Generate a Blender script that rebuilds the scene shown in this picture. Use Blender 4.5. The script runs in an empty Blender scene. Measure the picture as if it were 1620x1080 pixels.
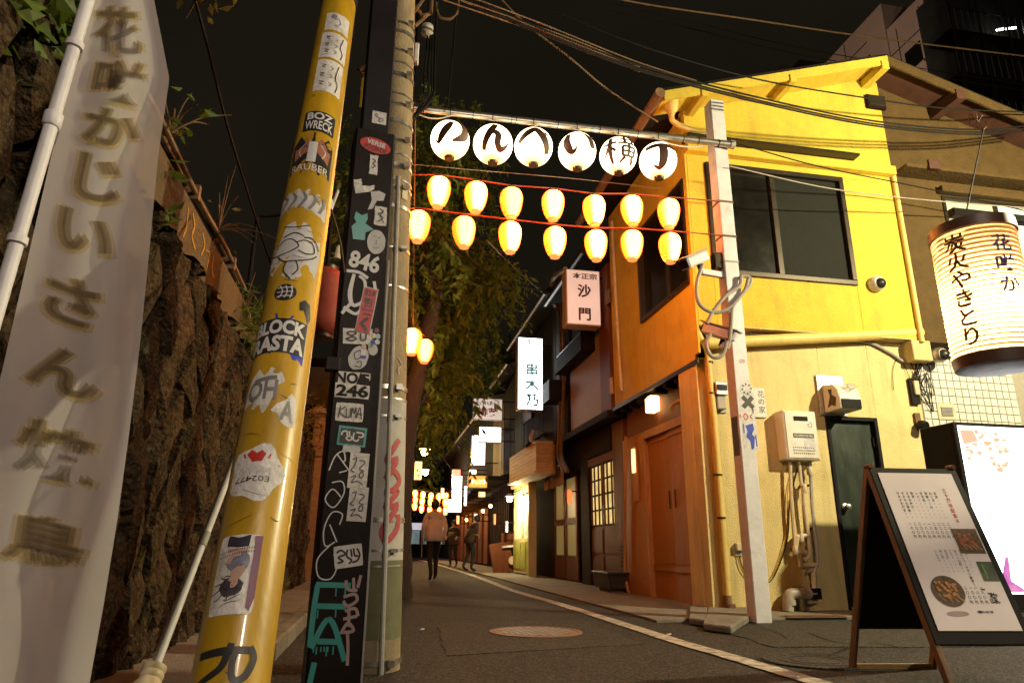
import bpy, bmesh, math, random
from mathutils import Vector, Matrix, noise
R = math.radians
rnd = random.Random(11)
scene = bpy.context.scene
col = scene.collection

# ------------------------------------------------------------------ camera
CAM_H, PITCH, YAW, ROLL, FPX = 0.70, R(16.8), R(10.55), R(0.5), 1080.0
cam_data = bpy.data.cameras.new('camera')
cam_data.sensor_width = 36.0
cam_data.lens = 36.0 * FPX / 1620.0
cam_data.clip_start = 0.05
cam_data.clip_end = 2000.0
cam = bpy.data.objects.new('camera', cam_data)
cam.rotation_mode = 'QUATERNION'
CAM_ROT = Matrix.Rotation(-YAW, 3, 'Z') @ Matrix.Rotation(R(90) + PITCH, 3, 'X') @ Matrix.Rotation(ROLL, 3, 'Z')
cam.matrix_world = Matrix.Translation((0, 0, CAM_H)) @ CAM_ROT.to_4x4()
col.objects.link(cam)
scene.camera = cam

# ------------------------------------------------------------------ night sky, exposure
world = bpy.data.worlds.new('World')
scene.world = world
world.use_nodes = True
wbg = world.node_tree.nodes['Background']
_wn = world.node_tree.nodes; _wl = world.node_tree.links
_tc = _wn.new('ShaderNodeTexCoord'); _nz = _wn.new('ShaderNodeTexNoise'); _nz.inputs['Scale'].default_value = 2.2; _nz.inputs['Detail'].default_value = 6
_rp = _wn.new('ShaderNodeValToRGB')                            # city glow on thin low cloud
_rp.color_ramp.elements[0].position = .3; _rp.color_ramp.elements[0].color = (.0052, .0041, .0026, 1)
_rp.color_ramp.elements[1].position = .75; _rp.color_ramp.elements[1].color = (.0098, .0076, .0047, 1)
_wl.new(_tc.outputs['Generated'], _nz.inputs['Vector']); _wl.new(_nz.outputs['Fac'], _rp.inputs['Fac']); _wl.new(_rp.outputs['Color'], wbg.inputs[0])
wbg.inputs[1].default_value = 1.0
scene.view_settings.view_transform = 'Standard'
scene.view_settings.look = 'None'
scene.view_settings.exposure = 0.22
scene.view_settings.gamma = 1.0
scene.view_settings.use_curve_mapping = False
scene.cycles.use_denoising = True
scene.cycles.max_bounces = 6
scene.cycles.diffuse_bounces = 3
scene.cycles.glossy_bounces = 3
scene.cycles.transparent_max_bounces = 8
scene.cycles.sample_clamp_indirect = 4.0
scene.cycles.caustics_reflective = False
scene.cycles.caustics_refractive = False

# ------------------------------------------------------------------ photo pixel -> place helpers
CAMP = Vector((0, 0, CAM_H))
def ray(px, py):
    return CAM_ROT @ Vector(((px - 810) / FPX, (540 - py) / FPX, -1.0))
def P(px, py, x=None, y=None, z=None):
    r = ray(px, py)
    t = x / r.x if x is not None else (y / r.y if y is not None else (z - CAM_H) / r.z)
    return CAMP + r * t
def PD(px, py, d):
    return CAMP + ray(px, py) * d
def depth_of(p):
    return -(CAM_ROT.transposed() @ (p - CAMP)).z

# ------------------------------------------------------------------ scene-graph helpers
def empty(name, loc=(0, 0, 0)):
    o = bpy.data.objects.new(name, None)
    o.location = loc
    o.empty_display_size = 0.05
    col.objects.link(o)
    return o
def tag(o, label=None, cat=None, group=None, kind=None):
    if label: o['label'] = label
    if cat: o['category'] = cat
    if group: o['group'] = group
    if kind: o['kind'] = kind
    return o
def thing(name, label, cat, loc=(0, 0, 0), group=None):
    return tag(empty(name, loc), label, cat, group)
def wloc(o):
    v = Vector((0, 0, 0))
    while o is not None:
        v = v + Vector(o.location)
        o = o.parent
    return v
def copy_tree(o, parent=None):
    c = o.copy()
    col.objects.link(c)
    c.parent = parent
    for ch in list(o.children):
        copy_tree(ch, c)
    return c

class MB:
    def __init__(s):
        s.v = []; s.f = []; s.m = []
    def add(s, vs, fs, mi=0):
        b = len(s.v)
        s.v += [Vector(q) for q in vs]
        for f in fs:
            s.f.append([b + i for i in f]); s.m.append(mi)
        return s
    def poly(s, pts, mi=0):
        return s.add(pts, [list(range(len(pts)))], mi)
    def box(s, x0, x1, y0, y1, z0, z1, mi=0):
        x0, x1 = min(x0, x1), max(x0, x1); y0, y1 = min(y0, y1), max(y0, y1); z0, z1 = min(z0, z1), max(z0, z1)
        return s.add([(x0,y0,z0),(x1,y0,z0),(x1,y1,z0),(x0,y1,z0),(x0,y0,z1),(x1,y0,z1),(x1,y1,z1),(x0,y1,z1)],
                     [(0,3,2,1),(4,5,6,7),(0,1,5,4),(1,2,6,5),(2,3,7,6),(3,0,4,7)], mi)
    def obox(s, c, ax, ay, az, mi=0):          # half-axis vectors
        c = Vector(c); ax = Vector(ax); ay = Vector(ay); az = Vector(az)
        vs = [c + ax*i + ay*j + az*k for k in (-1, 1) for (i, j) in ((-1,-1),(1,-1),(1,1),(-1,1))]
        return s.add(vs, [(0,3,2,1),(4,5,6,7),(0,1,5,4),(1,2,6,5),(2,3,7,6),(3,0,4,7)], mi)
    def bar(s, a, b, w, h, up=(0, 0, 1), mi=0):
        a = Vector(a); b = Vector(b); d = (b - a); L = d.length; d.normalize()
        u = Vector(up); sx = d.cross(u)
        if sx.length < 1e-4: sx = d.cross(Vector((1, 0, 0)))
        sx.normalize(); u2 = sx.cross(d)
        return s.obox((a + b) / 2, sx * w / 2, d * L / 2, u2 * h / 2, mi)
    def tube(s, path, r, n=8, cap=True, mi=0):
        path = [Vector(q) for q in path]
        rs = r if isinstance(r, (list, tuple)) else [r] * len(path)
        b = len(s.v); up = Vector((0, 0, 1)); prev = None
        for i, q in enumerate(path):
            d = (path[min(i+1, len(path)-1)] - path[max(i-1, 0)])
            if d.length < 1e-9: d = Vector((0, 0, 1))
            d.normalize()
            if prev is None:
                e1 = d.cross(up)
                if e1.length < 1e-3: e1 = d.cross(Vector((0, 1, 0)))
            else:
                e1 = prev - d * prev.dot(d)
                if e1.length < 1e-4: e1 = d.cross(up)
            e1.normalize(); prev = e1; e2 = d.cross(e1)
            for k in range(n):
                a = 2 * math.pi * k / n
                s.v.append(q + (e1 * math.cos(a) + e2 * math.sin(a)) * rs[i])
        for i in range(len(path) - 1):
            for k in range(n):
                k2 = (k + 1) % n
                s.f.append([b+i*n+k, b+i*n+k2, b+(i+1)*n+k2, b+(i+1)*n+k]); s.m.append(mi)
        if cap:
            s.f.append([b + k for k in range(n)][::-1]); s.m.append(mi)
            e = b + (len(path)-1)*n
            s.f.append([e + k for k in range(n)]); s.m.append(mi)
        return s
    def lathe(s, prof, n=24, c=(0, 0, 0), rot=None, mi=0, sx=1.0, a0=0.0, cap=True):
        c = Vector(c); b = len(s.v)
        for (r, z) in prof:
            for k in range(n):
                a = 2 * math.pi * k / n + a0
                q = Vector((r * math.cos(a) * sx, r * math.sin(a), z))
                if rot is not None: q = rot @ q
                s.v.append(c + q)
        for i in range(len(prof) - 1):
            for k in range(n):
                k2 = (k + 1) % n
                s.f.append([b+i*n+k, b+i*n+k2, b+(i+1)*n+k2, b+(i+1)*n+k]); s.m.append(mi)
        if cap and prof[0][0] > 1e-4:
            s.f.append([b + k for k in range(n)][::-1]); s.m.append(mi)
        if cap and prof[-1][0] > 1e-4:
            e = b + (len(prof)-1)*n
            s.f.append([e + k for k in range(n)]); s.m.append(mi)
        return s
    def prism(s, pts, vec, mi=0):
        n = len(pts); vec = Vector(vec)
        pts = [Vector(q) for q in pts]
        fs = [list(range(n))[::-1], list(range(n, 2*n))] + [[i, (i+1) % n, n+(i+1) % n, n+i] for i in range(n)]
        return s.add(pts + [q + vec for q in pts], fs, mi)
    def build(s, name, mat, parent=None, smooth=None, bevel=0.0, local=False):
        off = Vector((0, 0, 0)) if (parent is None or local) else wloc(parent)
        me = bpy.data.meshes.new(name)
        me.from_pydata([tuple(q - off) for q in s.v], [], s.f)
        mats = mat if isinstance(mat, (list, tuple)) else [mat]
        for mm in mats: me.materials.append(mm)
        if len(mats) > 1: me.polygons.foreach_set('material_index', s.m)
        bm = bmesh.new(); bm.from_mesh(me)
        bmesh.ops.recalc_face_normals(bm, faces=bm.faces)
        if bevel:
            ed = [e for e in bm.edges if len(e.link_faces) == 2 and e.calc_face_angle(0) > 0.5]
            bmesh.ops.bevel(bm, geom=ed, offset=bevel, segments=1, affect='EDGES', clamp_overlap=True)
        bm.to_mesh(me); bm.free()
        if smooth:
            me.polygons.foreach_set('use_smooth', [True] * len(me.polygons))
            me.set_sharp_from_angle(angle=R(smooth if smooth is not True else 40))
        o = bpy.data.objects.new(name, me)
        o.parent = parent
        col.objects.link(o)
        if name in ('print', 'lettering', 'doodle', 'paint_tag', 'graffiti', 'photo_detail'): o['kind'] = 'stuff'
        return o

def spline(pts, n=8):
    pts = [Vector(q) for q in pts]
    if len(pts) < 3: return pts
    out = []
    for i in range(len(pts) - 1):
        p0 = pts[max(i-1, 0)]; p1 = pts[i]; p2 = pts[i+1]; p3 = pts[min(i+2, len(pts)-1)]
        for k in range(n):
            t = k / n
            out.append(0.5*((2*p1)+(p2-p0)*t+(2*p0-5*p1+4*p2-p3)*t*t+(3*p1-p0-3*p2+p3)*t**3))
    out.append(pts[-1])
    return out
def sag(a, b, s, n=14):
    a = Vector(a); b = Vector(b)
    return [a.lerp(b, i/n) - Vector((0, 0, 4*s*(i/n)*(1-i/n))) for i in range(n+1)]

# ------------------------------------------------------------------ materials
def pm(name, c1, c2=None, scale=6.0, rough=0.6, metal=0.0, bump=0.0, bscale=60.0, dirt=None, dscale=1.3,
       damt=0.6, dlo=0.5, coat=0.0, stretch=(1, 1, 1), rvar=0.0, spec=0.5, world_co=False, streak=None, samt=0.5, speck=None, bdist=0.02):
    m = bpy.data.materials.new(name); m.use_nodes = True
    nt = m.node_tree; N = nt.nodes; L = nt.links
    b = N['Principled BSDF']
    b.inputs['Roughness'].default_value = rough
    b.inputs['Metallic'].default_value = metal
    b.inputs['Specular IOR Level'].default_value = spec
    b.inputs['Coat Weight'].default_value = coat
    b.inputs['Coat Roughness'].default_value = 0.12
    if world_co:
        g = N.new('ShaderNodeNewGeometry'); src = g.outputs['Position']
    else:
        g = N.new('ShaderNodeTexCoord'); src = g.outputs['Object']
    mp = N.new('ShaderNodeMapping'); mp.inputs['Scale'].default_value = stretch
    L.new(src, mp.inputs['Vector']); src = mp.outputs['Vector']
    if rvar:
        oi = N.new('ShaderNodeObjectInfo'); ad = N.new('ShaderNodeVectorMath'); ad.operation = 'ADD'
        sc = N.new('ShaderNodeMath'); sc.operation = 'MULTIPLY'; sc.inputs[1].default_value = 37.0
        L.new(oi.outputs['Random'], sc.inputs[0]); L.new(src, ad.inputs[0]); L.new(sc.outputs[0], ad.inputs[1])
        src = ad.outputs['Vector']
    c2 = c2 or c1
    nz = N.new('ShaderNodeTexNoise'); nz.inputs['Scale'].default_value = scale
    nz.inputs['Detail'].default_value = 8.0; nz.inputs['Roughness'].default_value = 0.65
    L.new(src, nz.inputs['Vector'])
    rp = N.new('ShaderNodeValToRGB')
    rp.color_ramp.elements[0].position = 0.32; rp.color_ramp.elements[0].color = (*c1, 1)
    rp.color_ramp.elements[1].position = 0.68; rp.color_ramp.elements[1].color = (*c2, 1)
    L.new(nz.outputs['Fac'], rp.inputs['Fac'])
    out = rp.outputs['Color']
    if rvar:
        hv = N.new('ShaderNodeHueSaturation')
        mr = N.new('ShaderNodeMapRange'); mr.inputs['To Min'].default_value = 1 - rvar; mr.inputs['To Max'].default_value = 1 + rvar
        L.new(oi.outputs['Random'], mr.inputs['Value']); L.new(mr.outputs['Result'], hv.inputs['Value'])
        L.new(out, hv.inputs['Color']); out = hv.outputs['Color']
    if dirt:
        dn = N.new('ShaderNodeTexNoise'); dn.inputs['Scale'].default_value = dscale; dn.inputs['Detail'].default_value = 10
        dn.inputs['Roughness'].default_value = 0.7
        L.new(src, dn.inputs['Vector'])
        dr = N.new('ShaderNodeMapRange'); dr.inputs['From Min'].default_value = dlo; dr.inputs['From Max'].default_value = dlo + 0.22
        dr.inputs['To Max'].default_value = damt
        L.new(dn.outputs['Fac'], dr.inputs['Value'])
        mx = N.new('ShaderNodeMix'); mx.data_type = 'RGBA'
        L.new(dr.outputs['Result'], mx.inputs['Factor']); L.new(out, mx.inputs['A']); mx.inputs['B'].default_value = (*dirt, 1)
        out = mx.outputs['Result']
    if streak:
        smp = N.new('ShaderNodeMapping'); smp.inputs['Scale'].default_value = (2.0, 2.0, .30); L.new(g.outputs['Position'] if world_co else g.outputs['Object'], smp.inputs['Vector'])
        sn = N.new('ShaderNodeTexNoise'); sn.inputs['Scale'].default_value = 2.6; sn.inputs['Detail'].default_value = 9; sn.inputs['Roughness'].default_value = .62
        L.new(smp.outputs['Vector'], sn.inputs['Vector'])
        sr = N.new('ShaderNodeMapRange'); sr.inputs['From Min'].default_value = .5; sr.inputs['From Max'].default_value = .74; sr.inputs['To Max'].default_value = samt
        L.new(sn.outputs['Fac'], sr.inputs['Value'])
        sx = N.new('ShaderNodeMix'); sx.data_type = 'RGBA'; L.new(sr.outputs['Result'], sx.inputs['Factor']); L.new(out, sx.inputs['A']); sx.inputs['B'].default_value = (*streak, 1)
        out = sx.outputs['Result']
    if speck:
        vo = N.new('ShaderNodeTexVoronoi'); vo.inputs['Scale'].default_value = speck[0]; L.new(src, vo.inputs['Vector'])
        sh_ = N.new('ShaderNodeSeparateColor'); L.new(vo.outputs['Color'], sh_.inputs[0])
        vr = N.new('ShaderNodeMapRange'); vr.inputs['From Min'].default_value = speck[2]; vr.inputs['From Max'].default_value = 1.0; vr.inputs['To Max'].default_value = speck[3]
        L.new(sh_.outputs[0], vr.inputs['Value'])
        vx = N.new('ShaderNodeMix'); vx.data_type = 'RGBA'; L.new(vr.outputs['Result'], vx.inputs['Factor']); L.new(out, vx.inputs['A']); vx.inputs['B'].default_value = (*speck[1], 1)
        out = vx.outputs['Result']
    L.new(out, b.inputs['Base Color'])
    if bump:
        bn = N.new('ShaderNodeTexNoise'); bn.inputs['Scale'].default_value = bscale; bn.inputs['Detail'].default_value = 6
        L.new(src, bn.inputs['Vector'])
        bp = N.new('ShaderNodeBump'); bp.inputs['Strength'].default_value = bump; bp.inputs['Distance'].default_value = bdist
        L.new(bn.outputs['Fac'], bp.inputs['Height']); L.new(bp.outputs['Normal'], b.inputs['Normal'])
    rr = N.new('ShaderNodeMapRange'); rr.inputs['To Min'].default_value = max(0.03, rough - 0.12); rr.inputs['To Max'].default_value = min(1, rough + 0.12)
    L.new(nz.outputs['Fac'], rr.inputs['Value']); L.new(rr.outputs['Result'], b.inputs['Roughness'])
    return m
def em(name, c, s, base=(0.5, 0.5, 0.5), c2=None, scale=8.0):
    m = bpy.data.materials.new(name); m.use_nodes = True
    nt = m.node_tree; b = nt.nodes['Principled BSDF']
    b.inputs['Base Color'].default_value = (*base, 1); b.inputs['Roughness'].default_value = 0.5
    b.inputs['Emission Color'].default_value = (*c, 1); b.inputs['Emission Strength'].default_value = s
    if c2:
        tc = nt.nodes.new('ShaderNodeTexCoord'); nz = nt.nodes.new('ShaderNodeTexNoise'); nz.inputs['Scale'].default_value = scale
        rp = nt.nodes.new('ShaderNodeValToRGB')
        rp.color_ramp.elements[0].position = .35; rp.color_ramp.elements[0].color = (*c, 1)
        rp.color_ramp.elements[1].position = .65; rp.color_ramp.elements[1].color = (*c2, 1)
        nt.links.new(tc.outputs['Object'], nz.inputs['Vector']); nt.links.new(nz.outputs['Fac'], rp.inputs['Fac'])
        nt.links.new(rp.outputs['Color'], b.inputs['Emission Color'])
    return m

M = {}
M['asphalt'] = pm('asphalt', (.010,.0088,.0075), (.048,.042,.035), 60, .85, bump=1.0, bscale=120, spec=.3, dirt=(.014,.012,.010), dscale=.9, damt=.8, speck=(85,(.16,.14,.115),.6,.6), world_co=True)
M['asphalt_patch'] = pm('asphalt_patch', (.016,.0145,.012), (.066,.059,.049), 60, .85, spec=.3, speck=(85,(.18,.16,.13),.6,.6), bump=1.0, bscale=150, dirt=(.03,.026,.022), dscale=1.5, damt=.6, world_co=True)
M['concrete'] = pm('concrete', (.14,.125,.10), (.22,.20,.165), 14, .85, bump=.5, bscale=70, dirt=(.06,.05,.04), dscale=2.0, damt=.7, world_co=True)
M['pole_concrete'] = pm('pole_concrete', (.23,.17,.095), (.36,.275,.16), 9, .85, streak=(.10,.075,.045), samt=.7, bump=.35, bscale=90, dirt=(.07,.06,.045), dscale=2.2, damt=.65, stretch=(1,1,.45))
M['line_paint'] = pm('line_paint', (.42,.39,.33), (.60,.56,.48), 22, .75, bump=.5, bscale=160, dirt=(.04,.035,.03), dscale=11, damt=.97, dlo=.44, world_co=True)
M['kerb'] = pm('kerb', (.12,.105,.08), (.2,.18,.14), 16, .85, bump=.5, bscale=60, dirt=(.05,.055,.03), dscale=2.5, damt=.6, rvar=.15)
M['stone'] = pm('stone', (.010,.0052,.0026), (.088,.048,.019), 16, .95, spec=.2, bump=1.0, bscale=30, bdist=.055, speck=(60,(.10,.08,.045),.72,.7), dirt=(.028,.030,.012), dscale=4, damt=.75, dlo=.48, rvar=.35)
M['mortar'] = pm('mortar', (.012,.009,.006), (.03,.024,.014), 18, .95, bump=1.0, bscale=40, dirt=(.03,.035,.015), dscale=3, damt=.7)
M['cap_concrete'] = pm('cap_concrete', (.075,.048,.019), (.12,.078,.031), 9, .9, bump=.5, bscale=50, dirt=(.05,.035,.018), dscale=1.6, damt=.8)
M['yellow_up'] = pm('yellow_up', (.57,.425,.042), (.65,.487,.055), 3, .78, spec=.3, bump=.8, bscale=75, dirt=(.36,.24,.045), dscale=1.6, damt=.55, dlo=.5, streak=(.34,.23,.05), samt=.38)
M['yellow_low'] = pm('yellow_low', (.66,.53,.235), (.72,.585,.27), 4, .8, spec=.3, bump=.9, bscale=80, dirt=(.36,.27,.11), dscale=1.7, damt=.5, dlo=.52, streak=(.30,.22,.09), samt=.45)
M['brown_up'] = pm('brown_up', (.060,.035,.0085), (.090,.053,.014), 6, .8, spec=.3, bump=1.0, bscale=45, dirt=(.10,.06,.018), dscale=1.2, damt=.5)
M['red_brown'] = pm('red_brown', (.045,.016,.008), (.07,.024,.012), 6, .7)
M['roof_dark'] = pm('roof_dark', (.010,.008,.006), (.018,.014,.010), 10, .8, spec=.1)
M['timber'] = pm('timber', (.007,.004,.0022), (.020,.011,.0055), 7, .8, spec=.08, bump=.4, bscale=50, stretch=(4,4,.5), rvar=.25)
M['timber_red'] = pm('timber_red', (.075,.021,.008), (.145,.045,.016), 6, .6, spec=.2, bump=.25, bscale=50, stretch=(4,4,.5), rvar=.15)
M['timber_orange'] = pm('timber_orange', (.30,.125,.026), (.40,.175,.042), 5, .6, bump=.3, bscale=50, stretch=(4,4,.4), dirt=(.22,.10,.03), dscale=2, damt=.4)
M['timber_pale'] = pm('timber_pale', (.36,.22,.09), (.55,.37,.17), 6, .6, bump=.3, bscale=50, stretch=(1,.4,4), rvar=.12)
M['frame_bronze'] = pm('frame_bronze', (.035,.027,.018), (.05,.04,.028), 8, .4, metal=.6)
M['black'] = pm('black', (.006,.0055,.0055), (.011,.010,.0095), 9, .6, spec=.12)
M['cable'] = pm('cable', (.006,.005,.0045), (.010,.009,.008), 9, .7, spec=.15)
M['cable_tan'] = pm('cable_tan', (.10,.06,.028), (.17,.105,.055), 9, .65, spec=.2)
M['cable_grey'] = pm('cable_grey', (.25,.22,.19), (.34,.30,.26), 9, .5)
M['steel'] = pm('steel', (.45,.42,.38), (.58,.55,.50), 20, .35, metal=.9, dirt=(.18,.14,.10), dscale=4, damt=.5)
M['white_metal'] = pm('white_metal', (.56,.54,.56), (.68,.66,.68), 8, .5, bump=.1, bscale=40, dirt=(.24,.21,.20), dscale=3.5, damt=.75, dlo=.55)
M['grey_plastic'] = pm('grey_plastic', (.26,.245,.22), (.34,.32,.29), 10, .5, dirt=(.14,.12,.09), dscale=4, damt=.5)
M['pvc_grey'] = pm('pvc_grey', (.30,.27,.23), (.40,.37,.32), 9, .5, dirt=(.16,.13,.09), dscale=4, damt=.6)
M['pvc_cream'] = pm('pvc_cream', (.50,.40,.26), (.60,.50,.34), 9, .5, dirt=(.25,.19,.10), dscale=4, damt=.6)
M['pipe_yellow'] = pm('pipe_yellow', (.60,.44,.12), (.68,.50,.15), 5, .55, dirt=(.35,.24,.07), dscale=3, damt=.5)
M['cream_metal'] = pm('cream_metal', (.56,.52,.44), (.64,.60,.52), 6, .5, dirt=(.30,.26,.19), dscale=3, damt=.6)
M['glass_dark'] = pm('glass_dark', (.005,.005,.004), (.010,.010,.007), 3, .22, spec=.25)
M['glass_frost'] = pm('glass_frost', (.008,.009,.006), (.015,.016,.011), 40, .5, spec=.15, bump=.5, bscale=150)
M['tile_white'] = pm('tile_white', (.58,.56,.48), (.66,.64,.56), 8, .3, rvar=.06, dirt=(.4,.35,.25), dscale=3, damt=.4)
M['grout'] = pm('grout', (.26,.23,.18), (.34,.31,.25), 20, .9)
M['tube_yellow'] = pm('tube_yellow', (.42,.24,.007), (.52,.305,.010), 4, .40, coat=.22, bump=.08, bscale=18, dirt=(.24,.14,.015), dscale=3.2, damt=.8, dlo=.52, stretch=(2,2,.5), streak=(.20,.12,.012), samt=.45)
M['tube_black'] = pm('tube_black', (.012,.011,.01), (.02,.018,.016), 9, .4)
M['pole_paint'] = pm('pole_paint', (.0095,.0062,.0055), (.017,.011,.0095), 7, .5, spec=.13, bump=.12, bscale=24, dirt=(.055,.018,.010), dscale=3.4, damt=.7, dlo=.58, stretch=(1,1,.6))
M['paper_white'] = pm('paper_white', (.56,.53,.51), (.66,.63,.61), 7, .6, bump=.3, bscale=40, dirt=(.27,.25,.22), dscale=11, damt=.75)
M['paper_grey'] = pm('paper_grey', (.42,.41,.42), (.55,.54,.55), 12, .6, dirt=(.2,.19,.19), dscale=10, damt=.6)
M['ink'] = pm('ink', (.012,.010,.010), (.02,.017,.017), 9, .5)
M['ink_brown'] = pm('ink_brown', (.045,.018,.008), (.065,.026,.012), 9, .6)
M['ink_grey'] = pm('ink_grey', (.14,.135,.14), (.2,.19,.2), 9, .5)
M['ink_red'] = pm('ink_red', (.42,.02,.015), (.5,.03,.02), 9, .5)
M['ink_blue'] = pm('ink_blue', (.01,.03,.36), (.015,.045,.45), 9, .5)
M['ink_purple'] = pm('ink_purple', (.10,.015,.055), (.13,.02,.07), 9, .5)
M['ink_skin'] = pm('ink_skin', (.45,.28,.22), (.55,.36,.29), 9, .5)
M['ink_slate'] = pm('ink_slate', (.10,.10,.17), (.28,.28,.36), 40, .5)
M['ink_teal'] = pm('ink_teal', (.035,.24,.22), (.05,.30,.27), 9, .4)
M['ink_white'] = pm('ink_white', (.52,.51,.51), (.62,.61,.61), 14, .5)
M['ink_pink'] = pm('ink_pink', (.30,.20,.20), (.38,.27,.26), 14, .5)
M['spray_red'] = pm('spray_red', (.32,.03,.04), (.42,.06,.06), 20, .6)
M['spray_yellow'] = pm('spray_yellow', (.36,.19,.015), (.42,.23,.02), 20, .6)
M['leaf'] = pm('leaf', (.072,.122,.010), (.14,.185,.020), 3, .6, world_co=True)
M['leaf_dry'] = pm('leaf_dry', (.13,.11,.02), (.24,.17,.03), 3, .6, world_co=True)
M['bark'] = pm('bark', (.010,.0055,.0035), (.030,.015,.009), 9, .9, bump=1.0, bscale=35, stretch=(2,2,.6))
M['twig'] = pm('twig', (.10,.05,.02), (.16,.085,.035), 9, .8)
M['rust'] = pm('rust', (.14,.07,.035), (.25,.15,.08), 9, .7, dirt=(.08,.04,.02), dscale=6, damt=.6)

def leaf_glow(m):
    nt = m.node_tree; N = nt.nodes; b = N['Principled BSDF']; src = b.inputs['Base Color'].links[0].from_socket
    tl = N.new('ShaderNodeBsdfTranslucent'); mx = N.new('ShaderNodeMixShader'); mx.inputs[0].default_value = .42
    nt.links.new(src, tl.inputs[0]); nt.links.new(b.outputs[0], mx.inputs[1]); nt.links.new(tl.outputs[0], mx.inputs[2]); nt.links.new(mx.outputs[0], N['Material Output'].inputs[0])
leaf_glow(M['leaf']); leaf_glow(M['leaf_dry'])

def lantern_mat(name, hot, warm, period=math.pi, sharp=0.5):
    m = bpy.data.materials.new(name); m.use_nodes = True
    nt = m.node_tree; N = nt.nodes; L = nt.links; b = N['Principled BSDF']
    b.inputs['Base Color'].default_value = (.6, .35, .15, 1); b.inputs['Roughness'].default_value = .7
    tc = N.new('ShaderNodeTexCoord'); sp = N.new('ShaderNodeSeparateXYZ'); L.new(tc.outputs['Object'], sp.inputs[0])
    at = N.new('ShaderNodeMath'); at.operation = 'ARCTAN2'; L.new(sp.outputs['X'], at.inputs[0]); L.new(sp.outputs['Y'], at.inputs[1])
    ml = N.new('ShaderNodeMath'); ml.operation = 'MULTIPLY'; ml.inputs[1].default_value = 2 * math.pi / period; L.new(at.outputs[0], ml.inputs[0])
    cs = N.new('ShaderNodeMath'); cs.operation = 'COSINE'; L.new(ml.outputs[0], cs.inputs[0])
    mr = N.new('ShaderNodeMapRange'); mr.inputs['From Min'].default_value = -sharp; mr.inputs['From Max'].default_value = .85; mr.interpolation_type = 'SMOOTHSTEP'
    L.new(cs.outputs[0], mr.inputs['Value'])
    mx = N.new('ShaderNodeMix'); mx.data_type = 'RGBA'; L.new(mr.outputs['Result'], mx.inputs['Factor'])
    mx.inputs['A'].default_value = (*warm, 1); mx.inputs['B'].default_value = (*hot, 1)
    L.new(mx.outputs['Result'], b.inputs['Emission Color'])
    oi = N.new('ShaderNodeObjectInfo'); st_ = N.new('ShaderNodeMapRange'); st_.inputs['To Min'].default_value = .55; st_.inputs['To Max'].default_value = 1.35; L.new(oi.outputs['Random'], st_.inputs['Value'])
    wz = N.new('ShaderNodeMath'); wz.operation = 'MULTIPLY'; wz.inputs[1].default_value = 190.0; L.new(sp.outputs['Z'], wz.inputs[0])
    sn = N.new('ShaderNodeMath'); sn.operation = 'SINE'; L.new(wz.outputs[0], sn.inputs[0])
    rb = N.new('ShaderNodeMapRange'); rb.inputs['From Min'].default_value = -1.0; rb.inputs['To Min'].default_value = .62; L.new(sn.outputs[0], rb.inputs['Value'])   # hoop shading painted into the glow as dark bands
    pr_ = N.new('ShaderNodeMath'); pr_.operation = 'MULTIPLY'; L.new(st_.outputs['Result'], pr_.inputs[0]); L.new(rb.outputs['Result'], pr_.inputs[1])
    L.new(pr_.outputs[0], b.inputs['Emission Strength'])
    return m
M['lantern_red'] = lantern_mat('lantern_red', (52, 15.5, 1.05), (17, .80, .03), math.pi, .55)
M['lantern_rim'] = em('lantern_rim', (1, .22, .05), 1.6, (.5,.1,.03))
M['lantern_white'] = em('lantern_white', (1, .80, .48), 7.0, (.7,.65,.55))
_nt = M['lantern_white'].node_tree; _b = _nt.nodes['Principled BSDF']                      # glow falloff painted into the emission: paper dims towards both rings
_t = _nt.nodes.new('ShaderNodeTexCoord'); _s = _nt.nodes.new('ShaderNodeSeparateXYZ'); _a = _nt.nodes.new('ShaderNodeMath'); _a.operation = 'ABSOLUTE'
_m = _nt.nodes.new('ShaderNodeMapRange'); _m.inputs['From Min'].default_value = .09; _m.inputs['From Max'].default_value = .215; _m.inputs['To Min'].default_value = 6.5; _m.inputs['To Max'].default_value = 1.1
_c = _nt.nodes.new('ShaderNodeMix'); _c.data_type = 'RGBA'; _c.inputs['A'].default_value = (1,.82,.5,1); _c.inputs['B'].default_value = (1,.62,.24,1)
_m2 = _nt.nodes.new('ShaderNodeMapRange'); _m2.inputs['From Min'].default_value = .12; _m2.inputs['From Max'].default_value = .215
_nt.links.new(_t.outputs['Object'], _s.inputs[0]); _nt.links.new(_s.outputs['Z'], _a.inputs[0]); _nt.links.new(_a.outputs[0], _m.inputs['Value']); _nt.links.new(_a.outputs[0], _m2.inputs['Value'])
_nt.links.new(_m.outputs['Result'], _b.inputs['Emission Strength']); _nt.links.new(_m2.outputs['Result'], _c.inputs['Factor']); _nt.links.new(_c.outputs['Result'], _b.inputs['Emission Color'])

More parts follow.
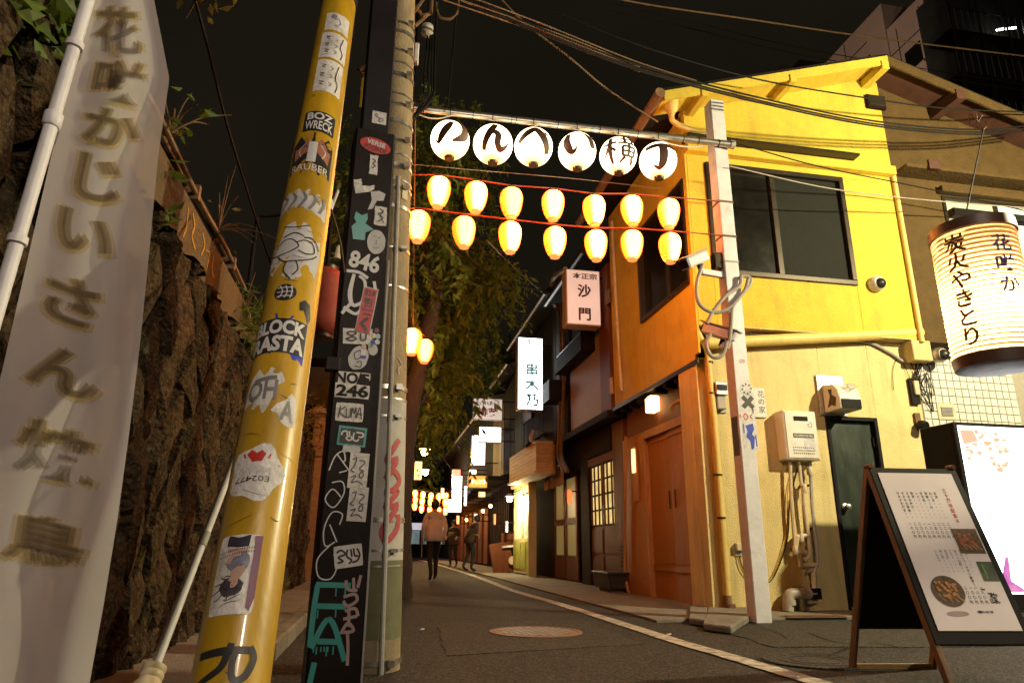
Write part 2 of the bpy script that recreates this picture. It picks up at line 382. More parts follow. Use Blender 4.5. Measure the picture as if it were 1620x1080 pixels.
# ------------------------------------------------------------------ lettering
_gc = {}
_fc = bpy.data.curves.new('lettering_source', 'FONT')
_fo = bpy.data.objects.new('lettering_source', _fc)
col.objects.link(_fo)
def glyph(s, bold=0.0, sub=0.0):
    key = (s, bold, sub)
    if key in _gc: return _gc[key]
    _fc.body = s; _fc.offset = bold; _fc.resolution_u = 3
    bpy.context.view_layer.update()
    me = bpy.data.meshes.new_from_object(_fo.evaluated_get(bpy.context.evaluated_depsgraph_get()))
    bm = bmesh.new(); bm.from_mesh(me); bpy.data.meshes.remove(me)
    bmesh.ops.remove_doubles(bm, verts=bm.verts, dist=1e-5)
    bmesh.ops.triangulate(bm, faces=bm.faces)
    if sub:
        for _ in range(5):
            ed = [e for e in bm.edges if e.calc_length() > sub]
            if not ed: break
            bmesh.ops.subdivide_edges(bm, edges=ed, cuts=1)
            bmesh.ops.triangulate(bm, faces=bm.faces)
    vs = [(v.co.x, v.co.y) for v in bm.verts]
    bm.verts.index_update()
    fs = [[v.index for v in f.verts] for f in bm.faces]
    bm.free()
    if vs:
        x0 = min(v[0] for v in vs); x1 = max(v[0] for v in vs); y0 = min(v[1] for v in vs); y1 = max(v[1] for v in vs)
    else: x0 = x1 = y0 = y1 = 0
    cx, cy = (x0+x1)/2, (y0+y1)/2
    _gc[key] = ([(x-cx, y-cy) for x, y in vs], fs, x1-x0, y1-y0)
    return _gc[key]
def put_text(mb, s, mapf, u=0, v=0, size=1.0, bold=0.0, vertical=False, pitch=1.0, sub=0.0, fit=None, h=0.0, sx=1.0):
    if vertical:
        n = len(s)
        for i, ch in enumerate(s):
            if ch in ' 　': continue
            vv = v + ((n - 1) / 2 - i) * size * pitch
            if ch in 'ー－…':
                vs, fs, w, hh = glyph('|', bold, sub)
                mb.add([mapf(u + a*size, vv + b*size*.7, h) for a, b in vs], fs); continue
            vs, fs, w, hh = glyph(ch, bold, sub)
            mb.add([mapf(u + a*size*sx, vv + b*size, h) for a, b in vs], fs)
    else:
        vs, fs, w, hh = glyph(s, bold, sub)
        k = size; ks = size * sx
        if fit:
            ks = fit[0] / max(w, 1e-6); k = fit[1] / max(hh, 1e-6)
        mb.add([mapf(u + a*ks, v + b*k, h) for a, b in vs], fs)
    return mb
def put_stroke(mb, pts, mapf, u=0, v=0, size=1.0, width=None, n=6, h=0.0, rot=0.0):
    pp = [Vector((q[0], q[1], (q[2] if len(q) > 2 else width))) for q in pts]
    sp = spline(pp, n) if len(pp) > 2 else [pp[0].lerp(pp[1], i/n) for i in range(n+1)]
    c, s_ = math.cos(rot), math.sin(rot); b = len(mb.v)
    for i, q in enumerate(sp):
        a = sp[max(i-1, 0)]; e = sp[min(i+1, len(sp)-1)]
        d = Vector((e.x-a.x, e.y-a.y)); d = d.normalized() if d.length > 1e-9 else Vector((1, 0))
        nn = Vector((-d.y, d.x)) * q.z / 2
        for sg in (1, 0, -1):
            x = q.x + nn.x*sg; y = q.y + nn.y*sg
            mb.v.append(Vector(mapf(u + (x*c - y*s_)*size, v + (x*s_ + y*c)*size, h)))
    for i in range(len(sp) - 1):
        mb.f.append([b+3*i, b+3*i+1, b+3*i+4, b+3*i+3]); mb.f.append([b+3*i+1, b+3*i+2, b+3*i+5, b+3*i+4]); mb.m += [0, 0]
    return mb
def put_patch(mb, outline, mapf, h=0.0, nu=10):
    """filled outline (u,v) laid on a surface: rings towards its centre so that it follows a curve"""
    c = Vector((sum(p[0] for p in outline)/len(outline), sum(p[1] for p in outline)/len(outline)))
    rings = 4; b = len(mb.v); n = len(outline)
    for k in range(rings):
        t = 1 - k / rings
        for p in outline:
            mb.v.append(Vector(mapf(c.x + (p[0]-c.x)*t, c.y + (p[1]-c.y)*t, h)))
    mb.v.append(Vector(mapf(c.x, c.y, h)))
    for k in range(rings - 1):
        for i in range(n):
            j = (i + 1) % n
            mb.f.append([b+k*n+i, b+k*n+j, b+(k+1)*n+j, b+(k+1)*n+i]); mb.m.append(0)
    for i in range(n):
        mb.f.append([b+(rings-1)*n+i, b+(rings-1)*n+(i+1) % n, b+rings*n]); mb.m.append(0)
    return mb
def rect(w, h, n=8, r=0.0, jit=0.0, u=0, v=0):
    pts = []
    cs = [(-w/2, -h/2), (w/2, -h/2), (w/2, h/2), (-w/2, h/2)]
    for i in range(4):
        a, b = cs[i], cs[(i+1) % 4]
        for k in range(n):
            t = k / n
            x = a[0]+(b[0]-a[0])*t; y = a[1]+(b[1]-a[1])*t
            if r:
                dx = max(0, abs(x)-(w/2-r)); dy = max(0, abs(y)-(h/2-r))
                if dx > 0 and dy > 0:
                    l = math.hypot(dx, dy)
                    if l > r: x -= math.copysign(dx*(1-r/l), x); y -= math.copysign(dy*(1-r/l), y)
            pts.append((u + x + rnd.uniform(-jit, jit), v + y + rnd.uniform(-jit, jit)))
    return pts
def oval(w, h, n=20, jit=0.0, u=0, v=0):
    return [(u + math.cos(2*math.pi*i/n)*(w/2+rnd.uniform(-jit, jit)), v + math.sin(2*math.pi*i/n)*(h/2+rnd.uniform(-jit, jit))) for i in range(n)]
def plane_map(o, ux, uy):
    o = Vector(o); ux = Vector(ux).normalized(); uy = Vector(uy).normalized(); n = ux.cross(uy).normalized()
    return lambda u, v, h=0.0: o + ux*u + uy*v + n*h

# ------------------------------------------------------------------ street lamps behind and beside the camera (they light the corner)
def street_lamp(loc, arm, h, watts, colr, label):
    t = thing('street_lamp', label, 'street lamp', loc, 'street lamps at the corner')
    x, y, _ = loc
    MB().lathe([(.11,0),(.11,.25),(.075,.3),(.055,h-.3),(.05,h)], 14, loc).build('post', M['grey_plastic'], t, 40)
    hx, hy = x + arm[0], y + arm[1]
    MB().tube(spline([(x,y,h-.35),(x+arm[0]*.3,y+arm[1]*.3,h+.05),(hx,hy,h+.08)], 6), .03, 8).build('arm', M['grey_plastic'], t, 40)
    MB().lathe([(.02,.16),(.12,.13),(.2,.02),(.21,0)][::-1], 16, (hx,hy,h-.03)).build('lamp_shade', M['grey_plastic'], t, 40)
    MB().lathe([(.001,-.10),(.07,-.08),(.11,-.03),(.11,0)], 14, (hx,hy,h-.035)).build('bulb', em('bulb_glass', colr, 9), t, 40)
    ld = bpy.data.lights.new('street_light', 'POINT'); ld.energy = watts; ld.color = colr; ld.shadow_soft_size = .09
    lo = bpy.data.objects.new('street_light', ld); lo.location = Vector((hx,hy,h-.26)) - Vector(loc); lo.parent = t; col.objects.link(lo)
    return t
street_lamp((9.0, 2.6, 0), (-.8, .5), 5.3, 2550, (1.0, .87, .53), 'grey street lamp right of the tiled wall lighting the yellow gable')
street_lamp((2.9, -3.6, 0), (-.9, .6), 4.6, 680, (1.0, .83, .66), 'grey street lamp behind the yellow tube lighting the menu board')

# ------------------------------------------------------------------ ground
g = MB().poly([(-300,-300,0),(300,-300,0),(300,600,0),(-300,600,0)]).build('ground', M['asphalt']); tag(g, kind='structure')
def sheet(name, pts, z, mat, th=.0):
    mb = MB()
    top = [Vector((x, y, z)) for x, y in pts]
    mb.prism([Vector((x, y, .0005)) for x, y in pts], (0, 0, z - .0005))
    o = mb.build(name, mat); tag(o, kind='structure'); return o
def wob(pts, n, j):
    out = []
    for i in range(len(pts)):
        a = Vector(pts[i]); b = Vector(pts[(i+1) % len(pts)])
        for k in range(n): 
            q = a.lerp(b, k/n)
            out.append((q.x + rnd.uniform(-j, j), q.y + rnd.uniform(-j, j)))
    return out
sheet('road_patch', wob([(.5,5.0),(2.05,5.4),(2.1,7.3),(.6,7.0)], 8, .012), .004, M['asphalt_patch'])
ap = sheet('pavement_apron', wob([(2.78,6.9),(3.3,7.0),(6.9,7.05),(6.9,7.85),(4.2,7.85),(4.2,46),(2.92,46),(2.80,20),(2.78,12)], 7, .012), .025, M['concrete'])
ap2 = sheet('pavement_patch', wob([(2.95,5.1),(4.8,4.9),(5.2,6.9),(4.2,6.95),(3.1,6.2)], 6, .03), .006, M['asphalt_patch'])
# cracks in the worn paving near the post
for pts in ([(1190,985),(1235,1003),(1245,1010)],[(1280,1000),(1310,1012),(1345,1018),(1350,1025)],[(1345,1020),(1320,1032),(1290,1034)],
            [(1380,1015),(1420,1022),(1450,1030)],[(1200,1040),(1206,1044),(1225,1050)]):
    q = [P(a, b, z=.0085) for a, b in pts]
    mb = MB(); path = spline([(v.x, v.y, rnd.uniform(.008, .02)) for v in q], 5)
    path = [Vector((v.x+rnd.uniform(-.012,.012), v.y+rnd.uniform(-.012,.012), v.z)) for v in path]
    put_stroke(mb, [(v.x, v.y, v.z) for v in path], lambda u, v, h=0: Vector((u, v, .0095)), n=2)
    tag(mb.build('paving_crack', M['black'], ap2))
# painted edge line
wl = [(2.46,2.2)] + [tuple(P(a, b, z=0))[:2] for a, b in ((1290,1080),(1160,1041),(1067,1014),(993,990),(879,954),(805,932),(750,911))] + [(2.5,30),(2.3,46)]
mb = MB(); pa = spline([(a, b, 0) for a, b in wl], 10)
L_, R_ = [], []
for i, q in enumerate(pa):
    d = (pa[min(i+1, len(pa)-1)] - pa[max(i-1, 0)]).normalized(); nn = Vector((-d.y, d.x, 0)) * .075
    L_.append(q + nn + Vector((rnd.uniform(-.005,.005), 0, .009))); R_.append(q - nn + Vector((rnd.uniform(-.005,.005), 0, .009)))
for i in range(len(pa) - 1): mb.add([L_[i], R_[i], R_[i+1], L_[i+1]], [(0,1,2,3)])
o = mb.build('road_edge_line', M['line_paint']); tag(o, kind='structure')

def manhole(c, r, label, mat, ribs=True):
    t = thing('manhole_cover', label, 'manhole cover', (c[0], c[1], 0))
    MB().lathe([(r*1.12,.0045),(r*1.12,.011),(r*1.02,.012),(r*1.01,.0065)], 40, c, cap=False).build('frame', M['rust'] if ribs else mat, t, 30)
    MB().lathe([(r,.003),(r,.010),(.001,.010)], 40, c).build('lid', mat, t, 30)
    mb = MB()
    if ribs:
        for k in range(-7, 8):
            for j in range(-7, 8):
                x, y = k*r*.13, j*r*.13
                if math.hypot(x, y) < r*.9 and (k + j) % 2 == 0:
                    mb.box(c[0]+x-r*.05, c[0]+x+r*.05, c[1]+y-r*.05, c[1]+y+r*.05, .0102, .0145)
        o = mb.build('tread', M['grey_plastic'], t)
    else:
        for rr in (.55, .8): mb.lathe([(r*rr,.0102),(r*rr,.013),(r*rr*.97,.013),(r*rr*.97,.0102)], 32, c, cap=False)
        o = mb.build('tread', mat, t)
    o['kind'] = 'stuff'
mc = P(848, 1000, z=0)
manhole((mc.x, mc.y, 0), .36, 'round iron manhole cover with raised treads in the lane', M['rust'])
mc = P(1290, 1046, z=0)
manhole((mc.x, mc.y, 0), .30, 'smooth concrete manhole lid near the menu board', M['asphalt_patch'], False)
# drain grate by the yellow wall
gc = P(1288, 975, z=.025)
t = thing('drain_grate', 'rusty drain grating in the paving below the grey waste pipe', 'drain grate', (gc.x, gc.y, .025))
mb = MB(); mb.box(gc.x-.36, gc.x+.36, gc.y-.1, gc.y+.1, .0255, .029); mb.build('frame', M['rust'], t)
for k in range(17):
    MB().box(gc.x-.33+k*.04, gc.x-.315+k*.04, gc.y-.085, gc.y+.085, .0292, .036).build('bar', M['rust'], t)
# loose kerb blocks at the foot of the post
for pts, h, lab in (([(1090,988),(1117,992),(1120,968),(1092,965)], .06, 'short broken kerb block at the corner of the yellow house'),
                    ([(1113,998),(1158,1004),(1186,985),(1182,968),(1122,966)], .065, 'low concrete step block at the foot of the white post')):
    q = [P(a, b, z=.0) for a, b in pts]
    o = MB().prism([Vector((v.x, v.y, .004)) for v in q], (0, 0, h)).build('kerb_block', M['concrete'], None, None, .012); tag(o, lab, 'kerb block')

# left pavement strip with kerb stones
KX = -.60
sheet('pavement_left', [(-1.22,-2),(KX-.1,-2),(KX-.1,30),(-1.22,30)], .11, M['concrete'])
kroot = tag(empty('kerb', (0,0,0)), kind='structure')
kp = MB().box(KX-.10, KX+.02, -.29, .29, 0, .13).build('kerb_stone', M['kerb'], kroot, None, .015)
for i in range(26):
    o = kp if i == 0 else kp.copy()
    if i: col.objects.link(o); o.parent = kroot
    o.location = (rnd.uniform(-.006,.006), .3 + i*.6, rnd.uniform(-.005,.004))

# ------------------------------------------------------------------ left retaining wall: pointed stones laid on edge
WX = -1.25
wt = thing('retaining_wall', 'tall brown retaining wall of pointed rough stones along the left side', 'wall', (WX, 2, 0))
MB().box(WX-1.2, WX-.055, -1.0, 15.5, 0, 2.33).build('mortar_bed', M['mortar'], wt)
a_, b_ = .175, .285
LP = {}
def lat(i, j):
    if (i, j) not in LP:
        LP[(i, j)] = (1.55 + i*a_ + rnd.uniform(-.04,.04), -.06 + j*b_ + rnd.uniform(-.065,.065))
    return LP[(i, j)]
MP = {}
def midp(p, q):
    k = (min(p, q), max(p, q))
    if k not in MP:
        a, b = lat(*p), lat(*q)
        MP[k] = ((a[0]+b[0])/2 + rnd.uniform(-.03,.03), (a[1]+b[1])/2 + rnd.uniform(-.03,.03))
    return MP[k]
ns = 0
for i in range(0, 64):
    for j in range(0, 10):
        if (i + j) % 2: continue
        cs = [(i-1,j),(i,j-1),(i+1,j),(i,j+1)]
        poly = []
        for k in range(4):
            poly.append(lat(*cs[k])); poly.append(midp(cs[k], cs[(k+1) % 4]))
        poly = [(y, min(max(z, .0), 2.34)) for y, z in poly]
        cy = sum(q[0] for q in poly)/8; cz = sum(q[1] for q in poly)/8
        if cy < 1.9 and cz < .0: continue
        out = rnd.uniform(.04, .10); ty, tz = rnd.uniform(-.3,.3), rnd.uniform(-.3,.3)
        mb = MB(); vs = []
        for sc, dx in ((.93,-.07),(.88,.012),(.78,.75*out),(.42,out)):
            for q in poly:
                dy, dz = (q[0]-cy)*sc, (q[1]-cz)*sc
                nn = noise.noise(Vector((q[0]*4+sc*3, q[1]*4, ns*.37)))
                x = WX + dx + (ty*dy + tz*dz)*.5*(1 if dx > .02 else 0) + nn*.035*(1 if dx > .0 else 0)
                vs.append((x, cy+dy+nn*.012, cz+dz+nn*.012))
        vs.append((WX + out + rnd.uniform(-.02,.03), cy+rnd.uniform(-.03,.03), cz+rnd.uniform(-.03,.03)))
        fs = [[k*8+m, k*8+(m+1) % 8, (k+1)*8+(m+1) % 8, (k+1)*8+m] for k in range(3) for m in range(8)]
        fs += [[24+m, 24+(m+1) % 8, 32] for m in range(8)]
        mb.add(vs, fs); mb.build('stone', M['stone'], wt, 18); ns += 1
MB().box(WX-.35, WX+.02, -1.0, 7.6, 2.335, 2.70).build('concrete_band', M['cap_concrete'], wt, None, .02)
mb = MB(); wm = plane_map((WX+.0225, 0, 0), (0,1,0), (0,0,1))
for pts in ([(3.95,2.62,.018),(3.97,2.5,.02),(3.94,2.42,.015)],[(4.05,2.63,.02),(4.12,2.58,.022),(4.1,2.5,.02),(4.2,2.46,.015)],
            [(4.3,2.62,.018),(4.38,2.57,.02),(4.34,2.48,.018)],[(4.42,2.55,.015),(4.52,2.57,.02),(4.5,2.44,.014)],[(4.62,2.6,.018),(4.64,2.5,.02),(4.7,2.47,.015)]):
    put_stroke(mb, pts, wm, h=.001)
mb.build('graffiti', M['spray_yellow'], wt)
# pipe rail on top of the wall
t = thing('pipe_rail', 'thin rusty double pipe running along the top of the retaining wall', 'pipe', (WX+.06, 3, 2.7))
MB().tube([(WX-.02, y, 2.80+.015*math.sin(y*3)) for y in [2.6+.25*i for i in range(13)]], .022, 8).build('upper_pipe', M['cable_tan'], t, 40)
MB().tube([(WX+.04, y, 2.745+.012*math.sin(y*4+1)) for y in [2.6+.25*i for i in range(13)]], .016, 8).build('lower_pipe', M['rust'], t, 40)
for y in (2.9, 4.0, 5.1): MB().box(WX-.05, WX+.06, y-.02, y+.02, 2.695, 2.79).build('bracket', M['rust'], t)

# ------------------------------------------------------------------ plants on the wall
def leaf_cloud(mb, c, rad, n, size, droop=0.2, seed=1, asp=.4, elong=(1,1,1)):
    r = random.Random(seed)
    for _ in range(n):
        d = Vector((r.gauss(0,1), r.gauss(0,1), r.gauss(0,1))); d.normalize()
        q = Vector(c) + Vector((d.x*rad*elong[0], d.y*rad*elong[1], d.z*rad*elong[2])) * (r.random()**.5)
        ax = Vector((r.gauss(0,1), r.gauss(0,1), r.gauss(0,.6)-droop)).normalized()
        sd = ax.cross(Vector((r.gauss(0,1), r.gauss(0,1), r.gauss(0,1)))).normalized()
        L = size * r.uniform(.6, 1.4); w = L*asp
        nn = ax.cross(sd)*L*.12
        mb.add([q, q+ax*L*.45+sd*w*.5+nn, q+ax*L, q+ax*L*.45-sd*w*.5+nn], [(0,1,2,3)])
def bush(name, label, c, rad, n, size, mat, twigs=10, asp=.45, elong=(1,1,1), droop=.2, seed=1, cat='plant', tl=1.4):
    t = thing(name, label, cat, c, 'plants growing on the retaining wall')
    r = random.Random(seed); mb = MB(); lv = MB()
    for _ in range(twigs):
        d = Vector((r.uniform(-.5,1)*elong[0], r.gauss(0,.9)*elong[1], r.uniform(-.1,1.0)*elong[2])).normalized()
        e = Vector(c) + d*rad*r.uniform(.7,tl)
        m = Vector(c).lerp(e, .5) + Vector((0,0,rad*.15))
        mb.tube(spline([c, m, e], 4), [.006,.0055,.005,.0048,.0045,.004,.0035,.003,.002][:9], 4, True)
    mb.build('stems', M['twig'], t)
    leaf_cloud(lv, c, rad, n, size, droop, seed+5, asp, elong)
    o = lv.build('foliage', mat, t); o['kind'] = 'stuff'
    return t
c = P(265, 245, x=WX+.05); bush('climbing_vine', 'twiggy vine with a few green leaves rising from the wall top beside the banner', (c.x, c.y, 2.78), .26, 26, .085, M['leaf'], 12, seed=3)
c = P(345, 365, x=WX+.05); bush('climbing_vine', 'sparse dry vine with bare twigs on the middle of the pipe rail', (c.x, c.y, 2.76), .26, 16, .06, M['leaf_dry'], 16, seed=4, tl=2.0)
c = P(258, 345, x=WX+.05); bush('fern', 'small green fern sprouting from the wall joint beside the banner', (c.x, c.y, c.z), .07, 18, .07, M['leaf'], 4, seed=9, droop=-.4)
c = P(385, 495, x=WX); bush('grass_clump', 'shaggy clump of grass on the wall top behind the yellow tube', (c.x, c.y, 2.52), .42, 420, .17, M['leaf'], 12, .10, (.8,1.3,.8), .1, seed=6)
c = P(480, 690, x=WX); bush('grass_clump', 'dry shrub on the far wall top between yellow tube and black pole', (c.x, c.y, 2.55), .5, 420, .13, M['leaf_dry'], 16, .2, (1,1.6,.9), seed=7)
c = P(442, 955, x=WX+.12); bush('grass_clump', 'small tuft of weeds at the foot of the stone wall', (c.x, c.y, .16), .16, 60, .16, M['leaf_dry'], 5, .1, (.6,1,1.2), -.5, seed=8)
c = P(320, 15, y=3.2); bush('overhanging_branch', 'yellow-green leaves hanging in at the top left above the banner', (c.x, c.y, c.z+.12), .2, 34, .07, M['leaf_dry'], 8, .5, (1.5,1,.7), .5, seed=12)
c = P(110, 25, x=WX+.05); bush('ivy', 'dark ivy over the top left corner of the stone wall', (c.x, c.y, c.z), .55, 420, .08, M['leaf'], 10, .7, (.25,1.2,.9), .5, seed=13)

# ------------------------------------------------------------------ yellow corner house (gable towards the camera)
XS, YF, YU = 3.82, 7.80, 7.62          # street plane, ground-floor front, upper-floor front
XM = 7.02                               # where the yellow half meets the brown half
HB = 10.9                               # back of the house along the lane
RX, RZ, EX, EZ = 6.86, 7.56, 3.30, 6.43 # ridge and street eave (underside of the roof)
YR = 7.20
SL = (RZ - EZ) / (RX - EX)
def roof_z(x): return RZ - abs(x - RX) * SL
H = thing('yellow_house', 'bright yellow two-storey corner house with dark window and gable roof', 'house', (XS, YF, 0))
# upper gable wall built round the window opening
wa = P(1114, 256, y=YU); wb_ = P(1328, 283, y=YU); wc = P(1351, 452, y=YU)
wx0, wx1, wz0, wz1 = wa.x, wb_.x + .03, wc.z, (wa.z + wb_.z) / 2
mb = MB(); zb = P(1280, 524, y=YU).z
D = .16
def slab(x0, x1, z0, z1): mb.box(x0, x1, YU, YU+D, z0, z1)
slab(XS, wx0, zb, wz1); slab(wx1, XM, zb, wz1); slab(wx0, wx1, zb, wz0)
top = lambda x: roof_z(x) + .02
mb.prism([(XS,YU,wz1),(XM,YU,wz1),(XM,YU,top(XM)),(RX,YU,top(RX)),(XS,YU,top(XS))], (0, D, 0))
mb.build('gable_wall', M['yellow_up'], H, None, .006)
# street side upper wall round its window
sy0, sy1 = P(1092, 400, x=XS).y, P(1014, 450, x=XS).y
sz0, sz1 = P(1013, 515, x=XS).z, 5.55
mb = MB(); zs = 3.0
SY0 = YU + D + .002
for (y0, y1, z0, z1) in ((SY0, sy0, zs, 6.55), (sy1, HB, zs, 6.55), (sy0, sy1, zs, sz0), (sy0, sy1, sz1, 6.55)):
    mb.box(XS, XS+.14, y0, y1, z0, z1)
mb.build('street_wall_upper', M['yellow_up'], H, None, .005)
MB().box(XS+.15, XM, YU+D+.05, HB, 3.05, 6.4).build('upper_core', M['black'], H)
# ground floor front wall with the door opening
dx0, dx1, dz1 = P(1305,660,y=YF).x, P(1386,660,y=YF).x, 2.36
mb = MB()
mb.box(XS+.005, dx0, YF, YF+.2, 0, zb+.1); mb.box(dx1, XM, YF, YF+.2, 0, zb+.1); mb.box(dx0, dx1, YF, YF+.2, dz1, zb+.1)
mb.build('front_wall', M['yellow_low'], H, None, .005)
MB().box(XS+.5, XM, YF+.45, HB, 0, 3.0).build('ground_core', M['black'], H)
# soffit under the front overhang and under the street overhang
MB().box(XS+.003, XM, YU+.003, YF, zb-.012, zb+.02).build('front_soffit', M['yellow_low'], H)
mb = MB(); mb.box(XS+.02, XS+.6, YF+.22, HB+.1, 2.955, 2.995); mb.build('street_soffit', M['timber'], H)
for k in range(8):
    y = YF + .3 + k*.36
    MB().box(XS+.03, XS+.58, y, y+.07, 2.87, 2.953).build('soffit_joist', M['timber'], H)
MB().box(XS-.012, XS-.002, YF-.1, HB+.1, 2.94, 3.0).build('drip_edge', M['frame_bronze'], H)
# roof
mb = MB()
for sgn in (1,):
    mb.prism([(EX,YR,EZ),(RX,YR,RZ),(RX,YR,RZ+.10),(EX,YR,EZ+.10)], (0, HB-YR+.1, 0))
rf = mb.build('roof', M['roof_dark'], H)
mb = MB(); mb.prism([(EX+.05,YR-.03,EZ-.09),(RX,YR-.03,RZ-.10),(RX,YR-.03,RZ+.045),(EX+.05,YR-.03,EZ+.055)], (0, .028, 0)); mb.build('rake_board', M['yellow_up'], H)
mb = MB(); mb.prism([(EX+.06,YR,EZ-.025),(RX-.01,YR,RZ-.025),(RX-.01,YR,RZ-.004),(EX+.06,YR,EZ-.004)], (0, YU-YR-.003, 0)); mb.build('rake_soffit', M['yellow_up'], H)
for px in (1245, 1108):
    q = P(px, 130 if px > 1200 else 165, y=YR+.1); x = q.x
    MB().box(x-.045, x+.045, YR-.05, YU, roof_z(x)-.15, roof_z(x)-.03).build('purlin_end', M['yellow_up'], H, None, .006)
MB().box(RX-.13, RX-.012, YR-.05, YU, RZ-.20, RZ-.07).build('ridge_beam', M['yellow_up'], H, None, .006)
# eaves gutter, hopper and swan-neck down to the wall
MB().tube([(EX-.02, YR-.06, EZ+.0), (EX-.02, HB+.1, EZ+.0)], .07, 10).build('gutter', M['rust'], H, 40)
hp = P(1062, 170, y=YU-.25)
MB().lathe([(.05,-.10),(.09,-.02),(.10,.09),(.085,.10)], 10, hp).build('rain_hopper', M['pipe_yellow'], H, 40)
MB().tube(spline([hp+Vector((0,0,-.08)), hp+Vector((.02,.02,-.2)), P(1085,203,y=YU-.14), P(1120,215,y=YU-.1), P(1128,222,y=YU-.05)], 5), .038, 10).build('rain_pipe', M['pipe_yellow'], H, 40)
# ledge over the window
za = P(1075, 212, y=YU-.2).z
MB().box(XS-.06, P(1358,240,y=YU-.22).x, YU-.24, YU-.002, za-.02, za+.015).build('window_canopy', M['frame_bronze'], H)
MB().box(XS-.03, XM-.02, YU-.11, YU-.002, za-.16, za-.024).build('canopy_board', M['yellow_up'], H, None, .01)
# big dark window
W = empty('window', (0,0,0)); W.parent = H
fr = MB(); t_ = .07
for (x0,x1,z0,z1) in ((wx0,wx1,wz0,wz0+t_),(wx0,wx1,wz1-t_,wz1),(wx0,wx0+t_,wz0+t_+.002,wz1-t_-.002),(wx1-t_,wx1,wz0+t_+.002,wz1-t_-.002)):
    fr.box(x0,x1,YU-.035,YU+.11,z0,z1)
W_ = fr.build('window', M['frame_bronze'], H, None, .006)
bpy.data.objects.remove(W)
mx_ = P(1232, 380, y=YU).x
MB().box(mx_-.035, mx_+.035, YU+.0, YU+.06, wz0+t_+.001, wz1-t_-.001).build('meeting_stile', M['frame_bronze'], W_)
MB().box(wx0+t_+.001, mx_-.037, YU+.045, YU+.055, wz0+t_+.001, wz1-t_-.001).build('pane', M['glass_dark'], W_)
MB().box(mx_+.037, wx1-t_-.001, YU+.025, YU+.035, wz0+t_+.001, wz1-t_-.001).build('pane', M['glass_frost'], W_)
# street side window
fr = MB(); t_ = .06
for (y0,y1,z0,z1) in ((sy0,sy1,sz0,sz0+t_),(sy0,sy1,sz1-t_,sz1),(sy0,sy0+t_,sz0+t_+.002,sz1-t_-.002),(sy1-t_,sy1,sz0+t_+.002,sz1-t_-.002)):
    fr.box(XS-.05,XS+.1,y0,y1,z0,z1)
W2 = fr.build('window', M['frame_bronze'], H, None, .005)
sm = sy0 + (sy1-sy0)*.45
MB().box(XS+.0, XS+.05, sm-.03, sm+.03, sz0+t_+.001, sz1-t_-.001).build('meeting_stile', M['frame_bronze'], W2)
MB().box(XS+.03, XS+.04, sy0+t_+.001, sm-.032, sz0+t_+.001, sz1-t_-.001).build('pane', M['glass_dark'], W2)
MB().box(XS+.04, XS+.05, sm+.032, sy1-t_-.001, sz0+t_+.001, sz1-t_-.001).build('pane', M['glass_dark'], W2)
# pipes on the front
a, b = P(1118, 543, y=YF-.12), P(1456, 526, y=YF-.12)
MB().tube([a, b], .075, 12).build('waste_pipe', M['pipe_yellow'], H, 40)
MB().tube(spline([P(1185,528,y=YF-.03), P(1320,537,y=YF-.03), P(1372,541,y=YF-.03), P(1408,558,y=YF-.03), P(1432,572,y=YF-.03), P(1455,560,y=YF-.03), P(1500,548,y=YF-.03)], 6), .022, 8).build('cable_conduit', M['grey_plastic'], H, 40)
MB().tube([(XM-.02, YU-.03, za-.05), (XM-.02, YU-.03, zb-.05)], .035, 10).build('corner_pipe', M['pipe_yellow'], H, 40)
MB().box(P(1425,545,y=YF).x, XM+.12, YU-.02, YF+.1, zb-.30, zb-.02).build('beam_end', M['yellow_low'], H, None, .01)
cx = P(1150, 950, y=YF-.05).x
MB().tube([(cx,YF-.07,.19),(cx,YF-.07,2.2),(cx-.02,YF-.07,3.1),(cx-.16,YF-.06,3.42)], .045, 12).build('downpipe', M['pipe_yellow'], H, 40)
MB().tube(spline([(cx,YF-.07,.2),(cx,YF-.08,.1),(cx+.02,YF-.14,.07)],4), .05, 10).build('downpipe_shoe', M['rust'], H, 40)
for z in (1.05, 1.55, 2.55, 2.95): MB().tube([(cx,YF-.07,z),(cx,YF-.07,z+.02)], .052, 12).build('pipe_clip', M['frame_bronze'], H, 40)
# metal back door
DO = MB().box(dx0+.055, dx1-.055, YF+.05, YF+.09, .05, dz1-.055).build('door', pm('door_green', (.018,.026,.020), (.034,.045,.034), 5, .35, metal=.3, dirt=(.30,.30,.18), dscale=3.2, damt=.7, dlo=.57, stretch=(1.6,1,.55)), H, None, .006)
fr = MB(); fr.box(dx0,dx0+.05,YF-.02,YF+.1,0,dz1); fr.box(dx1-.05,dx1,YF-.02,YF+.1,0,dz1); fr.box(dx0+.052,dx1-.052,YF-.02,YF+.1,dz1-.05,dz1); fr.box(dx0+.052,dx1-.052,YF-.01,YF+.1,0,.045)
fr.build('door_frame', M['black'], DO, None, .004)
k = P(1341, 801, y=YF)
MB().lathe([(.045,0),(.045,.012),(.02,.02),(.02,.05),(.036,.06),(.036,.085),(.02,.095)], 14, (k.x, YF+.048, k.z), Matrix.Rotation(R(90), 3, 'X')).build('door_knob', M['steel'], DO, 40)
for z in (.5, 2.05): MB().box(dx1-.075, dx1-.052, YF+.02, YF+.048, z-.06, z+.06).build('hinge', M['black'], DO)
for k in range(4): MB().box(dx1-.26, dx1-.1, YF+.04, YF+.049, .42+k*.05, .44+k*.05).build('louvre', M['black'], DO)
MB().box(dx0+.02, dx1-.02, YF-.1, YF-.022, .025, .06).build('door_sill', M['concrete'], H)
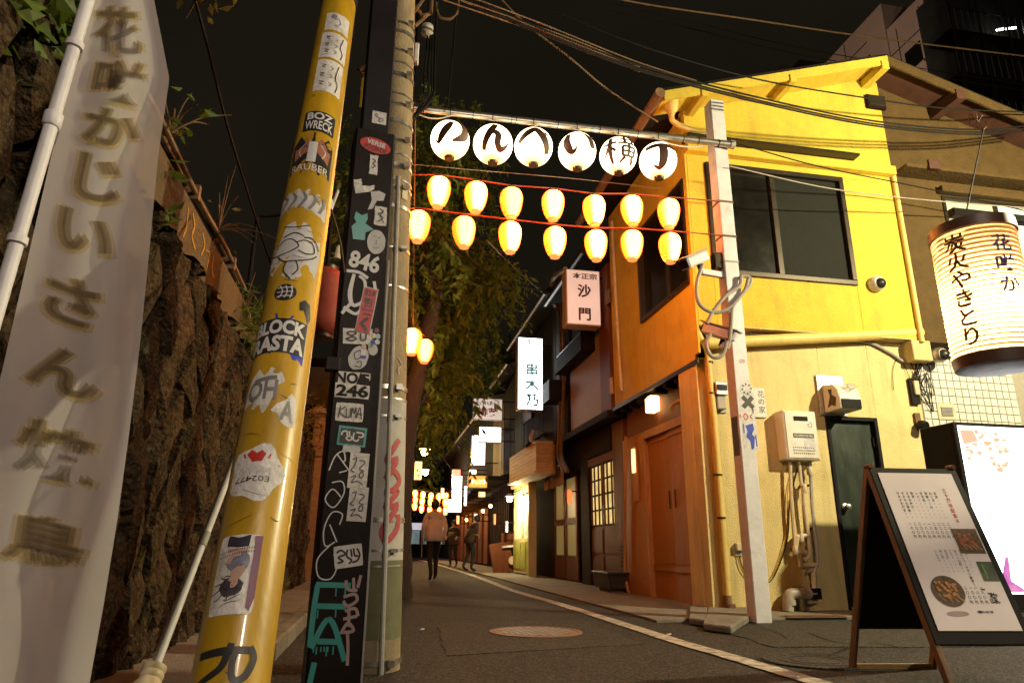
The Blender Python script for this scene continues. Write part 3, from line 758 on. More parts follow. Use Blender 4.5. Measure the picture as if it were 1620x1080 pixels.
# louvre vent under the ridge
va, vb = P(1367,152,y=YU), P(1399,176,y=YU)
V = MB(); V.box(va.x, vb.x, YU-.05, YU-.002, vb.z, va.z); V = V.build('gable_vent', M['timber'], H)
for k in range(3):
    z = vb.z + (va.z-vb.z)*(.15+.27*k); MB().obox(((va.x+vb.x)/2, YU-.055, z+.02), ((vb.x-va.x)/2-.02,0,0), (0,.02,-.015), (0,.003,.006)).build('louvre', M['frame_bronze'], V)
# orange plank doors to the lane
XD = 4.02
y0, y1 = P(1106, 800, x=XD).y, P(1026, 800, x=XD).y
E_ = H
MB().box(XS, XD+.1, YF+.205, y0-.06, 0, 2.95).build('corner_pier', M['yellow_low'], H, None, .005)
MB().box(XD-.03, XD+.12, y0-.055, y0, 0, 2.42).build('door_post', M['timber_orange'], E_)
MB().box(XD-.03, XD+.12, y1, y1+.07, 0, 2.42).build('door_post', M['timber_orange'], E_)
MB().box(XD-.03, XD+.12, y0+.002, y1-.002, 2.34, 2.46).build('door_lintel', M['timber_orange'], E_)
MB().box(XD+.0, XD+.12, y0-.05, HB, 2.465, 2.95).build('lintel_wall', M['timber_red'], E_)
ym = (y0+y1)/2
for (a, b, dxx) in ((y0+.004, ym+.02, 0), (ym+.022, y1-.004, .03)):
    L = MB().box(XD+dxx+.02, XD+dxx+.045, a, b, .02, 2.335).build('sliding_door', M['timber_orange'], E_)
    mb = MB()
    n = 26
    for k in range(n):
        yy = a + .06 + (b-a-.12)*k/(n-1); mb.box(XD+dxx+.008, XD+dxx+.0195, yy-.011, yy+.011, .50, 2.24)
    o = mb.build('ribbing', M['timber_orange'], L); o['kind'] = 'stuff'
    MB().box(XD+dxx+.004, XD+dxx+.0195, a, b, .40, .485).build('rail', M['timber_orange'], L)
    MB().box(XD+dxx+.004, XD+dxx+.0195, a, b, 2.25, 2.333).build('rail', M['timber_orange'], L)
    MB().box(XD+dxx+.0, XD+dxx+.0075, b-.16 if dxx == 0 else a+.1, b-.13 if dxx == 0 else a+.13, 1.25, 1.5).build('pull', M['black'], L)
MB().box(XD-.02, XD+.16, y1+.075, HB+.2, 0, 2.46).build('lane_wall', M['timber_orange'], H, None, .005)
MB().tube(spline([(XD-.1,YF+.24,2.62),(XD-.16,YF+.8,2.60),(XD-.15,YF+.9,2.52)],4), .03, 8).build('canopy_log', M['timber_pale'], H, 40)
# corner trim between front and street walls
MB().box(XS-.03, XS-.004, YU+.0, YU+.10, 3.05, 6.35).build('corner_trim', M['yellow_up'], H)

# ------------------------------------------------------------------ brown half of the pair
BH = thing('brown_house', 'dark brown stucco half of the gabled pair with white tiled ground floor', 'house', (XM, YF, 0))
X2 = 11.5
mb = MB(); bz = P(1460, 540, y=YU+.06).z
bw0, bw1 = P(1488, 310, y=YU+.06), P(1500, 450, y=YU+.06)
Y2 = YU + .06
mb.box(XM+.002, bw0.x, Y2, Y2+.12, bz, bw0.z); mb.box(bw0.x, X2, Y2, Y2+.12, bz, 4.2)
mb.prism([(XM+.002,Y2,bw0.z),(X2,Y2,bw0.z),(X2,Y2,roof_z(X2)+.02),(XM+.002,Y2,roof_z(XM)+.02)], (0,.12,0))
mb.build('gable_wall', M['brown_up'], BH)
MB().box(XM+.01, X2, Y2+.5, HB, 0, 5.9).build('core', M['black'], BH)
mb = MB(); mb.prism([(RX+.003,YR,RZ),(X2+.5,YR,roof_z(X2+.5)),(X2+.5,YR,roof_z(X2+.5)+.1),(RX+.003,YR,RZ+.1)], (0, HB-YR, 0)); mb.build('roof', M['roof_dark'], BH)
mb = MB(); mb.prism([(RX+.004,YR-.03,RZ-.11),(X2+.5,YR-.03,roof_z(X2+.5)-.11),(X2+.5,YR-.03,roof_z(X2+.5)+.045),(RX+.004,YR-.03,RZ+.045)], (0,.028,0)); mb.build('rake_board', M['brown_up'], BH)
mb = MB(); mb.prism([(RX+.01,YR,RZ-.025),(X2+.4,YR,roof_z(X2+.4)-.025),(X2+.4,YR,roof_z(X2+.4)-.004),(RX+.01,YR,RZ-.004)], (0,Y2-YR-.003,0)); mb.build('rake_soffit', M['red_brown'], BH)
x = P(1520,172,y=YR).x; MB().box(x-.07, x+.07, YR-.05, Y2, roof_z(x)-.19, roof_z(x)-.03).build('purlin_end', M['red_brown'], BH)
# upper ledges and lit frosted window
e0 = P(1418, 258, y=Y2-.25)
MB().box(XM+.06, X2, Y2-.28, Y2-.002, e0.z-.05, e0.z-.0).build('window_canopy', M['brown_up'], BH)
MB().box(P(1470,268,y=Y2-.3).x, P(1488,268,y=Y2-.3).x, Y2-.32, Y2-.285, e0.z-.06, e0.z+.08).build('bracket', M['red_brown'], BH)
MB().box(bw0.x-.06, X2, Y2-.12, Y2-.002, bw0.z+.02, bw0.z+.12).build('window_ledge', M['brown_up'], BH, None, .01)
fr = MB(); fr.box(bw0.x, bw0.x+.05, Y2-.02, Y2+.08, 4.2, bw0.z); fr.box(bw0.x+.052, X2, Y2-.02, Y2+.08, bw0.z-.05, bw0.z); fr.box(bw0.x+.052, X2, Y2-.02, Y2+.08, 4.2, 4.26)
W3 = fr.build('window', M['frame_bronze'], BH)
ms = P(1576, 330, y=Y2).x
MB().box(ms-.03, ms+.03, Y2, Y2+.05, 4.262, bw0.z-.052).build('meeting_stile', M['frame_bronze'], W3)
MB().box(bw0.x+.052, ms-.032, Y2+.03, Y2+.04, 4.262, bw0.z-.052).build('pane', em('pane_lit', (.42,.42,.22), .55, (.3,.32,.25), (.28,.30,.15), 60), W3)
MB().box(ms+.032, X2-.1, Y2+.02, Y2+.03, 4.262, bw0.z-.052).build('pane', em('pane_bright', (.85,.80,.50), .9, (.3,.32,.25), (.7,.66,.4), 30), W3)
# dark beam over the tiles
MB().box(XM+.13, X2, YF-.12, YF+.1, bz-.16, bz-.002).build('beam', M['timber'], BH)
# tiled ground-floor wall
TW = MB().box(XM+.003, X2, YF+.0, YF+.15, 0, bz-.162).build('tiled_wall', M['grout'], BH)
tw, th = .108, .108
tp = MB().box(0, tw-.012, -.012, .0, 0, th-.012).build('tile', M['tile_white'], TW, None, .003, local=True)
first = True
for i in range(14):
    for j in range(20):
        x = XM + .012 + i*tw; z = bz - .17 - (j+1)*th
        if x > P(1625, 600, y=YF).x or z < 1.0: continue
        q = Vector((x+tw/2, YF, z+th/2))
        o = tp if first else tp.copy()
        if not first: col.objects.link(o); o.parent = TW
        first = False
        o.location = Vector((x, YF-.001, z)) - wloc(TW)

# ------------------------------------------------------------------ things fixed to the front wall
# water heater
h0, h1 = P(1237, 648, y=YF-.2), P(1299, 728, y=YF-.2)
hx0, hx1, hz0, hz1 = h0.x, h1.x, h1.z, h0.z
t = thing('water_heater', 'cream gas water heater box with vents and pipes on the yellow wall', 'water heater', ((hx0+hx1)/2, YF, hz0))
MB().box(hx0, hx1, YF-.2, YF-.004, hz0, hz1).build('casing', M['cream_metal'], t, None, .012)
MB().box(hx0+.02, hx1-.02, YF-.212, YF-.2015, hz0+.02, hz1-.02).build('front_cover', M['cream_metal'], t, None, .006)
w = hx1-hx0; hh = hz1-hz0
MB().box(hx0+w*.30, hx1-w*.28, YF-.222, YF-.2125, hz1-.13, hz1-.075).build('flue_slot', M['black'], t, None, .01)
mb = MB()
for i in range(11):
    for j in range(3): mb.box(hx0+w*.2+i*w*.058, hx0+w*.2+i*w*.058+.014, YF-.2135, YF-.2122, hz0+.07+j*.035, hz0+.084+j*.035)
o = mb.build('vent_holes', M['black'], t); o['kind'] = 'stuff'
fm = plane_map(((hx0+hx1)/2, YF-.2125, (hz0+hz1)/2), (1,0,0), (0,0,1))
put = MB(); put_patch(put, rect(w*.62, .055, u=.02, v=-.01), fm, .001); st = put.build('sticker', M['ink'], t)
mb = MB(); put_text(mb, 'YOU KNOW ME WELL', fm, .02, -.01, fit=(w*.57, .032), bold=.01, h=.002); mb.build('lettering', M['ink_white'], st)
put = MB(); put_patch(put, rect(w*.32, .15, u=-w*.14, v=-.13), fm, .001); put.build('sticker', M['paper_white'], t)
put = MB(); put_patch(put, rect(w*.34, .16, u=w*.2, v=-.12), fm, .001); put.build('sticker', M['paper_grey'], t)
put = MB(); put_patch(put, oval(.09,.12, u=w*.27, v=.13), fm, .001); st = put.build('sticker', M['paper_white'], t)
mb = MB(); put_stroke(mb, [(.0,.04,.01),(.03,.0,.01),(.0,-.03,.01),(-.03,.0,.01),(0,.01,.008)], fm, w*.27, .13, h=.002); mb.build('print', M['ink_grey'], st)
yp = YF-.09
def pipe(name, pts, r, mat, par, sm=True, yy=yp, n=8):
    return MB().tube([P(a, b, y=yy) for a, b in pts] if not sm else spline([P(a, b, y=yy) for a, b in pts], 4), r, n).build(name, mat, par, 40)
pipe('gas_pipe', [(1250,730),(1252,790),(1258,868)], .022, M['pvc_cream'], t)
pipe('water_pipe', [(1264,730),(1267,760),(1271,775),(1273,800),(1279,846)], .022, M['pvc_cream'], t)
pipe('drain_hose', [(1281,728),(1283,760),(1285,800),(1290,850),(1293,885),(1290,898),(1277,904)], .022, M['pvc_grey'], t)
for (a, b) in ((1281,745),(1272,772),(1258,870),(1267,850)): 
    q = P(a, b, y=yp); MB().lathe([(.03,-.05),(.036,-.03),(.036,.03),(.03,.05)], 10, q).build('pipe_joint', M['pvc_cream'], t, 40)
pipe('pipe_loop', [(1259,868),(1261,852),(1263,848),(1278,848),(1280,862),(1281,875),(1276,884),(1272,886)], .026, M['pvc_cream'], t)
pipe('pipe_loop', [(1259,868),(1262,874),(1276,873)], .028, M['pvc_cream'], t, False)
pipe('pipe_loop', [(1264,873),(1266,893),(1290,893),(1287,905)], .030, M['pvc_cream'], t, False)
pipe('drop_pipe', [(1287,905),(1289,935),(1290,948),(1282,951),(1276,951)], .032, M['pvc_cream'], t)
q0, q1 = P(1252, 927, y=YF-.02), P(1281, 963, y=YF-.02)
MB().box(q0.x, q1.x, YF-.03, YF-.003, max(.03, q1.z), q0.z).build('backing_plate', M['grey_plastic'], t)
MB().tube(spline([P(1247,966,y=yp-.03), P(1247,950,y=yp-.03), P(1249,941,y=yp-.03), P(1256,938,y=yp-.03), P(1288,938,y=yp-.03)], 4), .062, 12).build('waste_elbow', M['pvc_grey'], t, 40)
for s_ in (1249, 1277):
    q = P(s_, 952 if s_ < 1260 else 938, y=yp-.03)
    MB().lathe([(.07,-.03),(.07,.03)], 12, q, None if s_ < 1260 else Matrix.Rotation(R(90),3,'Y')).build('pipe_collar', M['pvc_grey'], t, 40)
q = P(1269, 957, y=yp); MB().tube([(q.x, yp, .03), (q.x, yp, .16)], .03, 10).build('stub_pipe', M['pvc_cream'], t, 40)
q = P(1285, 938, y=yp); MB().box(q.x-.06, q.x+.06, yp-.09, yp+.0, q.z-.06, q.z+.06).build('junction', M['black'], t)
for (a,b) in ((1258,868),(1281,768),(1287,836),(1272,768)): 
    q = P(a, b, y=YF-.03); MB().box(q.x-.045, q.x-.02, YF-.08, YF-.003, q.z-.012, q.z+.012).build('pipe_clip', M['frame_bronze'], t)

# range hood
q0, q1 = P(1300, 600, y=YF-.02), P(1362, 600, y=YF-.3)
hx0, hx1 = P(1298,620,y=YF).x, P(1356,620,y=YF-.3).x
z0, z1 = P(1310,646,y=YF-.3).z, P(1310,604,y=YF-.3).z
t = thing('vent_hood', 'white curved extractor hood on the yellow wall above the door', 'vent hood', ((hx0+hx1)/2, YF, z0))
MB().box(hx0-.06, hx1+.02, YF-.035, YF-.003, z0-.03, z1+.16).build('backing_plate', M['steel'], t, None, .004)
prof = [(YF-.04,z0),(YF-.36,z0),(YF-.36,z0+.14),(YF-.33,z0+.25),(YF-.24,z0+.33),(YF-.04,z0+.36)]
hb_ = MB().prism([(hx0,y,z) for y, z in prof], (hx1-hx0,0,0)).build('hood', M['cream_metal'], t, 20, .008)
MB().box(hx0+.02, hx1-.02, YF-.375, YF-.3605, z0+.01, z0+.12).build('outlet', M['black'], t)
mb = MB(); fm = plane_map(((hx0+hx1)/2+.03, YF-.335, z0+.255), (1,0,0), (0,.35,.9))
for k in range(6): put_stroke(mb, [(rnd.uniform(-.13,.1), rnd.uniform(-.03,.06), .006), (rnd.uniform(-.1,.1), rnd.uniform(-.03,.06), .008), (rnd.uniform(-.1,.13), rnd.uniform(-.03,.06), .006)], fm, h=.03+.0004*k)
mb.build('doodle', M['ink_grey'], t)
mb = MB(); sm_ = plane_map((hx0-.002, YF-.2, z0+.17), (0,-1,0), (0,0,1))
put_patch(mb, [(-.09,-.12),(.0,-.1),(.07,-.13),(.1,-.02),(.02,.03),(.03,.1),(-.05,.11),(-.02,.02)], sm_, .001); mb.build('doodle', M['ink_brown'], t)

# electricity meter, nameplate, outlet and loose wires
q = P(1134, 628, y=YF)
t = thing('electric_meter', 'small grey meter box on the yellow wall beside the corner downpipe', 'meter', (q.x, YF, q.z))
MB().box(q.x-.08, q.x+.10, YF-.03, YF-.003, q.z-.2, q.z+.18).build('backing_board', M['grey_plastic'], t)
MB().box(q.x-.075, q.x+.085, YF-.14, YF-.032, q.z+.0, q.z+.17).build('meter_case', M['steel'], t, None, .012)
MB().box(q.x-.06, q.x+.07, YF-.152, YF-.1405, q.z+.06, q.z+.13).build('dial', M['glass_dark'], t)
MB().box(q.x-.055, q.x+.065, YF-.11, YF-.032, q.z-.17, q.z-.005).build('terminal_cover', M['grey_plastic'], t, None, .01)
q = P(1199, 636, y=YF)
t = thing('nameplate', 'white nameplate with brushed characters half behind the white post', 'sign', (q.x, YF, q.z))
MB().box(q.x-.12, q.x+.09, YF-.03, YF-.003, q.z-.2, q.z+.18).build('plate', M['paper_white'], t, None, .006)
mb = MB(); put_text(mb, '花の家', plane_map((q.x+.03, YF-.031, q.z), (1,0,0), (0,0,1)), 0, 0, .095, .008, True, 1.05, h=.001); mb.build('lettering', M['ink'], t)
q = P(1167, 866, y=YF)
t = thing('wall_outlet', 'cream weatherproof outlet low on the yellow wall with two wires', 'outlet', (q.x, YF, q.z))
MB().box(q.x-.045, q.x+.05, YF-.02, YF-.003, q.z-.09, q.z+.05).build('plate', M['grey_plastic'], t)
MB().box(q.x-.045, q.x+.055, YF-.07, YF-.021, q.z-.035, q.z+.055).build('cover', M['pvc_cream'], t, None, .008)
for (pts, mt) in (([(1169,878),(1176,900),(1190,918),(1214,922),(1230,900),(1246,850),(1250,790),(1262,740)],'cable'), ([(1167,878),(1174,902),(1190,916),(1212,920),(1229,896),(1244,840),(1246,780),(1255,738)],'tube_yellow')):
    pipe('wire', pts, .006, M[mt], t, yy=YF-.012 if mt == 'cable' else YF-.022, n=6)

# dome cameras
def dome_cam(px, py, y, label, mat):
    q = P(px, py, y=y)
    t = thing('dome_camera', label, 'security camera', (q.x, y, q.z), 'dome cameras on the house fronts')
    rot = Matrix.Rotation(R(90), 3, 'X')
    MB().lathe([(.105,.002),(.11,.04),(.10,.085),(.075,.12)], 20, (q.x, y, q.z), rot).build('housing', mat, t, 40)
    MB().lathe([(.075,.118),(.07,.13),(.045,.16),(.001,.172)], 16, (q.x+.008, y, q.z-.012), rot).build('dome', M['tube_black'], t, 40)
dome_cam(1383, 451, YU, 'white dome camera on the yellow wall right of the dark window', M['white_metal'])
dome_cam(1482, 563, YF-.14, 'steel dome camera under the dark beam above the tiles', M['steel'])
# box, small camera and vent on the tiles
q = P(1443, 619, y=YF)
t = thing('junction_box', 'narrow black junction box with tan cover at the edge of the tiles', 'junction box', (q.x, YF, q.z))
MB().box(q.x-.06, q.x+.06, YF-.05, YF-.015, q.z-.18, q.z+.17).build('back_box', M['black'], t)
MB().box(q.x-.02, q.x+.055, YF-.085, YF-.051, q.z-.06, q.z+.13).build('cover', M['pvc_cream'], t, None, .006)
for k in range(5):
    pts = [Vector((q.x+rnd.uniform(.0,.3), YF-.04, q.z+rnd.uniform(-.35,.5))) for _ in range(4)]
    MB().tube(spline([q+Vector((0,-.05,.1))]+pts, 5), .006, 5).build('loose_wire', M['cable'], t)
MB().tube(spline([q+Vector((-.02,-.03,.15)), q+Vector((-.12,-.02,.45)), q+Vector((-.25,-.02,.3)), q+Vector((-.3,-.02,.0))], 6), .004, 5).build('loose_wire', M['cable'], t)
q = P(1450, 668, y=YF)
t = thing('wall_spotlight', 'small black spotlight at the left edge of the tiled wall', 'lamp', (q.x, YF, q.z))
MB().box(q.x-.04, q.x+.04, YF-.04, YF-.014, q.z-.02, q.z+.12).build('mount', M['cable_tan'], t)
MB().lathe([(.035,0),(.06,.03),(.062,.12),(.05,.13)], 12, (q.x-.01, YF-.04, q.z-.03), Matrix.Rotation(R(110),3,'X')).build('head', M['black'], t, 40)
a, b = P(1479,638,y=YF), P(1512,665,y=YF)
t = thing('tile_vent', 'square louvred vent grille set in the white tiles', 'vent', ((a.x+b.x)/2, YF, b.z))
MB().box(a.x, b.x, YF-.03, YF-.014, b.z, a.z).build('frame', M['pvc_cream'], t, None, .005)
MB().box(a.x+.05, b.x-.05, YF-.032, YF-.0305, b.z+.05, a.z-.05).build('shadow_gap', M['black'], t)
for k in range(7):
    z = b.z+.055+(a.z-b.z-.11)*k/6; MB().box(a.x+.05, b.x-.05, YF-.042, YF-.033, z-.006, z+.006).build('louvre', M['grey_plastic'], t)
# satellite dish behind the hanging lantern
q = P(1560, 372, y=YU-.4)
t = thing('satellite_dish', 'tan dish on the brown wall behind the big lantern', 'dish', (q.x, YU-.3, q.z))
MB().lathe([(.001,.0),(.2,.03),(.33,.10),(.34,.11),(.33,.115),(.001,.02)], 24, (q.x,YU-.3,q.z), Matrix.Rotation(R(80),3,'X')).build('reflector', pm('dish', (.28,.17,.10),(.34,.21,.13), 5, .6), t, 40)
MB().tube([(q.x, YU-.28, q.z), (q.x, YU+.06, q.z-.1)], .02, 8).build('bracket', M['steel'], t)

# ------------------------------------------------------------------ white square post
pb = P(1204, 985, z=0)
PX, PY, PW = pb.x, pb.y+.02, .088
t = POST = thing('white_post', 'tall white square post with stickers standing by the yellow house', 'post', (PX, PY, 0))
pz = 6.08
MB().box(PX-PW, PX+PW, PY-PW, PY+PW, .0, pz).build('post_shaft', M['white_metal'], t, None, .008)
MB().box(PX-PW-.004, PX+PW+.004, PY-PW-.004, PY+PW+.004, 3.88, 3.9).build('joint_band', M['grey_plastic'], t)
q = P(1151, 416, y=PY); MB().box(PX-PW-.10, PX-PW-.003, PY-.06, PY+.06, q.z-.1, q.z+.1).build('junction_box', M['frame_bronze'], t, None, .008)
fm = lambda px, py: plane_map(P(px, py, y=PY-PW), (1,0,0), (0,0,1))
def post_sticker(px, py, w, h, mat, draw=None, shape='rect'):
    m = fm(px, py); mb = MB(); put_patch(mb, rect(w, h) if shape == 'rect' else oval(w, h), m, .002)
    st = mb.build('sticker', mat, t)
    if draw: draw(m, st)
def ln(mb, m, pts, w=.012, h=.003): put_stroke(mb, pts, m, width=w, h=h)
def dr_dots(m, st):
    mb = MB()
    for k in range(8): ln(mb, m, [(.045*math.cos(k*.785), .045*math.sin(k*.785)), (.06*math.cos(k*.785+.2), .06*math.sin(k*.785+.2))], .018, .003+.0002*k)
    mb.build('print', M['ink'], st)
post_sticker(1181, 615, .15, .15, M['paper_white'], dr_dots, 'oval')
def dr_x(m, st):
    mb = MB(); ln(mb, m, [(-.06,.06),(.06,-.06)], .05); ln(mb, m, [(-.06,-.06),(.06,.06)], .05, .0035); ln(mb, m, [(.05,-.05),(.05,-.12)], .014, .004); mb.build('print', M['ink'], st)
post_sticker(1183, 636, .17, .19, M['paper_white'], dr_x)
def dr_r(m, st):
    mb = MB(); ln(mb, m, [(-.05,.0),(-.03,.035),(.0,.0),(-.03,-.035),(-.05,.0)], .012); ln(mb, m, [(-.09,.02),(-.085,-.01)], .01, .0033); ln(mb, m, [(.05,.03),(.03,.0),(.05,-.02)], .012, .0036); mb.build('print', M['ink_red'], st)
post_sticker(1183, 659, .17, .075, M['paper_white'], dr_r)
def dr_b(m, st):
    mb = MB(); put_patch(mb, [(-.05,.1),(.04,.13),(.05,.06),(.01,.02),(.05,-.02),(.03,-.14),(.0,-.16),(-.01,-.06),(-.05,-.02),(-.03,.04)], m, .003)
    ln(mb, m, [(-.07,.12),(-.07,.02)], .012, .004); ln(mb, m, [(.06,.0),(.065,-.12)], .012, .0043); mb.build('print', M['ink_blue'], st)
post_sticker(1187, 688, .17, .33, M['paper_white'], dr_b)
def dr_s(m, st):
    mb = MB(); put_text(mb, 'OO', m, fit=(.06,.04), h=.003); mb.build('print', M['ink_red'], st)
post_sticker(1174, 571, .07, .045, M['paper_white'], dr_s, 'oval')
m = plane_map((PX-PW, PY, P(1172,690,y=PY).z), (0,-1,0), (0,0,1)); mb = MB(); put_patch(mb, rect(.13,.42,jit=.006), m, .002); mb.build('sticker', M['ink'], t)

# bullet cameras on the post
def bullet_cam(c, aim, label, arm_to):
    t = thing('bullet_camera', label, 'security camera', c, 'bullet cameras on the white post')
    c = Vector(c); d = Vector(aim).normalized(); s_ = d.cross(Vector((0,0,1))).normalized(); u = s_.cross(d)
    MB().obox(c, s_*.075, d*.21, u*.06).build('body', M['white_metal'], t, None, .02)
    MB().obox(c+u*.072+d*.02, s_*.085, d*.24, u*.008).build('sunshield', M['grey_plastic'], t, None, .004)
    MB().obox(c+d*.215, s_*.06, d*.004, u*.048).build('front_window', M['glass_dark'], t)
    MB().tube([c-d*.05-u*.06, c-d*.05-u*.14], .025, 8).build('swivel', M['black'], t, 40)
    MB().bar(c-d*.05-u*.15, arm_to, .05, .07).build('mounting_arm', M['white_metal'], t, None, .006)
    return t
c1 = P(1098, 412, y=PY-.1)
bullet_cam(c1, (-.75,-.35,-.45), 'larger white bullet camera on an arm off the white post', Vector((PX-PW-.003, PY-.03, P(1150,438,y=PY).z)))
c2 = P(1140, 527, y=PY+.05)
bullet_cam(c2, (-.45,.55,.35), 'smaller bullet camera low on the white post facing up', Vector((PX-PW-.003, PY+.02, P(1160,545,y=PY).z)))
hs = thing('camera_cable', 'grey coiled cable looping between the cameras and the white post', 'cable', (PX, PY, 3.4))
for pts in ([(1112,418),(1102,450),(1106,480),(1128,494),(1152,488),(1172,468),(1187,448),(1184,438),(1172,437)],
            [(1184,440),(1178,460),(1160,484),(1157,510),(1154,540),(1150,552)],
            [(1172,437),(1170,452),(1150,466),(1130,490),(1118,512)],
            [(1124,528),(1117,545),(1124,562),(1137,565),(1146,556),(1150,540)]):
    MB().tube(spline([P(a, b, y=PY-.13) for a, b in pts], 6), .022, 8).build('hose', M['cable_grey'], hs, 40)

# ------------------------------------------------------------------ yellow guy-wire guard tube (leans away towards the utility pole)
TA = PD(365, 1080, 1.35); TB = PD(537, 4, 3.14); TR = .075
axis = (TB - TA).normalized()
base = TA - axis * (TA.z / axis.z)
t = TUBE = thing('guy_wire_guard', 'leaning yellow plastic guy-wire tube covered with stickers', 'pole', base)
TL = (TB - base).length
e1 = (CAMP - (TA+TB)/2); e1 = (e1 - axis*e1.dot(axis)).normalized(); e2 = axis.cross(e1).normalized()
if (CAM_ROT.transposed() @ e2).x < 0: e2 = -e2
mb = MB(); n = 48; rows = 24
for i in range(rows+1):
    for k in range(n):
        a = 2*math.pi*k/n; mb.v.append(base + axis*(TL*i/rows) + (e1*math.cos(a)+e2*math.sin(a))*TR)
for i in range(rows):
    for k in range(n):
        k2 = (k+1) % n; mb.f.append([i*n+k, i*n+k2, (i+1)*n+k2, (i+1)*n+k]); mb.m.append(0)
mb.build('tube', M['tube_yellow'], t, 60)
MB().tube([TB-axis*.035, TB+axis*.012], TR*1.07, 40).build('cap', M['tube_black'], t, 40)
gtop = TB + axis * 6.2
MB().tube([TB, gtop], .007, 6).build('guy_wire', M['steel'], t)
def tube_hit(px, py):
    r = ray(px, py).normalized(); o = CAMP - base
    rp = r - axis*r.dot(axis); op = o - axis*o.dot(axis)
    A = rp.dot(rp); B = 2*rp.dot(op); C = op.dot(op) - TR*TR; D_ = B*B - 4*A*C
    tt = (-B - math.sqrt(max(D_, 0)))/(2*A)
    q = o + r*tt; s_ = q.dot(axis); w = q - axis*s_
    return s_, math.atan2(w.dot(e2), w.dot(e1)), tt
def tube_map(px, py, rot=0.0):
    s0, th0, tt = tube_hit(px, py); c, s_ = math.cos(rot), math.sin(rot)
    def f(u, v, h=0.0):
        uu = u*c - v*s_; vv = u*s_ + v*c
        th = th0 + uu/TR
        return base + axis*(s0+vv) + (e1*math.cos(th)+e2*math.sin(th))*(TR+.0008+h)
    return f
def tsize(px, y0, y1):
    return abs(tube_hit(px, y0)[0]-tube_hit(px, y1)[0])
def tpx(px, py, w):
    return w * depth_of(base + axis*tube_hit(px, py)[0]) / FPX
def tsticker(px, y0, y1, wpx, mat, shape='rect', rot=0.0, jit=0.0, r=0.0, outline=None):
    cy = (y0+y1)/2; h = tsize(px, y0, y1); w = tpx(px, cy, wpx)
    m = tube_map(px, cy, rot); mb = MB()
    if outline: ol = [(a*w, b*h) for a, b in outline]
    else: ol = rect(w, h, 9, r, jit) if shape == 'rect' else oval(w, h, 24, jit)
    put_patch(mb, ol, m, 0.0)
    return mb.build('sticker', mat, t, 60), m, w, h
SUB = .12
# top small sticker, two tag stickers
st, m, w, h = tsticker(535, 22, 50, 38, M['paper_white'])
mb = MB(); put_stroke(mb, [(-.2*w,.25*h,.004),(-.1*w,.1*h,.005),(.0,.2*h,.004),(.1*w,-.1*h,.006),(-.1*w,-.25*h,.004),(.2*w,-.3*h,.004)], m, h=.0006); put_patch(mb, oval(.25*w,.25*h, u=-.18*w, v=.28*h), m, .0009); mb.build('print', M['ink_slate'], st, 60)
for y0, y1, px in ((52, 93, 529), (94, 146, 521)):
    st, m, w, h = tsticker(px, y0, y1, 43, M['paper_white'])
    mb = MB()
    for k, (uu, vv) in enumerate(((-.25,.28),(-.27,.0),(-.25,-.26))):
        put_stroke(mb, [(uu*w-.008,vv*h+.012,.0035),(uu*w+.008,vv*h+.008,.0035),(uu*w-.004,vv*h-.004,.0035),(uu*w+.008,vv*h-.012,.0035)], m, h=.0006+.0002*k)
    put_stroke(mb, [(.3*w,.4*h,.004),(.22*w,.0,.004),(.33*w,-.2*h,.004),(.28*w,-.42*h,.004)], m, h=.0014)
    mb.build('print', M['ink'], st, 60)
    mb = MB()
    for k in range(3): put_stroke(mb, [(.0,(.3-.25*k)*h,.003),(.1*w,(.24-.25*k)*h,.004),(.02*w,(.17-.25*k)*h,.003)], m, h=.0006+.0002*k)
    mb.build('print', M['ink_slate'], st, 60)
# black lettered stickers
st, m, w, h = tsticker(506, 176, 208, 50, M['ink'], r=.006)
mb = MB(); put_text(mb, 'BOZ', m, 0, .25*h, fit=(.80*w,.36*h), bold=.03, sub=SUB, h=.0006); put_text(mb, 'WRECK', m, 0, -.2*h, fit=(.86*w,.42*h), bold=.02, sub=SUB, h=.0006); mb.build('lettering', M['ink_white'], st, 60)
st, m, w, h = tsticker(494, 208, 272, 66, M['ink'], outline=[(-.5,-.5),(-.2,-.52),(.2,-.52),(.5,-.5),(.5,-.1),(.5,.25),(.35,.42),(.0,.5),(-.35,.42),(-.5,.25),(-.5,-.1)])
mb = MB(); put_patch(mb, [(-.4*w,-.2*h),(-.44*w,.1*h),(-.2*w,.36*h),(.2*w,.36*h),(.44*w,.1*h),(.4*w,-.2*h),(.22*w,.0),(-.22*w,.0)], m, .0006); mb.build('print', pm('print_rust', (.28,.10,.06), (.36,.14,.09), 20, .5), st, 60)
mb = MB(); put_text(mb, '1', m, 0, .0, fit=(.2*w,.5*h), bold=.03, sub=SUB, h=.0012); put_text(mb, 'RAUBER', m, 0, -.38*h, fit=(.86*w,.16*h), sub=SUB, h=.0012)
for sg in (-1, 1): put_stroke(mb, [(sg*.16*w,.2*h,.003),(sg*.3*w,.05*h,.003),(sg*.24*w,-.12*h,.003)], m, h=.0014)
mb.build('lettering', M['ink_white'], st, 60)
# torn grey band
st, m, w, h = tsticker(478, 298, 336, 82, M['paper_grey'], outline=[(-.5,-.42),(-.3,-.36),(-.1,-.3),(.1,-.34),(.3,-.42),(.5,-.5),(.52,.0),(.45,.3),(.3,.42),(.1,.5),(-.1,.5),(-.3,.42),(-.46,.3),(-.5,.0)])
mb = MB()
for k in range(5): put_stroke(mb, [((-.45+.2*k)*w,-.3*h,.008),((-.3+.18*k)*w,.1*h,.010),((-.4+.2*k)*w,.35*h,.006)], m, h=.0006+.0002*k)
mb.build('print', M['ink_grey'], st, 60)
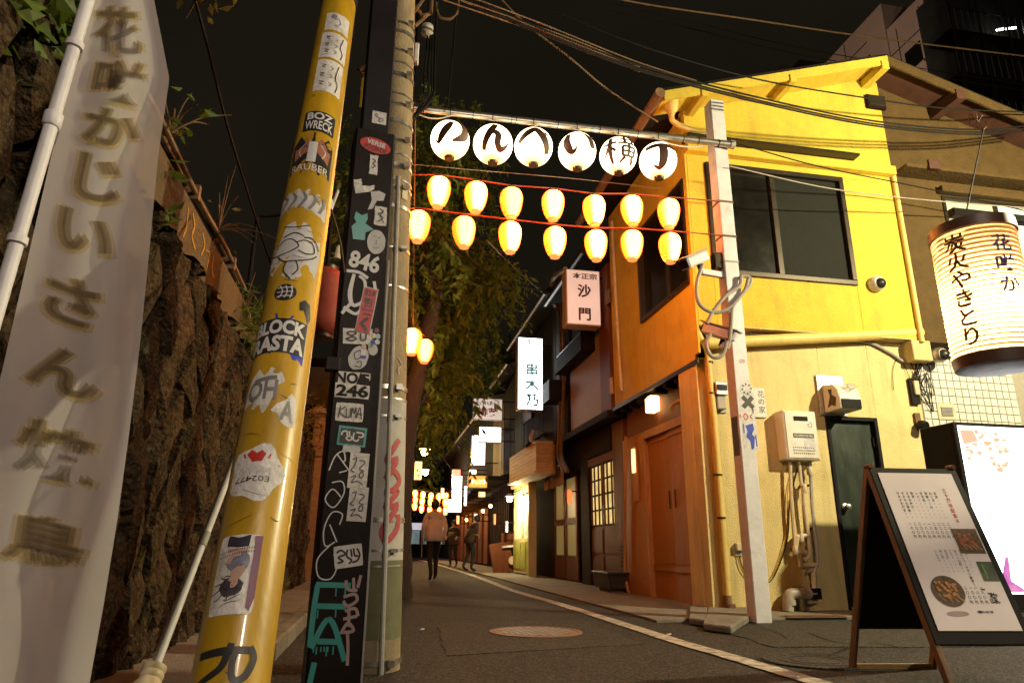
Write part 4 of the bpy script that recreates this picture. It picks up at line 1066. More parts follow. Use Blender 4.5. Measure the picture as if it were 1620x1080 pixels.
# grey cartoon-muscle tag with black outlines
st, m, w, h = tsticker(467, 345, 442, 84, M['paper_grey'], outline=[(-.15,-.42),(.0,-.5),(.15,-.42),(.45,-.34),(.5,.0),(.46,.25),(.3,.22),(.22,.4),(.1,.46),(-.1,.46),(-.24,.42),(-.3,.2),(-.46,.05),(-.5,-.25),(-.4,-.36)])
mb = MB()
for k, pts in enumerate(([(-.28,.40),(-.05,.36),(.2,.43)],[(-.45,-.05),(-.3,.12),(-.1,.16),(.05,.05),(-.1,-.05),(-.3,-.08),(-.45,-.05)],[(.0,.1),(.15,.16),(.3,.14),(.35,.02),(.2,-.05),(.05,-.02)],
     [(-.3,-.1),(-.15,-.2),(.1,-.18),(.3,-.1),(.42,.0)],[(-.12,-.2),(-.14,-.35),(.0,-.48)],[(.05,-.2),(.1,-.32),(.02,-.42)],[(.12,.2),(.3,.22),(.45,.1)],[(-.25,.2),(-.05,.26),(.12,.22)])):
    put_stroke(mb, [(a*w,b*h) for a, b in pts], m, width=.0038, h=.0006+.0002*k)
mb.build('print', M['ink'], st, 60)
# small round monogram
st, m, w, h = tsticker(451, 449, 475, 34, M['ink'], 'oval')
mb = MB()
for k in range(3):
    put_stroke(mb, [(-.35*w,(-.25+.25*k)*h),(.35*w,(-.2+.25*k)*h)], m, width=.003, h=.0006+.0002*k)
    put_stroke(mb, [((-.25+.25*k)*w,-.35*h),((-.1+.2*k)*w,.0),((-.25+.25*k)*w,.38*h)], m, width=.003, h=.0014+.0002*k)
mb.build('print', M['ink_white'], st, 60)
# peeled black smear
st, m, w, h = tsticker(482, 474, 512, 26, M['ink'], outline=[(-.4,.3),(-.1,.5),(.3,.4),(.4,.1),(.5,-.2),(.3,-.5),(.1,-.2),(-.1,.05),(-.35,-.05)], jit=.002)
# BLOCK RASTA
st, m, w, h = tsticker(440, 494, 566, 88, M['ink_blue'], outline=[(-.5,-.34),(-.1,-.38),(.3,-.46),(.5,-.5),(.5,.0),(.5,.40),(.2,.46),(-.1,.5),(-.5,.42),(-.5,.0)])
mb = MB(); put_patch(mb, rect(.98*w, .74*h, 9, v=.01*h), m, .0005); mb.build('backing', M['ink'], st, 60)
mb = MB(); put_text(mb, 'BLOCK', m, 0, .19*h, fit=(.93*w,.31*h), bold=.045, sub=SUB, h=.001); put_text(mb, 'RASTA', m, 0, -.17*h, fit=(.95*w,.34*h), bold=.045, sub=SUB, h=.001); mb.build('lettering', M['ink_white'], st, 60)
# torn tag in two pieces
st, m, w, h = tsticker(416, 580, 652, 62, M['paper_white'], outline=[(-.5,-.3),(-.2,-.38),(.1,-.5),(.2,-.35),(.35,.1),(.5,.2),(.4,.38),(.15,.48),(-.2,.46),(-.38,.3),(-.48,.0)])
mb = MB(); put_text(mb, 'OH', m, -.03*w, .0, fit=(.75*w,.42*h), bold=.03, sub=SUB, h=.0006); put_stroke(mb, [(-.25*w,.2*h),(.3*w,.26*h)], m, width=.012, h=.001); mb.build('print', M['ink_grey'], st, 60)
st, m, w, h = tsticker(450, 618, 674, 40, M['paper_white'], outline=[(-.5,-.1),(-.1,-.4),(.2,-.5),(.5,-.42),(.5,.1),(.4,.4),(.2,.5),(.0,.25),(-.3,.1)])
mb = MB(); put_text(mb, 'A', m, .12*w, -.05*h, fit=(.55*w,.6*h), bold=.03, sub=SUB, h=.0006); mb.build('print', M['ink_grey'], st, 60)
# cloud-shaped upside-down sticker
cl = []
for i in range(26):
    a = 2*math.pi*i/26; rr = .46 + .05*math.cos(a*5)
    cl.append((math.cos(a)*rr*1.08, math.sin(a)*rr))
st, m, w, h = tsticker(404, 698, 792, 86, M['paper_white'], outline=cl)
mb = MB(); put_patch(mb, [(-.2*w,.30*h),(-.08*w,.16*h),(.08*w,.17*h),(.14*w,.3*h),(.06*w,.36*h),(-.02*w,.31*h),(-.12*w,.37*h)], m, .0006); put_stroke(mb, [(-.26*w,.32*h),(-.22*w,.24*h)], m, width=.004, h=.0006); put_stroke(mb, [(.22*w,.3*h),(.19*w,.22*h)], m, width=.004, h=.0006); mb.build('print', M['ink_red'], st, 60)
m2 = tube_map(404, 745, math.pi)
mb = MB(); put_text(mb, 'E02477', m2, .05*w, .12*h, fit=(.6*w,.09*h), sub=SUB, h=.0006); mb.build('lettering', M['ink'], st, 60)
mb = MB()
for k in range(5): put_stroke(mb, [((-.3+.12*k)*w,.0),((-.24+.12*k)*w,.07*h),((-.2+.12*k)*w,-.04*h)], m, width=.004, h=.0006+.0002*k)
mb.build('print', M['paper_grey'], st, 60)
# portrait sticker pasted upside down
st, m, w, h = tsticker(371, 844, 968, 68, M['paper_white'], r=.008)
m2 = tube_map(371, 906, math.pi)
def pp(name, pts, mat, hh): mb = MB(); put_patch(mb, [(a*w, b*h) for a, b in pts], m2, hh); mb.build(name, mat, st, 60)
pp('print', [(-.5,-.49),(-.5,.3),(-.42,.46),(-.34,.42),(-.33,.0),(-.35,-.3),(-.32,-.48)], M['ink_purple'], .0005)
hairm = pm('print_hair', (.02,.015,.02), (.07,.055,.07), 70, .6)
def po(cu, cv, du, dv, mat, hh, j=0.0): mb = MB(); put_patch(mb, oval(du*w, dv*h, 18, j, cu*w, cv*h), m2, hh); mb.build('print', mat, st, 60)
po(.03, .17, .52, .24, hairm, .0005, .002)
mb = MB()
for k in range(16): put_stroke(mb, [((.05+.16*math.cos(k*.7))*w,(.16+.09*math.sin(k*.7))*h,.003),((.12+.28*math.cos(k*.7+.3))*w,(.18+.14*math.sin(k*.7+.3))*h,.0018),((.16+.36*math.cos(k*.7+.2))*w,(.15+.18*math.sin(k*.7+.5))*h,.0006)], m2, h=.0006+.00003*k)
mb.build('print', hairm, st, 60)
po(-.06, -.14, .50, .26, M['ink_slate'], .0013, .002)
pp('print', [(.06,.06),(-.12,.08),(-.22,-.02),(-.20,-.10),(-.04,-.08),(.08,-.02)], M['ink_skin'], .0016)
po(.0, .11, .22, .15, M['ink_skin'], .0019)
po(.10, .15, .14, .12, hairm, .0022, .001)
for du_ in (-.045, .035): po(du_, .115, .04, .010, hairm, .0024)
po(-.005, .155, .05, .012, M['spray_red'], .0024)
pp('print', [(.24,-.34),(-.22,-.32),(-.22,-.25),(.2,-.27)], M['ink_skin'], .0014)
pp('print', [(.26,-.49),(.27,-.36),(.02,-.33),(-.22,-.34),(-.24,-.49)], pm('print_shorts', (.02,.015,.03), (.04,.03,.06), 30, .6), .0017)
mb = MB(); put_stroke(mb, [(.18*w,-.12*h,.010),(.1*w,-.22*h,.010),(-.08*w,-.24*h,.008)], m2, h=.002); mb.build('print', M['ink_skin'], st, 60)
for k, vv in enumerate((-.27,-.22)):
    mb = MB()
    for q in range(16): put_stroke(mb, [((.42-.05*q)*w,(vv-.004*q)*h),((.40-.05*q)*w,(vv-.004*q)*h)], m2, width=.003, n=1, h=.0026)
    mb.build('lettering', M['ink'], st, 60)
# big marker tag near the foot
m = tube_map(362, 1045); mb = MB()
w = tpx(362, 1045, 100); h = tsize(362, 1022, 1080)
for k, pts in enumerate(([(-.5,.22,.014),(-.1,.28,.015),(.28,.32,.013)],[(.0,.5,.012),(-.03,.25,.014),(-.12,-.2,.013),(-.42,-.55,.011)],[(.28,.42,.012),(.36,.1,.014),(.26,-.4,.014),(.1,-.5,.012),(.05,-.1,.012),(.08,.25,.012)])):
    put_stroke(mb, [(a*w, b*h, c) for a, b, c in pts], m, h=.0003+.0002*k)
mb.build('marker_tag', M['ink'], t, 60)
# scuffs
mb = MB()
for k in range(34):
    px, py = rnd.uniform(390, 500), rnd.uniform(40, 1070)
    cxp = 365 + (537-365)*(1080-py)/1076
    px = cxp + rnd.uniform(-.38,.38)*(120-69*(1080-py)/1076)
    m = tube_map(px, py, rnd.uniform(-.3,.5)); L = rnd.uniform(.008,.03)
    put_stroke(mb, [(-L,0,.0006),(0,rnd.uniform(-.004,.004),rnd.uniform(.001,.0025)),(L,0,.0006)], m, h=.0001+.00002*k)
o = mb.build('scuff_marks', M['ink_brown'], t, 60); o['kind'] = 'stuff'

# ------------------------------------------------------------------ black square pole with stickers
bc = PD(529, 1080, 3.1); bc = Vector((bc.x, bc.y, 0))
hd = Vector((bc.x, bc.y, 0)).normalized()                     # face turned to the lane corner
ang = R(6); fn = Matrix.Rotation(ang, 3, 'Z') @ (-hd)        # outward normal of the front face
fu = Vector((0,0,1)).cross(fn).normalized()                   # right along the face
if (CAM_ROT.transposed() @ fu).x < 0: fu = -fu
t = BP = thing('black_pole', 'dark brown-black square steel pole plastered with stickers and tags', 'pole', bc)
zt = P(598, 206, y=bc.y).z
def casing(w0, w1, z0, z1, name, par, bev=.012):
    mb = MB(); vs = []
    for z, w in ((z0, w0), (z1, w1)):
        c = Vector((bc.x, bc.y, z)) - fn*(0)
        for a, b in ((-1,0),(1,0),(1,-2),(-1,-2)): vs.append(c + fu*a*w/2 + fn*b*w/2)
    mb.add(vs, [(0,3,2,1),(4,5,6,7),(0,1,5,4),(1,2,6,5),(2,3,7,6),(3,0,4,7)])
    return mb.build(name, M['pole_paint'], par, None, bev)
BW0, BW1 = .262, .230
casing(BW0, BW1, 0, zt, 'lower_casing', t)
mb = MB(); c0 = Vector((bc.x, bc.y, 0)) - fn*.045
for z0, z1 in ((zt+.001, 9.0),):
    for k in range(1):
        mb.obox(c0 - fn*.075 + Vector((0,0,(z0+z1)/2)), fu*.078, fn*.075, Vector((0,0,(z1-z0)/2)))
mb.build('upper_casing', pm('upper_paint', (.008,.006,.008), (.013,.010,.012), 5, .5, spec=.2), t, None, .006)
hz = P(528, 578, y=bc.y).z
MB().obox(bc - fu*.13 + fn*.0 + Vector((0,0,hz)), fu*.035, fn*.03, Vector((0,0,.035))).build('hinge_lug', M['pole_paint'], t, None, .004)
MB().obox(bc + fu*.121 + fn*.004 + Vector((0,0,1.1)), fu*.005, fn*.003, Vector((0,0,1.1))).build('edge_strip', M['grey_plastic'], t)
def bmap(px, py, rot=0.0, upper=False):
    o = bc if not upper else c0
    r = ray(px, py); tt = (o - CAMP).dot(fn) / r.dot(fn); q = CAMP + r*tt
    c, s_ = math.cos(rot), math.sin(rot)
    def f(u, v, h=0.0): return q + fu*(u*c-v*s_) + Vector((0,0,1))*(u*s_+v*c) + fn*(.0025+h)
    f.s = tt / FPX
    return f
def bsticker(px, py, wpx, hpx, mat, shape='rect', rot=0.0, r=0.0, jit=0.0, outline=None, upper=False):
    m = bmap(px, py, rot, upper); w = wpx*m.s; h = hpx*m.s*1.06; mb = MB()
    ol = [(a*w, b*h) for a, b in outline] if outline else (rect(w, h, 6, r, jit) if shape == 'rect' else oval(w, h, 24, jit))
    put_patch(mb, ol, m, 0); return mb.build('sticker', mat, t), m, w, h
def scrib(st, m, w, h, strokes, wd, mat, name='print', base=.001):
    mb = MB()
    for k, s_ in enumerate(strokes): put_stroke(mb, [(a*w, b*h) for a, b in s_], m, width=wd, h=base+.0003*k)
    return mb.build(name, mat, st)
st, m, w, h = bsticker(600, 187, 22, 21, M['paper_white'], upper=True)
scrib(st, m, w, h, [[(-.2,.3),(-.1,.2),(-.2,.1),(-.3,.2),(-.2,.3)],[(.0,-.1),(.2,.0),(.3,-.2),(.0,-.3),(.0,-.1)],[(-.2,.05),(.1,-.05)]], .006, M['ink_slate'])
st, m, w, h = bsticker(594, 231, 49, 25, M['ink_red'], 'oval', R(-10))
mb = MB(); put_text(mb, 'VERSE', m, 0, .17*h, fit=(.6*w,.32*h), bold=.03, h=.001); mb.build('lettering', M['ink_white'], st)
mb = MB(); put_text(mb, 'POOKOF', m, .03*w, -.2*h, fit=(.72*w,.3*h), bold=.02, h=.001); mb.build('lettering', M['ink'], st)
st, m, w, h = bsticker(591, 261, 12, 32, M['paper_white'], jit=.003)
scrib(st, m, w, h, [[(-.2,.3),(.2,.2),(-.1,.05),(.2,-.05),(-.2,-.2)]], .006, M['ink'])
st, m, w, h = bsticker(577, 297, 32, 18, M['paper_white'], rot=R(14), outline=[(-.5,-.5),(.2,-.4),(.45,-.2),(.5,.2),(.3,.1),(-.1,.2),(-.25,.5),(-.5,.4)])
st, m, w, h = bsticker(566, 288, 12, 8, M['paper_white'], rot=R(18), jit=.003)
st, m, w, h = bsticker(596, 318, 26, 34, M['paper_grey'], outline=[(-.5,-.5),(-.2,-.4),(.0,.0),(.4,.05),(.5,.4),(.1,.5),(-.4,.4),(-.3,.0)], jit=.002)
st, m, w, h = bsticker(602, 342, 19, 31, M['paper_white'], jit=.002)
scrib(st, m, w, h, [[(-.1,.4),(.2,.2),(-.2,.1),(.2,-.1),(-.2,-.3)],[(.2,.35),(.0,.0),(.3,-.35)]], .006, M['ink'])
# teal creature stencil
m = bmap(571, 358); s_ = m.s*48; mb = MB(); put_patch(mb, [(-.22*s_,-.5*s_),(.16*s_,-.48*s_),(.16*s_,-.2*s_),(.42*s_,-.05*s_),(.14*s_,.12*s_),(.2*s_,.3*s_),(.18*s_,.5*s_),(.0,.4*s_),(-.2*s_,.5*s_),(-.24*s_,.25*s_),(-.16*s_,.12*s_),(-.3*s_,-.05*s_)], m, 0); mb.build('stencil', M['ink_teal'], t)
st, m, w, h = bsticker(595, 383, 29, 40, M['paper_grey'], 'oval', jit=.002)
scrib(st, m, w, h, [[(-.2,.2),(-.05,.22)],[(.08,.2),(.22,.18)],[(.03,.1),(.0,-.08),(.06,-.1)],[(-.15,-.22),(.0,-.26),(.15,-.2)]], .004, M['ink_grey'])
# white paint tags
def tagtext(px, py, txt, wpx, hpx, mat, bold, rot=0, h=0.0):
    m = bmap(px, py, rot); mb = MB(); put_text(mb, txt, m, fit=(wpx*m.s, hpx*m.s), bold=bold, h=h); return mb.build('paint_tag', mat, t)
tagtext(577, 414, '846', 48, 30, M['ink_white'], .035, R(-8))
m = bmap(570, 465); s_ = m.s*100; mb = MB()
for k, pts in enumerate(([(-.24,.36,.05),(-.05,.36,.05),(.1,.28,.05)],[(-.12,.32,.05),(-.16,.0,.07),(-.1,-.2,.06),(.05,-.1,.05),(.06,.2,.05),(-.04,.3,.04)],[(.2,.24,.05),(.24,.0,.05),(.18,-.14,.04)],[(-.24,-.25,.06),(-.05,-.34,.05),(.06,-.2,.04)],[(-.26,-.36,.05),(-.14,-.18,.05)])):
    put_stroke(mb, [(a*s_, b*s_, c*s_) for a, b, c in pts], m, h=.0003*k)
mb.build('paint_tag', M['ink_white'], t)
st, m, w, h = bsticker(580, 491, 24, 74, M['paper_grey'], rot=R(-7)); 
mb = MB(); put_patch(mb, rect(w*.86, h*.95), m, .0012); mb.build('print', M['ink_red'], st)
mb = MB(); put_text(mb, '恵比寿', m, 0, .38*h, fit=(.7*w,.14*h), bold=.02, h=.0024); put_text(mb, '彫', m, 0, .16*h, fit=(.62*w,.22*h), bold=.04, h=.0024); put_text(mb, 'エルカワ', m, .05*w, .01*h, fit=(.75*w,.06*h), bold=.03, h=.0024)
put_text(mb, '一', m, .05*w, -.08*h, fit=(.5*w,.03*h), bold=.03, h=.0024); put_stroke(mb, [(.2*w,-.15*h,.012),(.0,-.22*h,.018),(-.15*w,-.3*h,.014),(.1*w,-.36*h,.018),(.25*w,-.44*h,.012)], m, h=.0027); mb.build('lettering', M['ink'], st)
st, m, w, h = bsticker(566, 532, 46, 24, M['paper_white'], rot=R(4))
scrib(st, m, w, h, [[(-.38,.2),(-.2,.3),(-.05,.2),(-.2,.05),(-.38,.15)],[(-.4,-.2),(-.2,-.05),(-.05,-.15),(-.2,-.3),(-.4,-.2)],[(.1,.2),(.1,-.2),(.25,-.2),(.28,.2)]], .009, M['ink'])
st, m, w, h = bsticker(567, 566, 30, 38, M['paper_grey'], 'oval', R(-20), jit=.002); scrib(st, m, w, h, [[(-.3,.1),(-.1,.3),(.1,.1),(-.1,-.1),(-.3,.1)],[(.0,-.2),(.2,-.1),(.3,-.3),(.0,-.35)]], .005, M['ink'])
st, m, w, h = bsticker(590, 553, 15, 18, M['paper_grey'], 'oval')
for i, (a, b, mt) in enumerate(((596,523,'ink_purple'),(591,531,'tube_yellow'),(598,532,'ink_teal'),(590,541,'ink_blue'),(597,541,'ink_white'),(586,546,'ink_teal'))):
    st, m, w, h = bsticker(a, b, 8, 8, M[mt], 'oval')
m = bmap(575, 556); mb = MB(); s_ = m.s
put_patch(mb, oval(8*s_, 8*s_, v=8*s_), m, .001); mb.build('print', M['ink_skin'], t)
mb = MB(); put_patch(mb, rect(8*s_, 10*s_, 3, v=-2*s_), m, .0012); mb.build('print', M['ink_white'], t)
mb = MB(); put_patch(mb, rect(9*s_, 5*s_, 3, v=-9*s_), m, .0014); mb.build('print', M['ink_blue'], t)
# NO 246 stencil: black figures on white
st, m, w, h = bsticker(558, 609, 53, 40, M['paper_white'], jit=.002)
mb = MB(); put_text(mb, 'NO E', m, -.02*w, .26*h, fit=(.98*w,.42*h), bold=.04, h=.001); put_text(mb, '246', m, 0, -.22*h, fit=(.95*w,.46*h), bold=.04, h=.001); put_patch(mb, [(.1*w,.05*h),(.5*w,.02*h),(.5*w,.2*h),(.2*w,.5*h),(.16*w,.3*h)], m, .0016); mb.build('lettering', M['pole_paint'], st)
st, m, w, h = bsticker(553, 652, 43, 28, M['paper_white'], r=.008)
scrib(st, m, w, h, [[(-.4,-.3),(-.34,.3)],[(-.15,.3),(-.36,.0),(-.12,-.3)],[(-.12,.2),(-.1,-.25),(.02,-.2),(.04,.25)],[(.06,-.3),(.1,.25),(.16,-.05),(.22,.28),(.24,-.3)],[(.26,-.3),(.36,.3),(.44,-.35)],[(.26,-.05),(.46,-.1)]], .006, M['ink'], 'lettering')
st, m, w, h = bsticker(557, 690, 44, 29, M['ink_teal'], rot=R(-3)); mb = MB(); put_patch(mb, rect(w*.86, h*.78, 6, jit=.002), m, .001); mb.build('print', M['ink'], st)
scrib(st, m, w, h, [[(-.38,.0),(-.34,.2),(-.2,.22),(-.18,.0)],[(-.12,.25),(-.1,.02),(-.2,-.1),(-.12,-.22),(.0,-.15),(-.05,.0)],[(.05,.2),(.05,-.15),(.18,-.22),(.24,-.1)],[(.12,.22),(.36,.2),(.36,.02),(.22,.0)]], .008, M['ink_white'], base=.002)
st, m, w, h = bsticker(556, 710, 26, 10, M['paper_grey'], jit=.004)
for (cx_, cy_, hh) in ((567,744,52),(566,797,50)):
    st, m, w, h = bsticker(cx_, cy_, 30, hh, M['paper_white'], rot=R(-2))
    scrib(st, m, w, h, [[(-.35,.3),(-.15,.35),(-.25,.1),(-.4,.0),(-.2,-.05)],[(.0,.3),(.3,.25),(.05,.05),(.3,.0)],[(.1,-.05),(.25,-.05),(.25,-.18),(.08,-.18),(.1,-.05)],[(-.35,-.2),(-.1,-.15),(-.3,-.35),(.0,-.3),(.3,-.4)]], .005, M['ink'])
# thin looping marker line
m = bmap(535, 790); s_ = m.s*100; mb = MB()
for k, pts in enumerate(([(-.18,.45),(-.1,.68),(.02,.76),(.06,.62),(.02,.6)],[(-.08,.72),(.14,.45)],[(-.02,.42),(.1,.46)],[(-.12,.26),(.04,.28),(.08,.1),(-.06,-.12),(-.2,.0),(-.1,.16),(.04,.04)],[(.05,-.38),(.08,-.22),(-.08,-.2),(-.18,-.45),(-.14,-.7),(.0,-.64)],[(-.1,-.38),(.03,-.64)],[(-.06,-.68),(-.24,-.9),(-.2,-1.15),(-.02,-1.18),(.06,-1.0),(.0,-.82)])):
    put_stroke(mb, [(a*s_, b*s_) for a, b in pts], m, width=.006, h=.0002*k)
mb.build('marker_tag', M['ink_white'], t)
st, m, w, h = bsticker(551, 879, 44, 32, M['paper_white'], rot=R(8), r=.005)
scrib(st, m, w, h, [[(-.4,.2),(-.25,.3),(-.1,.1),(-.35,.0),(-.2,-.2),(-.4,-.25)],[(-.02,.3),(-.05,.0),(.1,-.2),(.0,-.35)],[(.1,.3),(.12,-.05)],[(.2,.32),(.22,.0),(.35,-.05)],[(.32,.3),(.4,.0),(.3,-.25),(.12,-.3)]], .009, M['ink'])
# dripping teal letters
m = bmap(524, 1000); s_ = m.s*100; mb = MB(); Wd = .085
for k, pts in enumerate(([(-.30,.72),(.25,.70)],[(-.27,.72),(-.30,.30),(-.31,-.2)],[(-.28,.40),(.2,.38)],[(-.29,-.22),(-.04,.20),(.24,-.42)],[(-.2,-.12),(.16,-.14)],[(-.22,-.42),(-.28,-.8),(-.34,-1.05)],[(-.34,-1.03),(.2,-1.02),(.35,-.95)])):
    put_stroke(mb, [(a*s_, b*s_) for a, b in pts], m, width=Wd*s_, h=.0002*k)
for k in range(14):
    a = rnd.uniform(-.26,.2); b = rnd.choice((.66,-.2,-1.05,.34)); put_stroke(mb, [(a*s_, b*s_), (a*s_, (b-rnd.uniform(.06,.14))*s_)], m, width=.022*s_, n=1, h=.0016)
mb.build('paint_tag', M['ink_teal'], t)
m = bmap(557, 970); s_ = m.s*96; mb = MB()
for k, pts in enumerate(([(-.14,.52),(-.10,.38),(.06,.36)],[(-.02,.56),(.0,.36)],[(.1,.6),(.06,.4)],[(-.16,.26),(.02,.3),(.06,.2),(-.08,.12),(-.16,.2)],[(-.12,.04),(.04,.08),(.1,-.04)],[(-.14,-.08),(.08,-.04)],[(-.06,.1),(-.04,-.2)],[(-.16,-.3),(-.06,-.14),(.04,-.26),(-.14,-.28)],[(-.06,-.26),(-.03,-.5),(-.02,-.78)])):
    put_stroke(mb, [(a*s_, b*s_) for a, b in pts], m, width=.05*s_, h=.0004+.0002*k)
mb.build('paint_tag', M['ink_pink'], t)

# ------------------------------------------------------------------ concrete utility pole
ub = Vector((.02, 4.52, 0)); ut = Vector((-.22, 4.50, 9.6))
UT = t = thing('utility_pole', 'grey concrete utility pole with steel bands behind the black pole', 'utility pole', ub)
MB().tube([ub.lerp(ut, i/14) for i in range(15)], [.158 - .004*i for i in range(15)], 36).build('shaft', M['pole_concrete'], t, 60)
def uat(z): return ub.lerp(ut, z/9.6)
def ur(z): return .158 - .056*z/9.6
mb = MB(); mb.tube([uat(.18), uat(.62)], [ur(.2)+.002, ur(.6)+.002], 36, False); mb.build('algae_stain', pm('algae', (.10,.10,.05), (.17,.16,.09), 12, .9, dirt=(.05,.05,.03), dscale=6, damt=.6), t, 60)
mb = MB(); mb.tube([uat(.62), uat(1.62)], [ur(.62)+.0025, ur(1.6)+.0025], 36, False); mb.build('painted_patch', pm('patch_white', (.36,.34,.31), (.44,.42,.38), 5, .8, dirt=(.2,.18,.14), dscale=3, damt=.6), t, 60)
zz = [P(620, y, y=4.4).z for y in (1052, 897, 872, 826, 660, 632, 616, 455, 394, 330, 297, 286, 264, 245, 222, 195, 165, 150, 120, 100, 80, 52, 36)]
for i, z in enumerate(zz):
    wdt = .012 if i % 3 else .028
    mb = MB(); mb.tube([uat(z), uat(z+wdt)], ur(z)+.006, 30, False); mb.tube([uat(z), uat(z+wdt)], ur(z)+.002, 30, False)
    mb.build('steel_band', M['steel'], t, 60)
    if i % 2 == 0:
        q = uat(z + wdt/2) + Vector((.10, -(ur(z)), 0)); MB().box(q.x-.02, q.x+.02, q.y-.012, q.y+.03, z-.005, z+wdt+.005).build('band_clamp', M['steel'], t)
e = Vector((.035, -1, 0)).normalized()
MB().tube([uat(z) + Vector((.045, -ur(z)-.018, 0)) for z in (.0, .6, 1.4, 2.2, 2.75, 3.2)], .015, 8).build('conduit', M['grey_plastic'], t, 40)
# red spray tag
def upole_map(px, py):
    q = P(px, py, y=4.37)
    def f(u, v, h=0.0):
        z = q.z+v; c = uat(z); rr = ur(z)+.006+h; a = (q.x-c.x+u)/ur(z); a = max(-1.25, min(1.25, a))
        return Vector((c.x + math.sin(a)*rr, c.y - math.cos(a)*rr, z))
    return f
m = upole_map(622, 770); mb = MB()
for k, pts in enumerate(([(.03,.30),(-.02,.22),(-.05,.16),(.03,.18)],[(.02,.16),(-.05,.05),(.0,.10),(.05,.04),(.0,-.02)],[(-.05,-.03),(.04,-.02),(-.04,-.12),(.05,-.10)],[(.04,-.12),(-.05,-.25),(-.02,-.32),(.05,-.24),(.05,-.16)])):
    put_stroke(mb, pts, m, width=.035, h=.0005*k)
mb.build('spray_tag', M['spray_red'], t, 60)
m = upole_map(634, 575); mb = MB(); put_stroke(mb, [(-.02,.05),(.02,.0),(-.01,-.03),(.0,-.07)], m, width=.008); mb.build('spray_tag', M['ink_pink'], t, 60)
m = upole_map(643, 300); mb = MB(); put_patch(mb, rect(.05,.12), m); mb.build('notice', M['pvc_cream'], t, 60)
# cable clutter left of the shaft and fittings on the right
CL = thing('cable_bundle', 'tangle of tan cables strapped to the left of the utility pole', 'cables', uat(5))
for k in range(9):
    pts = []
    for y in (-10, 40, 90, 140, 190, 235):
        pts.append(P((604 - (y*.10)) - 2 + rnd.uniform(-6, 5), y, y=4.55))
    MB().tube(spline(pts, 5), rnd.uniform(.006,.014), 6).build('cable', M['cable_tan'] if k % 3 else M['cable'], CL, 40)
for a, b, c in (((594,95),(566,112),(592,120)),((590,118),(572,118),(585,135)),((588,130),(570,140),(578,175)),((592,60),(598,20),(604,0))):
    MB().tube([P(*a, y=4.55), P(*b, y=4.5), P(*c, y=4.55)], .012, 6).build('bracket_loop', M['cable_tan'], CL, 40)
mb = MB(); mb.tube([P(575,125,y=4.5), P(571,172,y=4.5)], .016, 8); mb.build('yellow_sleeve', M['tube_yellow'], CL, 40)
RS = thing('cable_riser', 'dark riser pole with black cables standing behind the utility pole', 'pole', (.28, 6.55, 0))
rx = P(672, 172, y=6.5).x
MB().tube([(.04, 6.6, 0), (.04, 6.6, 10)], .055, 12).build('riser_pipe', M['cable'], RS, 40)
for k in range(4):
    MB().tube(spline([(rx-.02+.035*k+rnd.uniform(-.01,.01), 6.5, z) for z in (9.5,8,7,6.2,5.75,5.45)]+[(.10, 6.56, 5.2)], 4), .012+.004*(k % 2), 6).build('cable', M['cable'], RS, 40)
q0 = P(659, 86, y=4.6); MB().obox(q0, Vector((.018,0,0)), Vector((0,.03,0)), Vector((0,0,.09))).build('terminal_box', M['white_metal'], UT, None, .008)
q1 = P(676, 48, y=6.5); MB().lathe([(.03,-.08),(.07,-.05),(.07,.05),(.03,.08)], 10, q1).build('insulator', M['cream_metal'], RS, 40)
MB().tube(spline([P(664,105,y=4.7), P(676,130,y=4.7), P(672,158,y=4.7), P(658,164,y=4.7)], 6), .006, 6).build('loop_cable', M['cable'], UT, 40)
MB().tube(spline([P(690,5,y=6.5), P(694,26,y=6.5), P(712,30,y=6.5), P(724,18,y=6.5), P(724,-10,y=6.5)], 6), .018, 6).build('loop_cable', M['cable_tan'], RS, 40)
for a, b in (((655,20),(690,-30)),((658,10),(668,25)),((668,25),(682,22)),((682,22),(684,-12)),((656,42),(678,22))): MB().tube([P(*a,y=4.6), P(*b,y=4.75)], .014, 6).build('bracket', M['cable_tan'], UT, 40)

# ------------------------------------------------------------------ lantern arch: pipe across the lane
YL = PY - PW - .05
zL = P(1150, 228, y=YL).z
lx = P(652, 174, z=zL)
barA = Vector((lx.x-.25, lx.y-.03, zL)); barB = P(1157, 229, y=YL); barB.z = zL
def bar_at(px):   # point of the bar seen at that column
    lo, hi = 0.0, 1.0
    for _ in range(40):
        m_ = (lo+hi)/2; q = barA.lerp(barB, m_); c = CAM_ROT.transposed() @ (q-CAMP)
        if 810 + FPX*c.x/-c.z < px: lo = m_
        else: hi = m_
    return barA.lerp(barB, lo)
t = thing('lantern_bar', 'long steel pipe across the lane carrying the six round lanterns', 'pipe', barA)
MB().tube([barA, barB], .042, 14).build('pipe', M['steel'], t, 40)
MB().tube([barB-Vector((.02,0,0)), barB+Vector((.035,0,0))], .052, 14).build('end_clamp', M['grey_plastic'], t, 40)
q = Vector((PX, YL, zL))
MB().tube([q+Vector((-.06,.0,.05)), q+Vector((-.06,.1,.0)), q+Vector((-.06,.0,-.05)), q+Vector((-.06,-.05,0)), q+Vector((-.06,0,.05))], .008, 6).build('tie_wire', M['cable'], t)
for px in (670, 712, 748, 779, 809, 816, 843, 882, 912, 948, 977, 1008, 1040, 1080, 1104):
    c = bar_at(px); mb = MB(); mb.tube([c+Vector((-.004,0,0)), c+Vector((.004,0,0))], .046, 12); mb.build('tie_wire', M['cable'], t)
